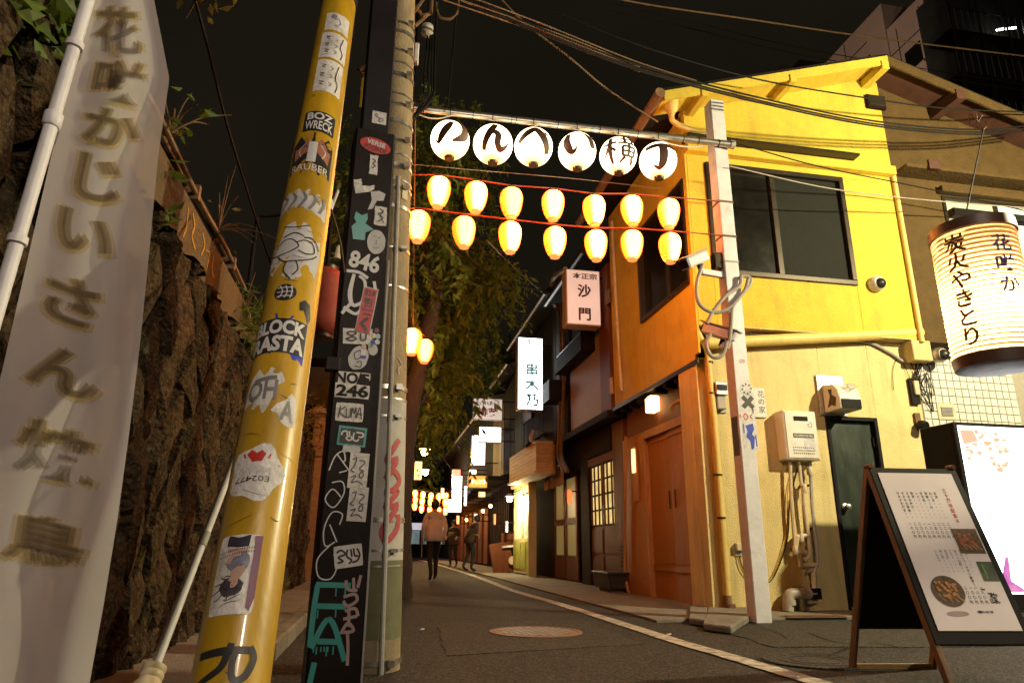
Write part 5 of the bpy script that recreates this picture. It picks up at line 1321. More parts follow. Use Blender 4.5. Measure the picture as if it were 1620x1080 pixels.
# festoon flex slung under the pipe
LX = [712, 780, 844, 913, 978, 1041]; LY = [222, 229, 233, 240, 247, 255]; LRp = [30.5, 31, 30, 29.5, 29, 29]
ts = [bar_at(x) for x in [655] + LX + [1120]]
pts = []
for i in range(len(ts)-1): pts += sag(ts[i]+Vector((0,-.01,-.05)), ts[i+1]+Vector((0,-.01,-.05)), -.045 if 0 < i < 6 else .06, 8)[:-1]
MB().tube(pts, .008, 6).build('flex', M['cream_metal'], t, 40)

CH = {
 'の': [[(.02,.36,.05),(-.08,.16,.11),(-.24,-.12,.10),(-.37,-.26,.045),(-.43,-.08,.02),(-.36,.24,.02),(-.1,.45,.03),(.2,.42,.07),(.38,.18,.14),(.32,-.08,.13),(.04,-.26,.03)]],
 'ん': [[(.03,.44,.09),(-.1,.14,.10),(-.33,-.36,.07)],[(-.2,-.02,.03),(-.04,.12,.08),(.08,.04,.09),(.08,-.2,.09),(.18,-.34,.10),(.30,-.28,.07),(.38,-.1,.02)]],
 'へ': [[(-.44,-.04,.07),(-.2,.2,.12),(-.05,.33,.12),(.04,.33,.12),(.2,.08,.13),(.42,-.34,.10)],[(.24,.3,.03),(.32,.2,.06)]],
 'い': [[(-.3,.4,.08),(-.33,.08,.12),(-.24,-.2,.11),(-.12,-.2,.05),(-.07,-.08,.015)],[(.12,.38,.04),(.3,.22,.12),(.37,-.06,.10)]],
 '横': [[(-.47,.17,.07),(-.10,.2,.07)],[(-.28,.44,.09),(-.28,.0,.09),(-.29,-.44,.07)],[(-.28,.14,.08),(-.36,-.04,.07),(-.48,-.2,.03)],[(-.26,.06,.04),(-.14,-.08,.07)],
        [(-.02,.32,.06),(.44,.33,.06)],[(.10,.46,.07),(.10,.16,.07)],[(.31,.46,.07),(.31,.16,.07)],[(-.08,.17,.06),(.48,.18,.06)],
        [(.03,.06,.06),(.04,-.22,.06)],[(.03,.06,.06),(.38,.06,.06)],[(.38,.08,.07),(.37,-.22,.07)],[(.03,-.08,.05),(.38,-.08,.05)],[(.03,-.21,.05),(.38,-.21,.05)],[(.2,.17,.06),(.2,-.21,.06)],
        [(.12,-.24,.08),(-.04,-.42,.04)],[(.30,-.24,.06),(.44,-.42,.09)]],
 '丁': [[(-.42,.24,.10),(.0,.30,.10),(.42,.27,.12)],[(.05,.28,.13),(.06,-.05,.13),(.03,-.30,.13),(-.08,-.42,.08),(-.24,-.33,.03)]],
}
NM = ['の','ん','へ','い','横','丁']; ORD = ['leftmost round white lantern on the pipe, painted with a looping letter no','second round white lantern from the left, painted with the letter n','third round white lantern from the left, painted with a peaked letter he','fourth round white lantern from the left, painted with two strokes','fifth round white lantern from the left, painted with a dense square character','rightmost round white lantern on the pipe, painted with a T-shaped character']
for i in range(6):
    c = bar_at(LX[i]); d0 = depth_of(c)
    cc = P(LX[i], LY[i], y=c.y); r = LRp[i] * depth_of(cc) / FPX; rz = r*1.03
    t = thing('round_lantern', ORD[i], 'lantern', cc, 'round white lanterns on the pipe')
    prof = [(r*math.cos(a), rz*math.sin(a)) for a in [R(-76+152*k/30) for k in range(31)]][::1]
    # paper ribs: slight scallop
    prof = [(q[0]*(1 + (.006 if k % 2 else 0)), q[1]) for k, q in enumerate(prof)]
    MB().lathe(prof, 40, cc).build('paper_globe', M['lantern_white'], t, 60)
    MB().lathe([(r*.24,-rz*1.09),(r*.25,-rz*1.07),(r*.27,-rz*.965),(r*.2,-rz*.962)], 20, cc).build('bottom_ring', M['tube_black'], t, 40)
    for k in range(4):
        a = k*1.57+.7; MB().lathe([(.001,-.012),(.012,0),(.001,.012)], 8, cc+Vector((math.cos(a)*r*.262, math.sin(a)*r*.262, -rz*1.02))).build('bead', M['steel'], t, 40)
    MB().lathe([(r*.2,rz*.962),(r*.25,rz*.966),(r*.23,rz*1.06),(r*.1,rz*1.07)], 20, cc).build('top_ring', M['tube_black'], t, 40)
    top = cc + Vector((0,0,rz*1.05))
    MB().tube([top, Vector((c.x, c.y, zL-.04))], .006, 6).build('hanger', M['cable'], t)
    vd = (CAMP - cc); a0 = math.atan2(vd.y, vd.x)*.5 + R(-90)*.5
    def sph(u, v, h=0.0):
        lon = a0 + u*2.15; lat = v*1.75 - .12
        rr = r + .006 + h; return cc + Vector((math.cos(lat)*math.cos(lon)*rr, math.cos(lat)*math.sin(lon)*rr, math.sin(lat)*(rz+.006+h)))
    mb = MB()
    for k, s_ in enumerate(CH[NM[i]]): put_stroke(mb, [(a, b, w*(1.75 if NM[i] != '横' else 1.3)) for a, b, w in s_], sph, n=10, h=.0004*k)
    mb.build('painted_character', M['ink_brown'], t, 60)

# small orange lanterns on two strings
RL = thing('small_lantern', 'x', 'lantern', (0,0,0)); SRL = .132
prof = [(.056,-.172),(.082,-.148),(.108,-.09),(.126,-.01),(.132,.05),(.126,.10),(.105,.142),(.062,.170)]
pr2 = []
for k in range(len(prof)-1):
    for j in range(2):
        q = Vector(prof[k]).lerp(Vector(prof[k+1]), j/2); pr2.append((q.x*(1+(.012 if j == 1 else 0)), q.y))
pr2.append(prof[-1])
MB().lathe(pr2, 20, (0,0,0)).build('paper_body', M['lantern_red'], RL, 60)
MB().lathe([(.048,-.196),(.056,-.194),(.06,-.172),(.045,-.171)], 18).build('bottom_ring', M['lantern_rim'], RL, 40)
MB().lathe([(.045,.169),(.066,.17),(.062,.188),(.03,.19)], 18).build('top_ring', M['ink_brown'], RL, 40)
MB().tube([(0,0,.188),(0,0,.225)], .006, 6).build('hanger', M['cable'], RL)
mb = MB()
def rsurf(u, v, h=0.0):
    rr = .136 - 1.2*v*v*.6 + h; a = R(-90) + u/.13; return Vector((math.cos(a)*rr, math.sin(a)*rr, v+.02))
for ci, ch in enumerate('のんべい'):
    put_text(mb, ch, rsurf, 0, .075-.05*ci, .036, .012, sub=.3)
mb.build('lettering', pm('lettering_gold', (.42,.20,.03), (.5,.25,.04), 9, .6), RL, 60)
first = [True]
ORDN = ['first','second','third','fourth','fifth','sixth','seventh']
def small_lantern(q, label, group, scale=1.0, rz=None, lettered=True):
    o = RL if first[0] else copy_tree(RL)
    first[0] = False
    o.location = q; o.scale = (scale,)*3; o.rotation_euler = (R(rnd.uniform(-2,2)), R(rnd.uniform(-2,2)), rnd.uniform(-.35,.35) if rz is None else rz)
    o['label'] = label; o['group'] = group
    return o
row1 = [(694,304),(753,312),(809,321),(875,325),(940,333),(1000,333),(1058,338)]
row2 = [(662,358),(734,367),(807,375),(878,383),(943,388),(1000,388),(1060,392)]
for row, nm, lab in ((row1, 'upper', 'glowing orange paper lantern, %s from the left on the upper string'), (row2, 'lower', 'glowing orange paper lantern, %s from the left on the lower string')):
    tops = []
    for i, (a, b) in enumerate(row):
        fr_ = (a-655)/(1150-655); yy = barA.y + (barB.y-barA.y)*fr_ + (-.02 if nm == 'upper' else .04)
        q = P(a, b, y=yy)
        small_lantern(q, lab % ORDN[i], 'orange lanterns on the %s string' % nm, .96)
        tops.append(q + Vector((0,0,.215)))
    L0 = P(640, 277 if nm == 'upper' else 330, y=barA.y); R0 = P(1152, 319 if nm == 'upper' else 373, y=PY-PW-.004)
    s_ = thing('lantern_string', 'thin red-brown cord carrying the %s row of orange lanterns' % nm, 'cord', L0)
    MB().tube([L0] + tops + [R0], .0065, 6).build('cord', pm('cord_red', (.22,.06,.03), (.28,.08,.04), 9, .6), s_)
    MB().tube([v + Vector((0,.012,.012*math.sin(i*2.0))) for i, v in enumerate(([L0]+tops+[R0]))], .006, 6).build('flex', M['cable'], s_)
    mb = MB(); mb.box(PX-PW-.005, PX+PW+.005, PY-PW-.006, PY+PW+.005, R0.z-.012, R0.z+.012); mb.build('tie_band', M['cable_tan'], s_)
# lanterns strung along the left side of the lane past the pole
left = [(652,540,9.0,1.0),(672,555,9.6,.95),(655,640,12.5,1),(648,672,13.8,1),(646,694,15.2,1),(645,717,17.0,1),(644,746,19.0,1),(645,766,21.5,1),(644,786,24,1),(645,800,27,1.2)]
pl = []
for i, (a, b, y, sc) in enumerate(left):
    q = P(a, b, y=y); small_lantern(q, 'orange lantern left of the lane, %s from the top of the column' % (ORDN+['eighth','ninth','lowest'])[i], 'orange lanterns down the left of the lane', sc)
    pl.append(q + Vector((0,0,.225*sc)))
s_ = thing('lantern_string', 'cord carrying the lanterns down the left side of the lane', 'cord', pl[0])
MB().tube([Vector((.12,6.6,5.2))] + pl, .008, 6).build('cord', M['cable_tan'], s_)
# far rows across the lane
far = [[(657,781),(669,783),(682,785),(694,786),(706,785)],[(657,791),(668,793),(681,794),(692,795),(704,795)],[(656,801),(667,805),(680,807),(694,808),(705,808)]]
RN = ['upper','middle','lowest']
for r_, row in enumerate(far):
    pts = []
    for i, (a, b) in enumerate(row):
        q = P(a, b, y=36+r_*.4); small_lantern(q, 'tiny far orange lantern, %s from the left in the %s far row' % (ORDN[i], RN[r_]), 'far rows of orange lanterns', 1.0)
        pts.append(q+Vector((0,0,.225)))
    s_ = thing('lantern_string', 'cord of the %s far row of tiny lanterns' % RN[r_], 'cord', pts[0])
    MB().tube([pts[0]-Vector((1.2,0,-.05))] + pts + [pts[-1]+Vector((1.2,0,.05))], .012, 5).build('cord', M['cable_tan'], s_)

# ------------------------------------------------------------------ banner on a white pole, near left
fa, fb = PD(-40, 610, 1.55), PD(142, -10, 1.95)
t = thing('banner', 'tall white cloth banner with brown and yellow writing on a jointed pole', 'banner', (fa.x, fa.y, 0))
fd = (fb-fa).normalized(); f0 = fa - fd*(fa.z/fd.z); f1 = fb + fd*.35
MB().tube([f0, f1], .0165, 16).build('banner_pole', M['white_metal'], t, 40)
def pole_at(py):
    lo, hi = 0., 1.
    for _ in range(40):
        m_ = (lo+hi)/2; c = CAM_ROT.transposed() @ (f0.lerp(f1, m_)-CAMP)
        if c.z > -.05 or 540 - FPX*c.y/-c.z > py: lo = m_
        else: hi = m_
    return f0.lerp(f1, lo)
for py in (190, 380, 72): 
    c = pole_at(py); L = .022 if py == 190 else .012
    MB().tube([c-fd*L, c-fd*L*.8, c+fd*L*.8, c+fd*L], [.019,.0225,.0225,.019], 16).build('pole_joint' if py == 190 else 'loop', M['white_metal'], t, 40)
# cloth grid between the pole side and the free edge
LEFT = [(136,-20),(118,100),(92,200),(62,330),(30,470),(0,600),(-30,760),(-55,900),(-80,1090)]
RIGHT = [(240,-20),(268,125),(250,250),(236,400),(222,540),(205,680),(186,820),(165,950),(140,1090)]
def cloth_pt(u, v):
    k = v*(len(LEFT)-1); i = min(int(k), len(LEFT)-2); f = k-i
    L = Vector(LEFT[i]).lerp(Vector(LEFT[i+1]), f); Rr = Vector(RIGHT[i]).lerp(Vector(RIGHT[i+1]), f)
    p2 = L.lerp(Rr, u); dl = 1.95 - .42*v; d = dl + .16*u + .03*math.sin(u*9+v*4)*u + .02*math.sin(v*17+u*5)*u
    return PD(p2.x, p2.y, d)
NU, NV = 40, 90
mb = MB()
for j in range(NV+1):
    for i in range(NU+1): mb.v.append(cloth_pt(i/NU, j/NV))
for j in range(NV):
    for i in range(NU): mb.f.append([j*(NU+1)+i, j*(NU+1)+i+1, (j+1)*(NU+1)+i+1, (j+1)*(NU+1)+i]); mb.m.append(0)
cm = bpy.data.materials.new('banner_cloth'); cm.use_nodes = True
nt = cm.node_tree; N = nt.nodes; L_ = nt.links; b = N['Principled BSDF']; b.inputs['Roughness'].default_value = .8; b.inputs['Base Color'].default_value = (.72,.66,.65,1)
tl = N.new('ShaderNodeBsdfTranslucent'); tl.inputs[0].default_value = (.5,.45,.42,1); mx = N.new('ShaderNodeMixShader'); mx.inputs[0].default_value = .3
tr = N.new('ShaderNodeBsdfTransparent'); mx2 = N.new('ShaderNodeMixShader'); mx2.inputs[0].default_value = .42
L_.new(b.outputs[0], mx.inputs[1]); L_.new(tl.outputs[0], mx.inputs[2]); L_.new(mx.outputs[0], mx2.inputs[1]); L_.new(tr.outputs[0], mx2.inputs[2]); L_.new(mx2.outputs[0], N['Material Output'].inputs[0])
cl_ = mb.build('cloth', cm, t, 60)
def cmap(u0, v0):
    def f(u, v, h=0.0):
        uu = min(max(u0+u, .0), 1.); vv = min(max(v0-v, 0), 1.)
        q = cloth_pt(uu, vv); return q + (CAMP-q).normalized()*(.003+h)
    return f
# column of smudged brown-yellow writing down the banner
vs_ = [.055,.135,.215,.295,.375,.47,.57,.68,.80]
chs = '炭火焼鳥'
mby = MB(); mbk = MB(); mbr = MB()
for k, v0 in enumerate(vs_):
    m = cmap(.47 + .05*math.sin(k), v0 + .01)
    ch_ = '花咲かじいさん焼鳥'[k]
    for q in range(2):
        vs, fs, w_, h_ = glyph(ch_, .05, .10)
        mby.add([m((a_*.60 + (-.03+.05*q)), b_*.075 - .003 + .003*q, .0006*q) for a_, b_ in vs], fs)
        vs, fs, w_, h_ = glyph(ch_, .022, .10)
        mbk.add([m((a_*.56 + (-.03+.045*q)), b_*.072+.002*q, .003+.0006*q) for a_, b_ in vs], fs)
def soft_ink(name, c, a):
    m = bpy.data.materials.new(name); m.use_nodes = True; nt = m.node_tree; N = nt.nodes
    b = N['Principled BSDF']; b.inputs['Base Color'].default_value = (*c, 1); b.inputs['Roughness'].default_value = .8
    tr = N.new('ShaderNodeBsdfTransparent'); mx = N.new('ShaderNodeMixShader'); mx.inputs[0].default_value = a
    nt.links.new(b.outputs[0], mx.inputs[2]); nt.links.new(tr.outputs[0], mx.inputs[1]); nt.links.new(mx.outputs[0], N['Material Output'].inputs[0]); return m
mby.build('print', soft_ink('print_ochre', (.42,.29,.06), .30), t); mbk.build('print', soft_ink('print_umber', (.06,.035,.025), .30), t)
# leaning thin white pole with a plastic foot
a, b = PD(236, 1078, 1.75), PD(365, 742, 2.35)
d = (b-a).normalized()
t = thing('spare_banner_pole', 'thin white banner pole leaning behind the yellow tube in a plastic foot', 'pole', a)
top = a + d*3.1
MB().tube([a+d*.05, top], .0125, 12).build('shaft', M['white_metal'], t, 40)
q = a + d*.42; MB().tube([q, q+d*.05], .0145, 12).build('pole_joint', M['grey_plastic'], t, 40)
rotm = d.to_track_quat('Z', 'Y').to_matrix()
MB().lathe([(.05,-.28),(.045,-.1),(.036,-.01),(.027,.005),(.03,.01),(.03,.02),(.027,.024),(.03,.03),(.03,.04),(.02,.045)], 20, a, rotm).build('foot', M['pvc_cream'], t, 40)
# clip and cords on the tube's right side
q = PD(521, 322, 2.95)
t = thing('cord_clip', 'white plastic clip with dangling cords at the right of the yellow tube', 'clip', q)
MB().tube([q+Vector((-.01,0,.03)), q+Vector((.004,0,0)), q+Vector((-.012,0,-.04))], [.014,.017,.012], 10).build('clip', M['white_metal'], t, 40)
MB().tube(spline([q, PD(530,350,3.0), PD(540,390,3.05), PD(545,430,3.1)], 5), .004, 5).build('cord', M['cable_tan'], t)
MB().tube(spline([q, PD(520,290,2.95), PD(522,255,2.98)], 4), .004, 5).build('cord', M['cable_tan'], t)
q = PD(534, 398, 3.06); MB().tube([q+Vector((0,0,.03)), q-Vector((0,0,.035))], [.006,.016], 8).build('tassel', M['pvc_cream'], t, 40)
# unlit red lantern between the poles
q = P(512, 478, y=6.4); k_ = depth_of(q)/FPX; rr = 36*k_; hh = 55*k_
t = thing('red_lantern', 'large unlit dark red paper lantern hanging between yellow tube and black pole', 'lantern', q)
prof = []
for i in range(33):
    s_ = -1+2*i/32; prof.append((rr*(1-abs(s_)**6*.55)*(1+(.02 if i % 2 else 0)), hh*s_))
MB().lathe(prof, 28, q).build('paper_body', pm('red_paper', (.26,.03,.02), (.34,.05,.035), 5, .7, dirt=(.4,.15,.1), dscale=6, damt=.4), t, 60)
MB().lathe([(rr*.5,hh*.99),(rr*.52,hh*1.08),(rr*.4,hh*1.09)], 24, q).build('top_ring', M['tube_black'], t, 40)
MB().lathe([(rr*.4,-hh*1.09),(rr*.52,-hh*1.08),(rr*.5,-hh*.99)], 24, q).build('bottom_ring', M['tube_black'], t, 40)
MB().tube([q+Vector((0,0,hh*1.05)), q+Vector((0,0,hh+.5)), (q.x-.4, q.y, q.z+hh+.55), (WX-.1, q.y, q.z+hh+.5), (WX-.1, q.y, 2.3)], .02, 8).build('hanger', M['cable'], t)

# ------------------------------------------------------------------ A-frame menu board
RL_ = P(1350, 1058, z=0); FL_ = P(1512, 1108, z=0)
side = (FL_ - RL_); side.z = 0; sl = side.length; sd = side.normalized()
wd = Vector((-sd.y, sd.x, 0))
if wd.x < 0: wd = -wd
mid = (RL_+FL_)/2; 
# top height from the pixel of the hinge
r = ray(1370, 740); 
best = None
for k in range(400):
    z = .5+.005*k; q = mid + Vector((0,0,z)); c = CAM_ROT.transposed() @ (q-CAMP); py = 540 - FPX*c.y/-c.z
    if best is None or abs(py-742) < best[0]: best = (abs(py-742), z)
TZ = best[1]; TLp = mid + Vector((0,0,TZ)); BWD = .66
c = CAM_ROT.transposed() @ (TLp-CAMP); print('board hinge px', 810+FPX*c.x/-c.z, 'height', TZ)
for k in range(300):
    q = TLp + wd*(.3+.004*k); c = CAM_ROT.transposed() @ (q-CAMP)
    if 810+FPX*c.x/-c.z > 1503: BWD = .3+.004*k; break
print('board width', BWD)
t = thing('menu_board', 'folding A-frame board with a white printed grill menu beside the lit cabinet', 'menu board', (mid.x, mid.y, 0))
def leg(a, b, mat='leg_wood'):
    MB().bar(a, b, .028, .045, sd).build('leg', M[mat], t, None, .003)
M['leg_wood'] = pm('leg_wood', (.12,.055,.018), (.24,.115,.04), 6, .6, stretch=(3,3,.5), dirt=(.04,.02,.01), dscale=5, damt=.6)
fd_ = (FL_ - TLp); rd_ = (RL_ - TLp)
leg(TLp+wd*.0, TLp+fd_); leg(TLp+wd*BWD, TLp+fd_+wd*BWD)
leg(TLp-sd*.012, TLp+rd_-sd*.012); leg(TLp-sd*.012+wd*BWD, TLp+rd_-sd*.012+wd*BWD)
MB().bar(TLp+rd_*.985+wd*.02, TLp+rd_*.985+wd*(BWD-.02), .02, .03).build('rear_rail', M['timber_pale'], t)
MB().bar(TLp+fd_*.97+wd*.02, TLp+fd_*.97+wd*(BWD-.02), .02, .03).build('front_rail', M['timber_pale'], t)
fz = fd_.normalized(); fnm = wd.cross(-fz).normalized()
if fnm.dot(CAMP-TLp) < 0: fnm = -fnm
fl = fd_.length
def panel(o, dn, n_, s0, s1, u0, u1, off, th, name, mat, par=None, bev=.004):
    c = o + dn*((s0+s1)/2) + wd*((u0+u1)/2) + n_*off
    return MB().obox(c, wd*((u1-u0)/2), dn*((s1-s0)/2), n_*(th/2)).build(name, mat, par or t, None, bev)
panel(TLp, fz, fnm, .0, fl*.80, -.012, BWD+.012, .014, .026, 'front_panel', M['black'])
rz_ = rd_.normalized(); rnm = wd.cross(rz_).normalized()
if rnm.dot(-sd) < 0: rnm = -rnm
panel(TLp, rz_, rnm, .02, rd_.length*.80, -.012, BWD+.012, .02, .02, 'rear_panel', M['black'])
for u in (.0, BWD): MB().tube([TLp+wd*u-sd*.03+Vector((0,0,.02)), TLp+wd*u+sd*.03+Vector((0,0,.02))], .014, 8).build('hinge', M['rust'], t, 40)
pw0, pw1, ps0, ps1 = .03, BWD-.03, .035, fl*.745
poster = panel(TLp, fz, fnm, ps0, ps1, pw0, pw1, .0285, .002, 'poster', pm('poster_paper', (.70,.62,.62), (.75,.67,.67), 4, .45), t, 0)
pmap0 = plane_map(TLp + fz*ps0 + wd*pw0 + fnm*.0297, wd, -fz)
if pmap0(0,0,1).__sub__(pmap0(0,0,0)).dot(fnm) < 0: sg_ = -1
else: sg_ = 1
PWD, PHT = pw1-pw0, ps1-ps0
def pmap(u, v, h=0.0): return pmap0(u*PWD, -v*PHT, sg_*(.0006+h))     # u right 0..1, v down 0..1
def ptext(mb, s, u, v, size, vertical=True, pitch=1.18, bold=.012, sx=1.0):
    n = len(s); bold += .012; pitch /= 1.18; size *= 1.18
    for i, chh in enumerate(s):
        if chh in ' 　': continue
        vs, fs, w_, h_ = glyph(chh if chh != 'ー' else '|', bold)
        uu, vv = (u, v + i*size*pitch) if vertical else (u + i*size*pitch*.95, v)
        mb.add([pmap(uu + a*size*PHT/PWD*sx*.9, vv - b_*size) for a, b_ in vs], fs)
    return mb
mb = MB(); ptext(mb, '三十周年記念メ', .80, .125, .026, pitch=1.32, bold=.02); mb.build('lettering', M['ink_red'], poster)
cols = ['正肉・・・・・一二〇〇円','ねぎま・・・・二二〇円','つくね・・・・二五〇円','特製つくね・・一八〇円','手羽先・・・・一八〇円','レバー・・・・二〇〇円','砂肝・・・・・二〇〇円','ささみ梅焼・・一六〇円','ささみ大葉巻・一八〇円','ひなかわ焼き・一六〇円']
mb = MB()
for i, s in enumerate(['正肉','ねぎま','特製つくね','手羽先','レバー','砂肝','ささみ梅焼','ささみ大葉巻','ひなかわ焼き']):
    u = .66 - i*.062
    ptext(mb, s, u, .145, .017, pitch=1.4)
    for k in range(6 - len(s) + 2): ptext(mb, '・', u, .145+(len(s)+k)*.017*1.4, .017, pitch=1.4)
    ptext(mb, ['二〇〇円','二二〇円','二二〇円','二五〇円','一八〇円','一八〇円','二〇〇円','二〇〇円','一六〇円'][i], u, .355, .018, pitch=1.55)
for i, s in enumerate(['ずり','なんこつ(ヤゲン軟骨)','はつ(心臓)','こにく','さび焼','ねぎ焼','ししとう']):
    u = .72 - i*.062
    ptext(mb, s, u, .53, .016, pitch=1.28)
    for k in range(max(0, 7 - len(s))): ptext(mb, '・', u, .53+(len(s)+k)*.016*1.3, .016)
    if i < 4: ptext(mb, ['一八〇円','一八〇円','一〇〇円','二〇〇円'][i], u, .755, .018, pitch=1.55)
ptext(mb, '花咲か', .80, .80, .030, False, 1.0, .03); ptext(mb, 'じいさん', .79, .832, .026, False, .95, .03)
ptext(mb, '備長炭使用', .72, .765, .009, False, 1.1, .02)
ptext(mb, '八千宮田店：03-3463-2288', .56, .895, .0135, False, .82, .01)
mb.build('lettering', M['ink'], poster)
def food(name, outline, hot, seed):
    mb = MB(); put_patch(mb, outline, lambda u, v, h=0.: pmap(u, v, h), .0002); o = mb.build('photo', pm('photo_ground', (.05,.03,.02), (.16,.09,.05), 60, .4), poster)
    r = random.Random(seed); mb = MB(); mk = MB()
    us = [p_[0] for p_ in outline]; vs = [p_[1] for p_ in outline]; cu, cv = (min(us)+max(us))/2, (min(vs)+max(vs))/2; wu, wv = (max(us)-min(us))*.36, (max(vs)-min(vs))*.36
    for k in range(4):
        put_stroke(mk, [(cu+(-.9+.5*k)*wu, cv+.2*wv+.1*k*wv, .006), (cu+(-.5+.55*k)*wu, cv+.95*wv, .006)], lambda u, v, h=0.: pmap(u, v, h), n=2, h=.0005+.0001*k)
    mk.build('skewers', M['timber_pale'], o)
    for k in range(26):
        a, b_ = cu+r.uniform(-.85,.8)*wu, cv+r.uniform(-.8,.6)*wv
        put_patch(mb, oval(r.uniform(.03,.06), r.uniform(.012,.022), 9, .003, a, b_), lambda u, v, h=0.: pmap(u, v, h), .0008+.00006*k)
    x = mb.build('grilled_meat', pm('photo_meat', hot, (hot[0]*2.4, hot[1]*2.6, hot[2]*2.8), 60, .35), o)
sq = lambda u0, u1, v0, v1: [(u0+(u1-u0)*a, v0+(v1-v0)*b_) for a, b_ in [(0,0),(.5,0),(1,0),(1,.5),(1,1),(.5,1),(0,1),(0,.5)]]
food('a', sq(.66,.985,.385,.545), (.20,.06,.025), 1)
food('b', oval(.40,.185,28,0,.30,.775), (.26,.11,.035), 2)
mb = MB(); put_patch(mb, sq(.80,1.0,.595,.715), pmap, .0002); ph = mb.build('photo', pm('photo_shop', (.03,.04,.03), (.12,.13,.09), 14, .4), poster)
mb = MB(); put_stroke(mb, [(.86,.61,.02),(.865,.66,.02),(.86,.70,.02)], pmap, h=.0006); mb.build('shop_banner', pm('photo_green', (.05,.25,.03), (.12,.4,.06), 30, .4), ph)
mb = MB(); put_patch(mb, oval(.27,.03,20,0,.31,.905), pmap, .0002); mb.build('shadow_print', M['ink_pink'], poster)

# ------------------------------------------------------------------ lit display cabinet behind the board
cb = P(1502, 992, z=0)
cA = P(1512, 672, y=cb.y); cz1 = P(1512, 668, y=cb.y).z
t = thing('display_cabinet', 'black illuminated photo display cabinet standing by the tiled wall', 'display sign', (cA.x, cb.y, 0))
cw, cdp = 1.5, .45
cx0 = P(1514, 690, y=cb.y).x
yy0 = cb.y
ct = Matrix.Rotation(R(0), 3, 'Z')
MB().box(cx0-.05, cx0+cw, yy0+.004, yy0+cdp, .16, cz1).build('cabinet', M['black'], t, None, .012)
pr_ = MB(); pr_.box(cx0-.05, cx0-.001, yy0-.03, yy0+.003, .16, cz1); pr_.box(cx0, cx0+cw, yy0-.03, yy0+.003, cz1-.03, cz1); pr_.box(cx0, cx0+cw, yy0-.03, yy0+.003, .16, .30)
pr_.build('frame', M['black'], t, None, .004)
SC = MB().box(cx0+.001, cx0+cw, yy0-.006, yy0+.002, .302, cz1-.032).build('screen', em('screen_white', (.93,.97,1.0), 3.6, (.6,.6,.6)), t)
sm0 = plane_map((cx0, yy0-.0075, cz1-.03), (1,0,0), (0,0,1))
sh = cz1-.33
def scr(u, v, h=0.): return sm0(u, -v, h)
mb = MB(); put_patch(mb, [(.02,.03),(.35,.03),(.62,.03),(.62,.28),(.62,.50),(.3,.50),(.02,.50),(.02,.28)], scr, .001); ph = mb.build('photo', em('screen_photo', (.95,.55,.32), 1.6, (.3,.2,.2), (1.0,.86,.72), 7), SC)
mb = MB()
put_patch(mb, [(.04,.05),(.2,.05),(.24,.16),(.06,.2)], scr, .002); r9 = random.Random(4)
for k in range(34):
    put_patch(mb, oval(r9.uniform(.03,.09), r9.uniform(.015,.05), 9, .006, r9.uniform(.07,.57), r9.uniform(.06,.47)), scr, .0028+.0001*k)
mb.build('photo_detail', em('screen_dark', (.85,.42,.28), 1.0, (.1,.05,.05)), ph)
mb = MB(); put_patch(mb, [(.02,sh-.02),(.02,sh-.25),(.1,sh-.19),(.24,sh-.12),(.3,sh-.35),(.34,sh-.36),(.32,sh-.1),(.5,sh-.02)], scr, .001); mb.build('photo', em('screen_violet', (.45,.06,.50), .7, (.2,.05,.2), (.75,.3,.55), 8), SC)
mb = MB(); put_patch(mb, [(.5,sh-.02),(.4,sh-.2),(.6,sh-.3),(1.4,sh-.36),(1.4,sh-.02)], scr, .0006); mb.build('photo', em('screen_pink', (1.0,.85,.95), 1.3, (.2,.05,.2)), SC)
mb = MB()
for pts in ([(.02,.98),(.26,1.0)],[(.26,1.0),(.25,1.2)],[(.25,1.2),(.03,1.2)]): put_stroke(mb, pts, scr, width=.006, h=.001)
for k in range(6): put_stroke(mb, [(.85+.05*k,.55+.07*(k % 3)),(.9+.05*k,.62+.08*(k % 2)),(.86+.05*k,.72)], scr, width=.02, h=.001+.0003*k)
mb.build('print', em('screen_blue', (.45,.55,.85), .9, (.3,.3,.5)), SC)
for px in (cx0+.02, cx0+cw-.1):
    MB().lathe([(.06,-.02),(.07,0),(.06,.02)], 14, (px, yy0+.1, .07), Matrix.Rotation(R(90),3,'Y')).build('caster', M['tube_black'], t, 40)
    MB().box(px-.03, px+.03, yy0+.07, yy0+.13, .1, .16).build('caster_bracket', M['black'], t)
MB().box(cx0-.1, cx0+cw, yy0-.12, yy0+.0, .14, .158).build('foot_plate', M['black'], t)
# stack of boards leaning under it
MB().box(cx0-.3, cx0+1.2, yy0-.5, yy0-.32, .01, .05).build('kerb_board', M['pole_paint'], t)

# ------------------------------------------------------------------ big hanging lantern at the right
d = 4.25
lt, lb = PD(1537, 372, d), PD(1562, 575, d*.955)
ax = Vector((0,0,1)); lb = Vector((lt.x, lt.y, lb.z)); cc = (lt+lb)/2; hl = (lt.z-lb.z)/2; lr = 57*d/FPX
t = thing('hanging_lantern', 'large cylindrical cream paper lantern with brushed brown writing at the right', 'lantern', cc)
hm = bpy.data.materials.new('lantern_paper'); hm.use_nodes = True
nt = hm.node_tree; N = nt.nodes; b = N['Principled BSDF']; b.inputs['Base Color'].default_value = (.62,.46,.26,1); b.inputs['Roughness'].default_value = .7
tl = N.new('ShaderNodeBsdfTranslucent'); tl.inputs[0].default_value = (.86,.60,.30,1); mx = N.new('ShaderNodeMixShader'); mx.inputs[0].default_value = .6
nt.links.new(b.outputs[0], mx.inputs[1]); nt.links.new(tl.outputs[0], mx.inputs[2]); nt.links.new(mx.outputs[0], N['Material Output'].inputs[0])
prof = []
nR = 26
for i in range(nR*2+1):
    s_ = -1+2*i/(nR*2); prof.append((lr*(1+(-.014 if i % 2 == 0 else .012)), hl*.93*s_))
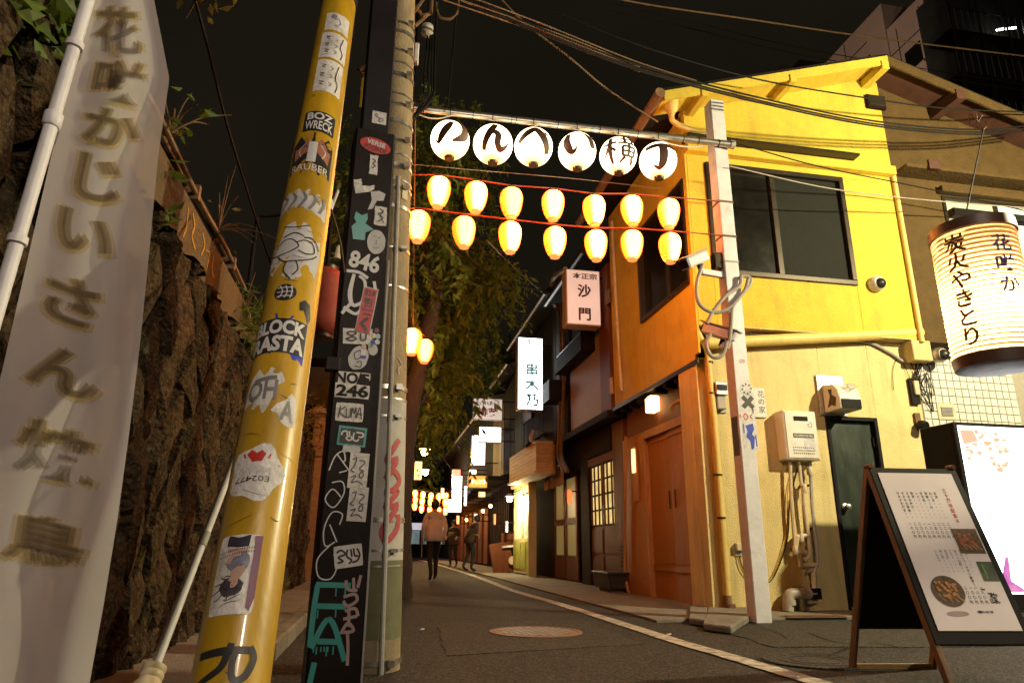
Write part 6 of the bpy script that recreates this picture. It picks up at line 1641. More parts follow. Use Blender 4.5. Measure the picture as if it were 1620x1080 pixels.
lb_ = MB().lathe(prof, 40, cc, cap=False).build('paper_body', hm, t, 30)
mb = MB()
for i in range(0, nR+1):
    z = hl*.93*(-1+2*i/nR); mb.lathe([(lr*.984,z-.004),(lr*.998,z),(lr*.984,z+.004)], 40, cc, cap=False)
o = mb.build('bamboo_hoops', M['timber_pale'], t, 60); o['kind'] = 'stuff'
ld = bpy.data.lights.new('lantern_light', 'POINT'); ld.energy = 85; ld.color = (1,.80,.46); ld.shadow_soft_size = .05
lo = bpy.data.objects.new('lantern_light', ld); lo.parent = t; lo.location = (lr*.30, -lr*.25, -hl*.25); col.objects.link(lo)
MB().lathe([(.001,-.06),(.035,-.03),(.035,.02),(.015,.06)], 12, cc+Vector((lr*.30,-lr*.25,-hl*.25+.13))).build('bulb', M['cream_metal'], t, 40)
MB().lathe([(lr*.98,hl*.93),(lr*1.05,hl*.94),(lr*1.04,hl*1.1),(lr*.6,hl*1.12)], 36, cc, cap=False).build('top_ring', pm('ring_brown', (.05,.022,.012), (.09,.04,.02), 9, .45), t, 40)
MB().lathe([(lr*.8,-hl*1.12),(lr*.98,-hl*1.1),(lr*1.02,-hl*.94),(lr*.98,-hl*.93)], 36, cc).build('bottom_ring', pm('ring_brown2', (.05,.022,.012), (.09,.04,.02), 9, .45), t, 40)
vd = CAMP-cc; av = math.atan2(vd.y, vd.x)
def lmap(da):
    def f(u, v, h=0.): 
        a = av + da + u/lr; rr = lr*1.03+.004+h; return Vector((cc.x+math.cos(a)*rr, cc.y+math.sin(a)*rr, cc.z+v))
    return f
for k, ch_ in enumerate('炭火やきとり'):
    mb = MB(); put_text(mb, ch_, lmap(-.42), .0, hl*(.72-.285*k), hl*.30, .022, sub=.1); mb.build('character', M['ink_brown'], t, 60)
navy = pm('ink_navy', (.03,.03,.14), (.05,.05,.2), 9, .6)
for k, ch_ in enumerate('花咲か'):
    mb = MB(); put_text(mb, ch_, lmap(.62), 0, hl*(.62-.32*k), hl*.27, .022, sub=.1); mb.build('character', navy, t, 60)
bA = PD(1508, 334, d*1.0); bB = bA + Vector((2.2,.0,-.0)); 
bA.y = cc.y; bA.z = PD(1508,334,d).z; bB = Vector((bA.x+2.4, cc.y, bA.z))
tb = thing('lantern_gallows', 'black timber arm and post holding the big hanging lantern', 'bracket', bB)
MB().bar(bA, bB, .05, .055).build('arm', M['black'], tb, None, .005)
MB().bar(bB, Vector((bB.x, bB.y, 0)), .08, .08, (0,1,0)).build('support_post', M['black'], tb)
MB().tube([cc+Vector((0,0,hl*1.1)), Vector((cc.x, cc.y, bA.z-.02))], .006, 6).build('hook', M['steel'], t)
for sg in (-1,1): MB().tube([cc+Vector((sg*lr*.6,0,hl*1.11)), cc+Vector((0,0,hl*1.1+.08))], .005, 6).build('bail', M['cable'], t)
w_ = PD(1556, 205, d*1.35); 
MB().tube([Vector((cc.x, cc.y, bA.z+.025)), w_], .006, 6).build('stay_wire', M['cable'], tb)
for k in range(3): MB().tube(spline([w_, w_+Vector((.06-.08*k,.02,.06)), w_+Vector((.02-.06*k,0,.14)), w_+Vector((-.04,0,.05)), w_], 5), .005, 5).build('wire_loop', M['cable_tan'], tb)

# ------------------------------------------------------------------ lane houses beyond the yellow one
fy = lambda px, py=850, x=4.05: P(px, py, x=x).y
uy = lambda px, py=550: P(px, py, x=XS).y
def boards(par, y0, y1, z0, z1, x, mat, n, name='board', th=.03):
    w = (y1-y0)/n
    for k in range(n):
        MB().box(x-th+rnd.uniform(-.006,.006), x, y0+k*w+.006, y0+(k+1)*w-.004, z0, z1).build(name, mat, par)
def shell(name, label, y0, y1, zt, mat, x=XS, lx=XD, zs=2.95):
    t = thing(name, label, 'house', (x, y0, 0))
    MB().box(x+.06, 9.0, y0+.004, y1-.004, zs, zt).build('upper_wall', mat, t)
    MB().box(lx+.2, 9.0, y0+.004, y1-.004, 0, zs-.002).build('ground_wall', M['timber'], t)
    MB().prism([(x-.42,y0,zt-.12),(9.0,y0,zt+1.5),(9.0,y0,zt+1.62),(x-.42,y0,zt)], (0,y1-y0-.004,0)).build('roof', M['roof_dark'], t)
    MB().tube([(x-.46,y0,zt-.1),(x-.46,y1,zt-.1)], .06, 8).build('gutter', M['frame_bronze'], t, 40)
    return t
Y3 = uy(896); Y4 = uy(828); Y5 = uy(797, 650); Y6 = uy(765, 700)
print('lane house bounds', Y3, Y4, Y5, Y6)
# --- second house: red-brown post, cream panel, hanging window box
t = H2 = shell('dark_bar_house', 'dark timber bar with cream upper panel next to the yellow house', HB+.12, Y3, 6.0, M['timber'])
p0, p1 = uy(976, 520), uy(950, 560)
MB().box(XS-.02, XS+.2, HB+.125, p1, 2.98, 5.7).build('corner_post', M['timber_red'], t, None, .006)
MB().box(XS+.01, XS+.058, p1+.003, Y3-.25, 3.05, 4.55).build('plaster_panel', pm('cream_plaster', (.22,.14,.065), (.29,.19,.09), 4, .6, spec=.25, bump=.4, bscale=45, dirt=(.3,.2,.1), dscale=2, damt=.5), t)
boards(t, p1+.003, Y3-.02, 4.56, 5.8, XS+.058, M['timber'], 8)
bx = MB(); b0, b1 = p1+.35, Y3-.05
bx.box(XS-.28, XS-.002, b0, b1, 4.28, 4.34); bx.box(XS-.28, XS-.24, b0, b1, 4.342, 4.62); bx.box(XS-.28, XS-.002, b0-.04, b0-.002, 4.28, 5.05)
wb1 = bx.build('window_box', M['timber'], t)
MB().box(XS-.2, XS-.006, b0+.1, b0+.14, 4.36, 4.98).build('pane', pm('glass_refl', (.03,.03,.035), (.05,.05,.06), 4, .12), wb1)
MB().box(XS-.24, XS-.21, b0+.02, b1, 4.63, 4.68).build('handrail', M['frame_bronze'], wb1)
MB().box(XS-.1, XS+.2, HB+.12, Y3, 2.86, 2.975).build('soffit_beam', M['timber'], t)
q = P(963, 470, x=XS-.03); MB().box(XS-.06, XS-.022, q.y-.12, q.y+.12, q.z-.13, q.z+.13).build('switch_box', M['cable_tan'], t, None, .01)
q = P(968, 610, x=XS-.03); MB().box(XS-.05, XS-.022, q.y-.05, q.y+.05, q.z-.14, q.z+.14).build('name_slip', M['timber_pale'], t)
MB().tube(spline([P(968,350,x=XS-.06), P(972,430,x=XS-.06), P(977,520,x=XS-.06), P(982,600,x=XS-.06), P(984,618,x=XS-.06)], 5), .028, 8).build('conduit', M['pvc_cream'], t, 40)
# lit lattice doors of the bar
l0, l1 = fy(972), fy(931)
lm = (l0+l1)/2
pane_lit = em('bar_pane', (.80,.62,.22), 1.0, (.4,.35,.2), (.45,.36,.12), 5)
for (a, b) in ((l0, lm-.01), (lm+.01, l1)):
    D_ = MB().box(XD+.1, XD+.14, a, b, .05, 1.12).build('lattice_door', M['timber_red'], t)
    MB().box(XD+.085, XD+.099, a+.05, b-.05, .12, .55).build('lower_panel', M['timber_red'], D_); MB().box(XD+.085, XD+.099, a+.05, b-.05, .62, 1.05).build('lower_panel', M['timber_red'], D_)
    MB().box(XD+.12, XD+.13, a+.02, b-.02, 1.122, 2.25).build('pane', pane_lit, D_)
    for k in range(4):
        y = a + (b-a)*k/3; MB().box(XD+.09, XD+.118, y-(.035 if k in (0,3) else .014)+(.035 if k == 0 else 0)-(.035 if k == 3 else 0), y+(.035 if k in (0,3) else .014)+(.035 if k == 0 else 0)-(.035 if k == 3 else 0), 1.121, 2.25).build('muntin', M['timber_red'], D_)
    for k in range(5):
        z = 1.12 + 1.13*k/4; MB().box(XD+.095, XD+.116, a+.071, b-.071, z-.016, z+.016).build('muntin', M['timber'], D_)
MB().box(XD+.05, XD+.2, l0-.12, l0-.004, 0, 2.9).build('door_post', M['timber_red'], t); MB().box(XD+.05, XD+.2, l0, l1, 2.26, 2.4).build('door_lintel', M['timber_red'], t); MB().box(XD+.02, XD+.2, l0, l1, 2.42, 2.86).build('transom', M['timber'], t)
MB().box(XD-.0, XD+.19, HB+.21, l0-.13, 0, 2.85).build('side_wall', M['timber_red'], t)
MB().box(XD+.06, XD+.2, l1+.01, Y3, 0, 2.86).build('shutter_wall', M['timber'], t)
for k in range(6): MB().box(XD-.012, XD-.002, HB+.3, HB+.55, .42+.06*k, .45+.06*k).build('vent_slat', M['black'], t)
# --- third house: board cladding, long conduits, dark doors and noren
t = H3 = shell('boarded_bar_house', 'black boarded bar with conduits and short brown door curtain', Y3+.01, Y4, 6.3, M['timber'])
boards(t, Y3+.02, Y4-.02, 3.0, 6.1, XS+.058, M['timber'], 18)
for dx_, px_ in ((0, 902), (.05, 897)):
    pts = [P(px_-18+dx_, 430, x=XS-.08), P(px_-14, 480, x=XS-.06), P(px_-10, 520, x=XS-.06), P(px_-10, 600, x=XS-.06), P(px_-12, 680, x=XS-.06), P(px_-14, 720, x=XS-.06), P(px_-4, 745, x=XS-.06)]
    MB().tube(spline(pts, 5), .045, 8).build('conduit', M['cable_tan'], t, 40)
MB().tube(spline([P(895,425,x=XS-.35), P(876,440,x=XS-.35), P(870,460,x=XS-.3), P(880,485,x=XS-.1)], 5), .05, 8).build('cable_loop', M['cable_grey'], t, 40)
q0, q1 = P(872, 600, x=XS-.3), P(862, 640, x=XS-.3); MB().box(XS-.35, XS-.01, q0.y, q1.y, q1.z, q0.z).build('shutter_box', M['black'], t)
d0, d1 = fy(907), fy(872)
dm = (d0+d1)/2
pg = em('door_green_pane', (.30,.24,.07), .35, (.15,.13,.08))
for k, (a, b) in enumerate(((d0, dm-.02), (dm+.02, d1))):
    D_ = MB().box(XD+.12, XD+.16, a, b, .05, .55).build('glazed_door', M['timber_red'], t)
    MB().box(XD+.135, XD+.145, a+.1, b-.1, .552, 2.2).build('pane', pg, D_)
    MB().box(XD+.11, XD+.15, a, a+.098, .552, 2.2).build('stile', M['timber_red'], D_); MB().box(XD+.11, XD+.15, b-.098, b, .552, 2.2).build('stile', M['timber_red'], D_)
    MB().box(XD+.112, XD+.134, a+.1, b-.1, 1.2, 1.34).build('mid_rail', M['timber_red'], D_)
MB().box(XD+.08, XD+.2, d0-.1, d1+.3, 2.21, 2.34).build('door_lintel', M['timber'], t)
n0, n1 = fy(897), fy(864)
NR = thing('noren_curtain', 'short tan split door curtain hanging over the dark bar doorway', 'curtain', (XD, n0, 2.1))
MB().tube([(XD-.02,n0-.05,2.52),(XD-.02,n1+.05,2.52)], .02, 8).build('rod', M['timber_pale'], NR, 40)
for k in range(3):
    a, b = n0+(n1-n0)*k/3+.01, n0+(n1-n0)*(k+1)/3-.01; mb = MB(); nn = 8
    for i in range(nn+1):
        for z in (2.5, 2.06): mb.v.append(Vector((XD-.03+.02*math.sin(i*1.6+k), a+(b-a)*i/nn, z+(.01*math.sin(i)))))
    for i in range(nn): mb.f.append([2*i, 2*i+2, 2*i+3, 2*i+1]); mb.m.append(0)
    o = mb.build('cloth_panel', pm('noren', (.34,.19,.07), (.42,.25,.10), 6, .85), NR, 60); o.modifiers.new('thickness','SOLIDIFY').thickness = .004
# narrow doorway strip and red lamp
q = P(901, 785, x=XD-.1)
RLp = thing('red_wall_lamp', 'small red lantern lamp by the dark glazed doors', 'lamp', q); MB().lathe([(.03,-.14),(.05,-.1),(.05,.1),(.03,.14)], 12, q).build('shade', em('red_lamp', (1,.08,.02), 3, (.4,.05,.03)), RLp, 40); MB().box(q.x, XD+.1, q.y-.01, q.y+.01, q.z+.1, q.z+.12).build('arm', M['black'], RLp)
# --- fourth house: wooden balcony box, lit cream door
t = H4 = shell('balcony_house', 'narrow house with pale wooden balcony box and lit cream door', Y4+.01, Y5, 5.9, M['timber'])
b0, b1 = P(848,730,x=XS-.4).y, P(806,745,x=XS-.4).y
zb0, zb1 = P(820,760,x=XS-.4).z, P(820,715,x=XS-.4).z
BB = MB().box(XS-.36, XS+.05, b0+.04, b1, zb0+.03, zb1).build('balcony_box', M['timber_pale'], t)
for k in range(7):
    z = zb0+.04+(zb1-zb0-.04)*k/7; MB().box(XS-.40, XS-.362, b0+.03, b1, z, z+(zb1-zb0)/7-.012).build('plank', M['timber_pale'], BB)
    MB().box(XS-.40, XS+.05, b0, b0+.028, z, z+(zb1-zb0)/7-.012).build('plank', M['timber_pale'], BB)
MB().box(XS-.46, XS+.05, b0-.04, b1, zb0-.02, zb0+.028).build('sill', M['timber_pale'], BB)
q = P(843,715,x=XS-.3); MB().tube(spline([q+Vector((0,-.1,.5)), q+Vector((-.05,-.1,.3)), q+Vector((.1,-.1,.1)), q+Vector((.3,-.1,.05))],5), .06, 10).build('flue_elbow', M['grey_plastic'], t, 40)
MB().prism([(XS-.5,q.y-.1,q.z+.1),(XS,q.y-.1,q.z+.42),(XS,q.y-.1,q.z+.48),(XS-.5,q.y-.1,q.z+.16)], (0,.5,0)).build('hood_roof', M['roof_dark'], t)
w0, w1 = uy(842, 680), uy(828, 690); MB().box(XS-.03, XS+.03, w0, w1, 4.0, 5.2).build('window', M['glass_dark'], t)
boards(t, Y4+.05, Y5-.05, 3.0, 5.7, XS+.055, M['timber'], 9)
l0, l1 = P(838, 850, x=3.75).y, P(811, 850, x=3.75).y
print('lit door', l0, l1)
lc = pm('door_cream', (.50,.44,.20), (.60,.53,.27), 6, .5)
l1 = min(l1, l0+2.4); lm = (l0+l1)/2
for (a, b) in ((l0, lm-.01), (lm+.01, l1)):
    D_ = MB().box(3.78, 3.83, a, b, .06, .95).build('folding_door', lc, t, None, .006)
    MB().box(3.80, 3.81, a+.13, b-.13, .952, 2.15).build('pane', em('door_pane', (.9,.72,.30), .9, (.4,.4,.3), (.2,.15,.06), 4), D_)
    for (y0_, y1_) in ((a, a+.128), (b-.128, b)): MB().box(3.78, 3.83, y0_, y1_, .952, 2.3).build('stile', lc, D_)
    MB().box(3.78, 3.83, a+.13, b-.13, 2.152, 2.3).build('top_rail', lc, D_)
    for kk in range(2): MB().box(3.765, 3.779, a+.12+kk*(b-a-.1)/2, a+(kk+1)*(b-a)/2-.02, .18, .85).build('lower_panel', pm('panel_green', (.32,.36,.06),(.4,.45,.09),5,.5), D_)
MB().box(3.7, 3.9, l0-.1, l0-.004, 0, 2.4).build('door_post', lc, t); MB().box(3.7, 3.9, l0-.1, l1+.1, 2.32, 2.45).build('door_lintel', lc, t)
# lamp above the door: bare bulb with spill on the paving
def bulb_lamp(q, label, colr, s, r=.07, arm=None, watts=0):
    t = thing('wall_lamp', label, 'lamp', q, 'lamps along the lane')
    MB().lathe([(.001,-r),(r*.7,-r*.7),(r,0),(r*.7,r*.7),(.001,r)], 14, q).build('bulb', em('bulb', colr, s, (.8,.8,.8)), t, 60)
    MB().lathe([(r*.5,r*.75),(r*1.5,r*.8),(r*.6,r*1.6),(r*.3,r*1.7)], 14, q).build('shade', M['grey_plastic'], t, 40)
    if arm is not None: MB().tube([Vector(q)+Vector((0,0,r*1.6)), arm], .014, 6).build('arm', M['black'], t)
    if watts:
        ld = bpy.data.lights.new('lamp_light', 'POINT'); ld.energy = watts; ld.color = colr; ld.shadow_soft_size = r; lo = bpy.data.objects.new('lamp_light', ld); lo.parent = t; lo.location = (-.0, -.0, -r*1.6); col.objects.link(lo)
    return t
q = P(806, 789, x=3.45); bulb_lamp(q, 'bright bare bulb over the cream folding door', (1,.80,.42), 90, .085, Vector((XS+.05, q.y, q.z+.3)), 160)
q = P(829, 787, x=3.62); bulb_lamp(q, 'second small bulb at the head of the cream folding door', (1,.84,.5), 30, .05, Vector((XS+.05, q.y, q.z+.2)))
# --- farther houses
t = H5 = shell('striped_bar_house', 'far narrow bar house with dark slats and lit signs', Y5+.01, Y6, 5.6, M['timber'])
boards(t, Y5+.1, Y5+(Y6-Y5)*.5, 2.98, 5.3, XS+.055, M['timber_red'], 6)
for k in range(12): MB().box(XD+.05, XD+.19, Y5+.3+k*(Y6-Y5-.6)/12, Y5+.3+(k+.55)*(Y6-Y5-.6)/12, .1, 2.6).build('slat', M['timber'], t)
MB().box(XS-.5, XS+.1, Y5, Y6, 2.75, 2.9).build('awning', M['roof_dark'], t)
t = H6 = shell('far_bar_house', 'farthest dark house on the right end of the lane', Y6+.01, 46, 5.6, M['timber'])
MB().box(XS-.45, XS+.1, Y6+.1, 44, 2.7, 2.82).build('awning', M['roof_dark'], t)
for k in range(9): MB().box(XD+.1, XD+.19, Y6+.5+k*1.6, Y6+1.5+k*1.6, .1, 2.2).build('shutter', M['timber_red'], t)

# small fixtures along the lane
q = P(1003, 742, x=XD-.06)
t = thing('slit_lamp', 'tall thin orange wall lamp between the plank doors and the bar', 'lamp', q)
MB().box(XD-.05, XD-.022, q.y-.09, q.y+.09, q.z-.5, q.z+.36).build('backplate', M['timber_orange'], t); MB().box(XD-.075, XD-.051, q.y-.05, q.y+.05, q.z-.05, q.z+.32).build('diffuser', em('slit', (1,.48,.10), 5, (.6,.3,.1)), t)
q = P(1032, 640, x=XD-.1)
t = thing('porch_lamp', 'glowing square porch lamp under the canopy above the plank doors', 'lamp', q)
MB().box(q.x-.07, q.x+.07, q.y-.11, q.y+.11, q.z-.11, q.z+.12).build('shade', em('porch', (1,.66,.24), 7, (.6,.5,.3)), t, None, .01); MB().box(q.x-.03, XD+.01, q.y-.03, q.y+.03, q.z+.122, q.z+.2).build('bracket', M['timber'], t)
q = P(968, 930, x=3.85)
t = thing('planter_trough', 'dark oblong planter trough on the paving by the bar door', 'planter', (q.x, q.y, .025))
MB().prism([(q.x-.16,q.y-.42,.08),(q.x+.12,q.y-.42,.08),(q.x+.16,q.y-.42,.33),(q.x-.2,q.y-.42,.33)], (0,.84,0)).build('trough', M['tube_black'], t, None, .01); MB().box(q.x-.21, q.x+.17, q.y-.45, q.y+.45, .30, .34).build('rim', M['tube_black'], t, None, .008); MB().box(q.x-.12, q.x+.1, q.y-.3, q.y+.3, .026, .078).build('plinth', M['concrete'], t)
MB().tube(spline([P(990,690,x=XD-.06), P(989,780,x=XD-.06), P(988,860,x=XD-.06), P(990,915,x=XD-.06), P(997,945,x=XD-.06)], 5), .026, 8).build('cable_conduit', M['timber_orange'], H2, 40)
q = P(796, 905, x=3.55)
t = thing('board_stack', 'leaning stack of wooden boards and boxes beside the lit cream door', 'boards', (q.x, q.y, .02))
MB().obox((q.x-.05,q.y,.42), (.30,0,.06), (0,.05,0), (-.09,0,.42)).build('leaning_board', M['timber_red'], t, None, .01)
MB().obox((q.x+.14,q.y+.05,.9), (.2,0,0), (0,.05,0), (0,0,.2)).build('crate', M['timber_red'], t, None, .01)
MB().obox((q.x+.2,q.y-.08,.74), (.25,0,.02), (0,.06,0), (0,0,.03)).build('white_cloth', M['paper_white'], t, None, .01)
MB().lathe([(.001,0),(.12,0),(.12,.03),(.001,.03)], 16, (q.x+.25,q.y-.12,.36), Matrix.Rotation(R(90),3,'X')).build('round_plate', M['pvc_cream'], t, 40)

# ------------------------------------------------------------------ projecting signs (faces look down the lane to the camera)
def sign_box(name, label, x0, y0, x1, y1, xr, face, depth=.16, frame=None, wall_x=XS, texts=(), inkm='ink', arms=True, cat='sign', yset=None):
    yy = yset or P(x1, (y0+y1)/2, x=xr).y
    A, B = P(x0, y0, y=yy), P(x1, y1, y=yy); A2, B2 = P(x0, y1, y=yy), P(x1, y0, y=yy)
    xa, xb = (A.x+A2.x)/2, (B.x+B2.x)/2; za, zb_ = (A.z+B2.z)/2, (B.z+A2.z)/2
    t = thing(name, label, cat, (xb, yy, zb_), 'projecting signs along the lane')
    MB().box(xa, xb, yy+.004, yy+depth, zb_, za).build('sign_case', frame or M['grey_plastic'], t, None, .008)
    f = MB().box(xa+.02, xb-.02, yy-.012, yy+.003, zb_+.02, za-.02).build('face', face, t)
    m = plane_map(((xa+xb)/2, yy-.0125, (za+zb_)/2), (1,0,0), (0,0,1)); W_, H_ = xb-xa, za-zb_
    for (s, u, v, sw, shh, vert, mk, bold) in texts:
        mb = MB()
        if vert: put_text(mb, s, m, u*W_, v*H_, sw*W_, bold, True, shh*H_/(sw*W_)/max(1, len(s)-1) if len(s) > 1 else 1, h=.002)
        else: put_text(mb, s, m, u*W_, v*H_, fit=(sw*W_, shh*H_), bold=bold, h=.002)
        mb.build('lettering', M[mk] if isinstance(mk, str) else mk, f)
    if arms:
        for z in (za-.1*(za-zb_), zb_+.1*(za-zb_)): MB().box(xb+.001, max(wall_x+.06, xb+.05), yy+.06, yy+.09, z-.015, z+.015).build('bracket', M['black'], t)
    return t
face_pink = em('face_pink', (.62,.46,.38), .75, (.6,.5,.45))
t = sign_box('box_sign', 'pinkish box sign with two large brushed characters high on the dark bar', 896, 427, 950, 514, 3.74, face_pink, .3, pm('sign_case', (.42,.33,.27), (.5,.4,.33), 5, .5), texts=(('本正宗',.05,.38,.72,.11,False,'ink_brown',.03),('沙門',.02,-.1,.40,.42,True,'ink_brown',.03)))
face_white = em('face_white', (.90,1.0,.98), 8.0, (.7,.7,.7))
ink_lit = em('ink_lit', (.04,.20,.20), .5, (.05,.1,.1)); ink_lit_r = em('ink_lit_red', (1.0,.25,.15), 1.0, (.4,.05,.05))
sign_box('box_sign', 'brightest tall white lit sign with teal brush characters over the lane', 819, 534, 859, 648, 3.62, face_white, .28, texts=(('菊',.02,.42,.4,.12,False,ink_lit_r,.03),('串木乃',.06,-.16,.54,.42,True,ink_lit,.035)))
sign_box('flat_sign', 'small white sign with two red characters below the tall lit sign', 748, 630, 795, 664, 3.45, em('face_dim', (.60,.52,.46), .8, (.6,.55,.5)), .1, texts=(('緋芽',0,-.14,.72,.42,False,'ink_red',.03),('旨い酒と肴の店',0,.28,.8,.18,False,'ink',.01)))
sign_box('box_sign', 'blank wide white lit sign above the red sign', 758, 675, 793, 699, 3.45, face_white, .2)
sign_box('box_sign', 'upright white lit sign partly behind the blank wide sign', 746, 688, 768, 736, 3.4, em('face_white2', (1,.96,.98), 4.0, (.7,.7,.7)), .2, texts=(('炉',.2,-.35,.2,.1,False,ink_lit,.02),))
sign_box('box_sign', 'glowing red-orange rectangular sign over the lane', 741, 752, 771, 771, 3.4, em('face_red', (1,.16,.02), 3.2, (.5,.1,.05)), .2, texts=(('やきとり',0,0,.76,.4,False,em('ink_hot', (1,.75,.25), 5, (.8,.6,.3)),.05),))
sign_box('box_sign', 'tall far white lit sign with rounded red top at the lane bend', 715, 752, 731, 792, 3.3, em('face_white3', (.95,1,1), 6.0, (.7,.7,.7)), .3)
sign_box('box_sign', 'red cap panel on the tall far white sign', 716, 742, 729, 752, 3.25, em('face_redcap', (1,.12,.08), 4, (.5,.1,.1)), .3, yset=P(731,772,x=3.3).y)
sign_box('box_sign', 'lowest wide far white lit sign below the tall one', 708, 789, 730, 810, 3.0, face_white, .3)
sign_box('box_sign', 'small cream lamp sign above the dark walkers', 750, 812, 756, 825, 3.4, em('face_cream', (1,.8,.45), 6, (.7,.6,.4)), .15)
sign_box('box_sign', 'narrow red upright sign left of the lit bulb', 781, 812, 785, 830, 3.6, em('face_red2', (1,.12,.03), 5, (.6,.1,.1)), .12)
sign_box('hanging_sign', 'small upright cream lantern sign left of the lane by the tree', 655, 729, 668, 759, 1.2, em('face_lant', (1,.62,.20), 2.6, (.7,.5,.3)), .12, texts=(('小料理',0,0,.5,.6,True,'ink_brown',.02),), arms=False, yset=24.0)
for (a, b, y, lab) in ((672, 715, 27, 'high orange street lamp glowing in front of the tree'), (673, 747, 34, 'lower pale street lamp glowing beyond the tree')):
    q = P(a, b, y=y); base_ = Vector((q.x-1.2, q.y, 0))
    bulb_lamp(q, lab, (1,.66,.18) if y == 27 else (1,.9,.6), 60, .15, Vector((q.x-1.15, q.y, q.z+.25)), 420)
    o = thing('lamp_post', 'thin post carrying the ' + lab.replace(' glowing', ''), 'post', base_)
    MB().tube([base_, base_+Vector((0,0,q.z+.4))], .05, 8).build('shaft', M['cable_tan'], o, 40)
# pole on the left of the lane
q = P(651, 880, z=0)
t = thing('lane_pole', 'thin tan pole covered in notices left of the far lane', 'pole', (q.x, q.y, 0))
MB().tube([(q.x,q.y,0),(q.x,q.y,5.4)], .09, 10).build('shaft', pm('pole_tan', (.3,.2,.1), (.4,.28,.15), 7, .7), t, 40)
for k in range(5): MB().box(q.x-.11, q.x-.0, q.y-.12, q.y-.092, .7+k*.42, 1.0+k*.42).build('notice', M['paper_white'], t)

# ------------------------------------------------------------------ far end of the lane
t = thing('end_building', 'low shopfront with pale lit fascia closing the end of the lane', 'building', (0, 50, 0))
zf0, zf1 = P(680, 838, y=50).z, P(680, 827, y=50).z
MB().box(-8, 12, 50.1, 56, 0, 5.5).build('wall', M['timber'], t)
MB().box(-6, 8, 49.9, 50.09, zf0, zf1).build('fascia', em('fascia', (.55,.56,.66), .7, (.6,.6,.65)), t)
for k in range(6): MB().box(-5+k*2.0, -3.15+k*2.0, 50.0, 50.09, .9, zf0-.05).build('shop_window', em('shop_pane', (.07,.13,.14), .6, (.1,.12,.12), (.18,.28,.28), 2), t)
for k in range(12): MB().box(-5+k*1.0, -4.95+k*1.0, 49.6, 49.66, 0, 1.0).build('railing_post', M['white_metal'], t)
# left side of the lane past the wall
t = thing('left_house', 'plain grey-green house wall beyond the stone wall on the left', 'house', (-2, 16, 0))
MB().box(-6, -.95, 15.6, 21, 0, 4.6).build('wall', pm('greygreen', (.10,.105,.085), (.14,.145,.12), 4, .8), t); MB().box(-6.2, -.75, 15.4, 21.2, 4.605, 4.75).build('roof', M['roof_dark'], t)
MB().box(-2.2, -1.4, 15.52, 15.595, 2.9, 3.7).build('window', M['glass_dark'], t)
t = thing('left_far_house', 'dark low house left of the far lane behind the lamp posts', 'house', (-1.5, 30, 0))
MB().box(-7, -.9, 24, 46, 0, 3.4).build('wall', M['timber'], t); MB().prism([(-.5,23.8,3.3),(-7,23.8,5.4),(-7,23.8,5.55),(-.5,23.8,3.42)], (0,22.4,0)).build('roof', M['roof_dark'], t)
q = P(497, 700, x=-.95)
t = thing('notice_case', 'small roofed pale notice case beyond the stone wall', 'notice board', (-.98, 13.9, 0))
q0, q1 = P(500, 655, y=13.8), P(513, 722, y=13.8)
MB().box(q0.x-.02, q1.x, 13.8, 13.9, q1.z, q0.z).build('case', M['timber_pale'], t); MB().prism([(q0.x-.2,13.65,q0.z),(q1.x+.1,13.65,q0.z+.02),(q0.x+.05,13.65,q0.z+.16)], (0,.4,0)).build('cap', M['pvc_cream'], t)
MB().box(q0.x+.02, q1.x-.03, 13.85, 13.88, 0, q1.z).build('leg', M['timber_pale'], t)

# ------------------------------------------------------------------ willow-like tree left of the lane
tb_ = Vector((.34, 10.4, 0))
t = thing('willow_tree', 'leaning tree with drooping olive foliage lit by the lanterns', 'tree', tb_)
tr = [tb_, P(632, 800, y=10.4), P(645, 660, y=10.4), P(668, 560, y=10.45), P(688, 470, y=10.5), P(690, 430, y=10.6)]
sp_ = spline(tr, 8); MB().tube(sp_, [.20-.10*i/(len(sp_)-1) + .012*math.sin(i*2.3) for i in range(len(sp_))], 12).build('trunk', M['bark'], t, 60)
limbs = []
def limb(pts, r0, r1):
    s_ = spline(pts, 7); MB().tube(s_, [r0+(r1-r0)*i/(len(s_)-1) for i in range(len(s_))], 8).build('limb', M['bark'], t, 60); limbs.append(s_)
limb([tr[4], P(672,400,y=10.4), P(668,330,y=10.2), P(690,240,y=10.2)], .10, .03)
limb([tr[5], P(712,400,y=10.8), P(728,340,y=11.0), P(742,250,y=11.2)], .085, .025)
limb([tr[3], P(640,480,y=10.2), P(600,380,y=10.4), P(560,260,y=10.6)], .08, .02)
limb([tr[4], P(720,455,y=10.9), P(755,440,y=11.2), P(785,450,y=11.4)], .06, .015)
limb([tr[2], P(690,600,y=11.0), P(705,545,y=11.6), P(712,520,y=12)], .06, .015)
lv = MB(); r = random.Random(5)
def spray(p, n, L, dr, size):
    """drooping strand with paired slender leaves"""
    d = Vector((r.gauss(0,.6), r.gauss(0,.6), r.uniform(-.2,.5))); q = Vector(p)
    for k in range(n):
        d = (d + Vector((r.gauss(0,.12), r.gauss(0,.12), -dr))).normalized(); q = q + d*L
        for sg in (-1, 1):
            s_ = d.cross(Vector((r.gauss(0,1), r.gauss(0,1), r.gauss(0,.4)))).normalized()*sg
            a = (d*.55 + s_*.8 + Vector((0,0,-.25))).normalized(); l_ = size*r.uniform(.6,1.3); w_ = a.cross(d).normalized()*l_*.17
            lv.add([q, q+a*l_*.5+w_, q+a*l_, q+a*l_*.5-w_], [(0,1,2,3)])
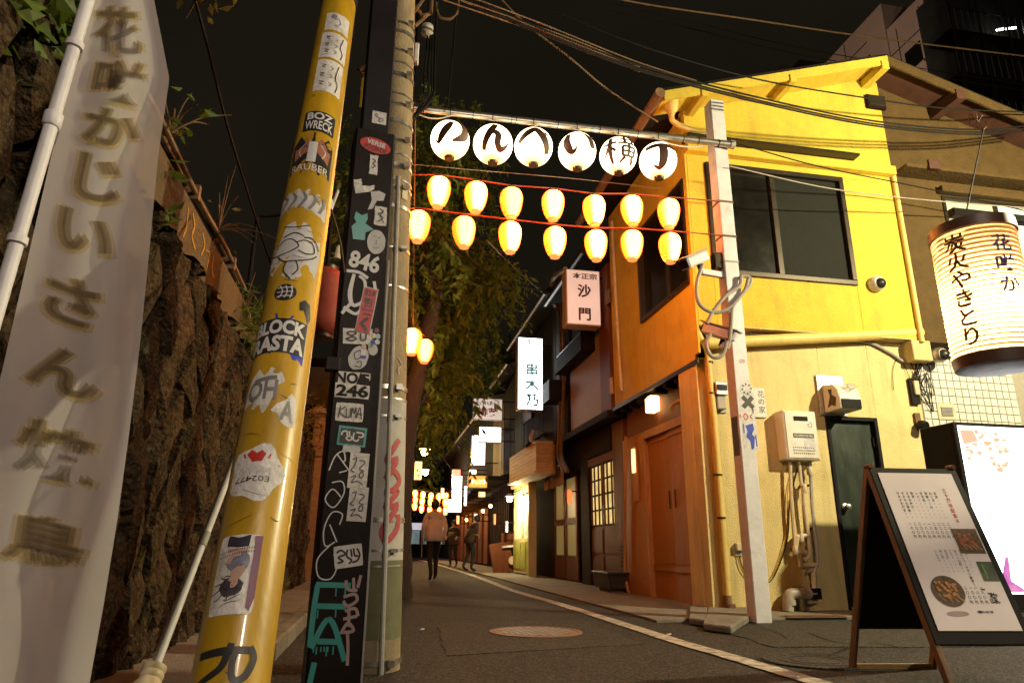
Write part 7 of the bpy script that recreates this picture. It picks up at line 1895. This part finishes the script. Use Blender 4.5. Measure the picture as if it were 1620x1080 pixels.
for s_ in limbs:
    for k in range(85):
        p = s_[r.randrange(len(s_)//3, len(s_))] + Vector((r.gauss(0,.22), r.gauss(0,.3), r.gauss(.05,.2)))
        spray(p, r.randrange(8, 18), .075, r.uniform(.08,.2), .15)
# hanging curtains of foliage in the lane part of the crown
for k in range(300):
    px, py = r.gauss(698, 30), r.uniform(380, 690)
    if px < 655 or px > 800: continue
    if py > 430 and px > 716: continue
    if py > 600 and px > 690: continue
    if py < 430 and px > 770: continue
    spray(P(px, py, y=r.uniform(10.6, 13.5)), r.randrange(8, 20), .08, r.uniform(.12,.25), .16)
for k in range(120):
    px, py = r.uniform(660, 770), r.uniform(150, 330)
    if r.random() < (px-660)/140*(1-(py-150)/300): continue
    spray(P(px, py, y=r.uniform(10.4, 12)), r.randrange(6, 14), .08, r.uniform(.1,.2), .16)
for k in range(60):
    px, py = r.uniform(535, 600), r.uniform(180, 360)
    spray(P(px, py, y=r.uniform(10.2, 11.5)), r.randrange(6, 14), .08, r.uniform(.08,.2), .16)
o = lv.build('crown', M['leaf'], t); o['kind'] = 'stuff'
t = thing('dark_tree', 'dark far tree filling the end of the lane behind the street lamps', 'tree', (.5, 44, 0))
MB().tube([(.5,44,0),(.6,44,3),(.3,44,6)], [.3,.22,.12], 10).build('trunk', M['bark'], t, 60)
lv = MB(); leaf_cloud(lv, (.6,44,7.0), 3.6, 2600, .5, .4, 3, .4, (1.2,1,1.3)); o = lv.build('crown', M['leaf'], t); o['kind'] = 'stuff'
t = thing('roof_tree', 'dark leafy tree showing above the far roofs on the right', 'tree', (3.4, 33, 0))
MB().tube([(6.2,33,0),(6.0,33,5),(5.2,33,8)], [.25,.2,.1], 8).build('trunk', M['bark'], t, 60)
lv = MB(); c_ = P(790, 580, y=33); leaf_cloud(lv, c_, 1.6, 900, .35, .3, 4, .45, (1,.8,1.2)); o = lv.build('crown', M['leaf'], t); o['kind'] = 'stuff'
# small bulbs added to brighten the lane, then further signs
for (a, b, x, lab, cl, s_, w_) in ((776, 800, 3.55, 'added tiny warm bulb beside the narrow red sign', (1,.62,.22), 25, 15), (764, 808, 3.45, 'added dim amber bulb under the far awning', (1,.55,.16), 20, 12), (738, 822, 3.3, 'added faint amber bulb above the dark walkers', (1,.5,.14), 18, 12), (847, 742, 3.6, 'added small amber bulb under the wooden balcony box', (1,.58,.2), 16, 30)):
    q = P(a, b, x=x); bulb_lamp(q, lab, cl, s_, .055, Vector((XS+.06, q.y, q.z+.2)), w_)
for (a, b, c, d_, x, lab, cl, s_) in ((697,771,703,789,2.2,'small amber upright sign left of the tall far white sign',(1,.6,.2),5), (734,768,739,800,3.3,'thin white strip sign between the tall far sign and the red sign',(1,.95,.9),6), (757,777,768,786,3.5,'low amber sign under the awning right of the red sign',(1,.5,.12),4), (742,742,754,750,3.45,'small pale sign squeezed above the red-orange sign',(1,.8,.6),4), (722,815,727,829,3.2,'small red sign low beside the dark walkers',(1,.15,.06),5), (800,824,804,842,3.6,'tiny white lamp box below the bright bare bulb',(.9,1,1),6)):
    sign_box('box_sign', lab, a, b, c, d_, x, em('face_small', cl, s_, (.6,.5,.4)), .12)

# ------------------------------------------------------------------ people in the lane
def person(loc, rz, label, coat, legs, skin, hair, hgt=1.72, stride=1.0, bend=0.0, armup=0.0):
    t = thing('person', label, 'person', loc, 'people in the lane')
    J = {}; E_ = []; Rr = {}
    def j(n, p, r, par=None):
        J[n] = Vector(p); Rr[n] = r
        if par: E_.append((par, n))
    def lean(p): return (p[0], p[1] + bend*max(0, p[2]-.95), p[2] - abs(bend)*.25*max(0, p[2]-.95))
    j('pel', (0,0,.96), (.155,.12)); j('sp', lean((0,0,1.12)), (.14,.105), 'pel'); j('ch', lean((0,0,1.33)), (.17,.12), 'sp'); j('up', lean((0,.0,1.44)), (.12,.09), 'ch')
    j('nk', lean((0,.005,1.51)), (.055,.055), 'up'); j('hb', lean((0,.02,1.56)), (.07,.075), 'nk'); j('hd', lean((0,.03,1.64)), (.078,.095), 'hb'); j('ht', lean((0,.02,1.715)), (.06,.07), 'hd')
    for s, n in ((-1,'l'),(1,'r')):
        k = s*stride
        j('sh'+n, lean((s*.18,0,1.42)), (.075,.07), 'up'); j('el'+n, lean((s*.25,-.04-.05*k,1.15)), (.055,.055), 'sh'+n)
        j('wr'+n, lean((s*.23,.08-.12*k+armup*.1,.92+armup*.25)), (.036,.034), 'el'+n); j('hn'+n, lean((s*.225,.10-.13*k+armup*.12,.85+armup*.27)), (.034,.02), 'wr'+n)
        for q in range(4):
            j('f%d%s' % (q, n), lean((s*.225+(-.024+.016*q), .115-.13*k+armup*.14, .79+armup*.28-(.01 if q in (0,3) else 0))), (.009,.009), 'hn'+n)
            j('g%d%s' % (q, n), lean((s*.225+(-.024+.016*q), .135-.13*k+armup*.14, .765+armup*.28)), (.008,.008), 'f%d%s' % (q, n))
        j('th'+n, lean((s*.225-s*.035, .135-.13*k+armup*.12, .84+armup*.27)), (.010,.010), 'hn'+n)
        j('hp'+n, (s*.09,0,.90), (.10,.10), 'pel'); j('kn'+n, (s*.10,.05+.13*k,.50), (.062,.066), 'hp'+n)
        j('an'+n, (s*.10,-.05+.20*k if k > 0 else -.12+.17*k,.10+(0 if k > 0 else .05)), (.042,.046), 'kn'+n)
        a = J['an'+n]; j('ft'+n, (a.x, a.y+.10, .045), (.042,.032), 'an'+n); j('to'+n, (a.x, a.y+.18, .035), (.03,.024), 'ft'+n)
    ks = list(J); me = bpy.data.meshes.new('body'); sc = hgt/1.76
    me.from_pydata([J[k]*sc for k in ks], [(ks.index(a), ks.index(b)) for a, b in E_], [])
    o = bpy.data.objects.new('body_source', me); col.objects.link(o)
    sk = o.modifiers.new('skin', 'SKIN')
    for i, k in enumerate(ks): me.skin_vertices[0].data[i].radius = (Rr[k][0]*sc, Rr[k][1]*sc); me.skin_vertices[0].data[i].use_root = (k == 'pel')
    o.modifiers.new('sub', 'SUBSURF').levels = 2
    bpy.context.view_layer.update()
    bm_ = bpy.data.meshes.new_from_object(o.evaluated_get(bpy.context.evaluated_depsgraph_get()))
    bpy.data.objects.remove(o)
    for mm in (skin, coat, legs, M['tube_black']): bm_.materials.append(mm)
    for p in bm_.polygons:
        c = p.center/sc; z = c.z
        hand = abs(c.x) > .175 and z < .915 + armup*.25 and z > .7
        p.material_index = 3 if z < .11 else (0 if hand else (0 if z > 1.50 - abs(bend)*.14 else (1 if (z > .93 or (abs(c.x) > .19 and z > .9)) else 2)))
        p.use_smooth = True
    b = bpy.data.objects.new('body', bm_); b.parent = t; col.objects.link(b)
    hc = Vector(lean((0,.0,1.655)))*sc
    mb = MB(); prof = []
    for i in range(13):
        a = R(-50+140*i/12); prof.append((.105*sc*math.cos(a), .13*sc*math.sin(a)))
    mb.lathe(prof, 16, hc, Matrix.Rotation(R(12), 3, 'X')); mb.build('hair', hair, t, 60, local=True)
    for s in (-1, 1): MB().lathe([(.001,-.03),(.014,-.01),(.014,.012),(.001,.03)], 8, Vector(lean((s*.084,.03,1.63)))*sc).build('ear', skin, t, 60, local=True)
    MB().lathe([(.001,-.02),(.013,-.012),(.006,.018),(.001,.024)], 8, Vector(lean((0,.128,1.63)))*sc).build('nose', skin, t, 60, local=True)
    # coat hem
    mb = MB(); n = 20; pr = ((1.32,.21,.155),(1.12,.205,.16),(.96,.215,.175),(.84,.225,.185))
    vs = []
    for z, rx, ry in pr:
        for k in range(n):
            a = 2*math.pi*k/n; q = lean((rx*math.cos(a)*(1+.03*math.sin(5*a)), ry*math.sin(a)*(1+.03*math.cos(4*a)), z)); vs.append(Vector(q)*sc)
    mb.add(vs, [[i*n+k, i*n+(k+1) % n, (i+1)*n+(k+1) % n, (i+1)*n+k] for i in range(3) for k in range(n)]); cj = mb.build('jacket_body', coat, t, 60, local=True)
    cj.modifiers.new('thickness', 'SOLIDIFY').thickness = .012
    t.rotation_euler = (0, 0, rz)
    return t
skin = pm('skin', (.42,.24,.16), (.48,.28,.19), 6, .6); hair = pm('hair', (.015,.01,.008), (.03,.02,.015), 40, .5)
pale = pm('coat_pale', (.68,.58,.57), (.76,.66,.65), 5, .8); darkc = pm('coat_dark', (.03,.018,.014), (.05,.03,.022), 8, .8); jeans = pm('trousers_black', (.012,.011,.012), (.02,.018,.02), 8, .8); brownc = pm('coat_brown', (.025,.014,.009), (.04,.023,.014), 8, .8)
q = P(684, 917, z=0); person((q.x, q.y, .0), R(8), 'person in a pale jacket and black trousers walking away down the lane', pale, jeans, skin, hair, 1.74, 1.0)
q = P(742, 904, z=0); person((q.x, q.y, .012), R(-70), 'person in dark brown coat bending by the right-hand bars', brownc, jeans, skin, hair, 1.7, .3, .35, .8)
q = P(716, 897, z=0); person((q.x, q.y, .0), R(150), 'person in black standing farther off between the two walkers', darkc, jeans, skin, hair, 1.66, .2, .0, .9)

# ------------------------------------------------------------------ overhead wires
def wire(pts, r, mat, label, n=1, jit=.0):
    q = [P(a, b, y=y) for a, b, y in pts]
    t = thing('overhead_wire', label, 'wire', q[0], 'wires overhead')
    for k in range(n):
        off = Vector((0, rnd.uniform(-1,1)*jit, -k*jit*1.4))
        MB().tube(spline([v+off for v in q], 8), r, 6).build('strand', M[mat], t)
    return t
wire([(690,-30,5.6),(840,35,5.8),(1020,103,6.1),(1220,156,6.4),(1390,190,6.7),(1540,203,6.9),(1640,196,7.0)], .011, 'cable', 'thick bundle of black cables sweeping across the yellow gable', 3, .034)
wire([(880,20,6.6),(1020,75,6.6),(1200,126,6.8),(1390,158,6.9),(1500,172,7.0),(1640,178,7.0)], .010, 'cable', 'single thin wire crossing the gable just above the louvre vent')
wire([(900,-20,9),(1020,5,9),(1170,27,9),(1380,58,9.5),(1640,90,10)], .014, 'cable_tan', 'highest twisted wire in front of the beige tower', 2, .02)
wire([(960,8,12),(1100,40,12),(1300,86,12.5),(1640,140,13)], .010, 'cable', 'thin wire below the highest wire in front of the tower', 2, .12)
wire([(785,-10,6.2),(830,36,6.3),(900,90,6.5),(960,140,6.8),(1040,192,7.1)], .011, 'cable_tan', 'steep service cable falling to the eave corner of the yellow house', 2, .012)
wire([(700,-4,5.5),(800,30,5.8),(900,65,6.2),(1010,110,6.6)], .007, 'cable_tan', 'upper pair of tan wires leaving the utility pole to the right', 2, .05)
wire([(730,-6,5.6),(850,38,6),(1000,98,6.5),(1100,130,6.7)], .008, 'cable_tan', 'lower tan wire leaving the utility pole to the right', 2, .03)
wire([(1157,224,6.6),(1290,262,6.8),(1420,289,7.1),(1530,312,7.2),(1640,338,7.2)], .008, 'cable', 'upper wire from the white post to the brown house')
wire([(1155,263,6.65),(1300,296,6.9),(1420,312,7.1),(1530,322,7.2),(1640,330,7.2)], .008, 'cable_grey', 'lower wire from the white post to the brown house')
wire([(300,-30,4.2),(325,60,4.6),(360,200,5.2),(400,330,6),(440,450,7)], .012, 'cable', 'black cable slanting down through the dark sky left of the yellow tube')
wire([(722,25,6.5),(716,90,6.5),(708,168,6.5)], .010, 'cable', 'short black drop cable from the loop to the lantern pipe')
wire([(652,260,8),(760,270,8.5),(900,282,8.6),(1060,300,8.4)], .005, 'cable_grey', 'hair-thin wire behind the round lanterns')
wire([(690,360,8),(740,410,9.5),(800,445,11),(868,462,12)], .012, 'cable', 'black cable sagging from the tree to the dark bar roof')
wire([(770,380,9),(810,420,10.5),(866,470,12.5)], .006, 'cable_grey', 'thin grey wire falling steeply to the dark bar roof')
wire([(700,510,14),(760,545,16),(838,600,18)], .012, 'cable', 'black cable through the foliage to the tall lit sign')
wire([(698,720,24),(715,745,30),(722,770,36)], .015, 'cable', 'dark wire above the far white sign')

# ------------------------------------------------------------------ towers behind the roofs
def tower(name, label, x0, x1, y0, y1, z1, mat, wins, mullion=None):
    t = thing(name, label, 'building', (x0, y0, 0))
    MB().box(x0, x1, y0, y1, 0, z1).build('wall', mat, t)
    for (face, a, b, z0_, z1_) in wins:
        if face == 'L': w = MB().box(x0-.03, x0+.05, a, b, z0_, z1_)
        else: w = MB().box(a, b, y0-.03, y0+.05, z0_, z1_)
        w = w.build('window', M['glass_dark'], t)
        if face == 'L': MB().box(x0-.12, x0-.031, a-.1, b+.1, z0_-.14, z0_-.02).build('sill', mat, w)
        else: MB().box(a-.1, b+.1, y0-.12, y0-.031, z0_-.14, z0_-.02).build('sill', mat, w)
    return t
beige = pm('tower_beige', (.34,.25,.20), (.40,.30,.24), .6, .85, dirt=(.25,.18,.14), dscale=.2, damt=.5)
c1 = P(1393, 6, y=30); c2 = P(1460, 0, y=27)
t1 = tower('beige_tower', 'beige concrete tower with small square windows behind the yellow gable', c1.x, c1.x+8, 30, 60, c1.z, beige, [('L', 31.5, 33.2, c1.z-4.2, c1.z-2.6), ('L', 38, 40, c1.z-3.9, c1.z-2.5), ('L', 31.5, 33.2, c1.z-8, c1.z-6.4), ('L', 38, 40, c1.z-7.6, c1.z-6.2), ('L', 46, 48.5, c1.z-3.9, c1.z-2.4)])
t2 = tower('beige_tower', 'nearer taller block of the beige tower beside the fire stairs', c2.x, c2.x+10, 27, 29.9, c2.z+.4, beige, [('L', 27.7, 28.9, c2.z-3.6, c2.z-2.2), ('L', 27.7, 28.9, c2.z-7, c2.z-5.6)])
for tt, xx, ys, zt_ in ((t1, c1.x, (33.6, 36, 41, 44.5), c1.z), (t2, c2.x, (27.4, 29.2), c2.z)):
    for y in ys: MB().box(xx-.012, xx-.002, y-.03, y+.03, 0, zt_-.1).build('joint', M['timber'], tt)
    for k in range(4): MB().box(xx-.018, xx-.003, ys[0]-2 if tt is t1 else 27.02, 59 if tt is t1 else 29.85, zt_-1.6-3.4*k, zt_-1.54-3.4*k).build('joint', M['timber'], tt)
q = P(1270, 95, y=62); t = thing('distant_block', 'small far pale block peeking over the left roof slope', 'building', (q.x, 62, 0)); MB().box(q.x-.5, q.x+5, 62, 68, 0, q.z).build('wall', beige, t)
for k in range(6): MB().box(q.x-3.4+.2*k, q.x-1.2, 63, 63.1, q.z-1.8+.3*k, q.z-1.7+.3*k).build('roof_sign_bar', M['cable_tan'], t)
MB().box(q.x-3.4, q.x-1.0, 63.2, 66, 0, q.z-2).build('annex_wall', beige, t)
FLp = Vector((10.0, 25.0, 7.6)); aim = (Vector((c1.x, 38, c1.z-6)) - FLp).normalized()  # lamp added out of view, only to brighten the tower
t = thing('tower_fill_lamp', 'added fill lamp hidden behind the gabled houses to brighten the beige tower', 'floodlight', FLp)
rq = aim.to_track_quat('-Z', 'Y')
MB().box(FLp.x-.05, FLp.x+.05, FLp.y-.05, FLp.y+.05, 6.3, FLp.z).build('stand', M['grey_plastic'], t)
MB().lathe([(.1,-.25),(.24,0),(.26,.02)], 14, FLp - aim*.15, (-aim).to_track_quat('-Z', 'Y').to_matrix(), cap=False).build('housing', M['grey_plastic'], t, 40)
ld = bpy.data.lights.new('tower_fill_light', 'SPOT'); ld.energy = 13000; ld.color = (1.0,.72,.54); ld.spot_size = R(75); ld.spot_blend = .6; ld.shadow_soft_size = .2
lo = bpy.data.objects.new('tower_fill_light', ld); lo.parent = t; lo.rotation_mode = 'QUATERNION'; lo.rotation_quaternion = rq; lo.location = aim*.35; col.objects.link(lo)
# dark building with fire stairs and scaffold grid
dk = pm('dark_wall', (.012,.012,.012), (.02,.02,.019), 1, .7)
d0 = P(1552, 40, y=20)
t = thing('dark_office_block', 'black office block with steel fire stairs at the top right', 'building', (d0.x, 20, 0))
MB().box(d0.x+.2, d0.x+14, 21.2, 23.2, 0, 26).build('wall', dk, t)
for fl_ in range(8):
    z = 6.5 + fl_*2.2
    MB().box(d0.x-1.6, d0.x+10, 20.0, 21.19, z-.08, z).build('landing', M['timber'], t)
    mb = MB()
    for k in range(34): mb.box(d0.x-1.6+k*.34, d0.x-1.57+k*.34, 19.96, 19.99, z+.001, z+1.05)
    o = mb.build('balusters', M['steel'], t); o['kind'] = 'stuff'
    MB().box(d0.x-1.6, d0.x+10, 19.95, 20.0, z+1.06, z+1.1).build('handrail', M['frame_bronze'], t)
    if fl_ < 7: MB().obox((d0.x+1.4+3*(fl_ % 2), 20.5, z+1.1), (1.6,0,1.1 if fl_ % 2 else -1.1), (0,.4,0), (.04,0,.06)).build('stair_flight', M['frame_bronze'], t)
    if fl_ % 2 == 0: MB().box(d0.x+2.8, d0.x+4.6, 21.12, 21.19, z+.5, z+1.8).build('window', em('office_dim', (.10,.11,.09), .6, (.1,.1,.1)), t)
for k in range(9): MB().box(d0.x-1.6+k*1.4, d0.x-1.52+k*1.4, 19.9, 19.94, 3, 25).build('column', M['frame_bronze'], t)
for (a, b, c_) in ((1577, 47, 1588), (1592, 45, 1608)):
    p0, p1 = P(a, b+1, y=20.6), P(c_, b-1, y=20.6); MB().tube([p0, p1], .045, 8).build('fluorescent_tube', em('tube_light', (.95,1,.85), 9, (.8,.8,.8)), t, 40)

# clean up the lettering helper
bpy.data.objects.remove(_fo)
for (px, py, rot, lab) in ((1429, 992, .3, 'white cigarette end on the paving behind the menu board'), (668, 995, 1.2, 'pale scrap of paper on the road left of the manhole'), (1058, 1003, .8, 'tiny white cigarette end on the road by the kerb block'), (1255, 1070, 2.0, 'crushed paper scrap near the painted line at the bottom edge')):
    q = P(px, py, z=.012); d_ = Vector((math.cos(rot), math.sin(rot), 0)); s_ = Vector((-d_.y, d_.x, 0))
    o = MB().obox((q.x, q.y, .014), d_*.03, s_*.012, Vector((.002,0,.005))).build('litter', M['paper_white'], None, None, .002); tag(o, lab, 'litter')
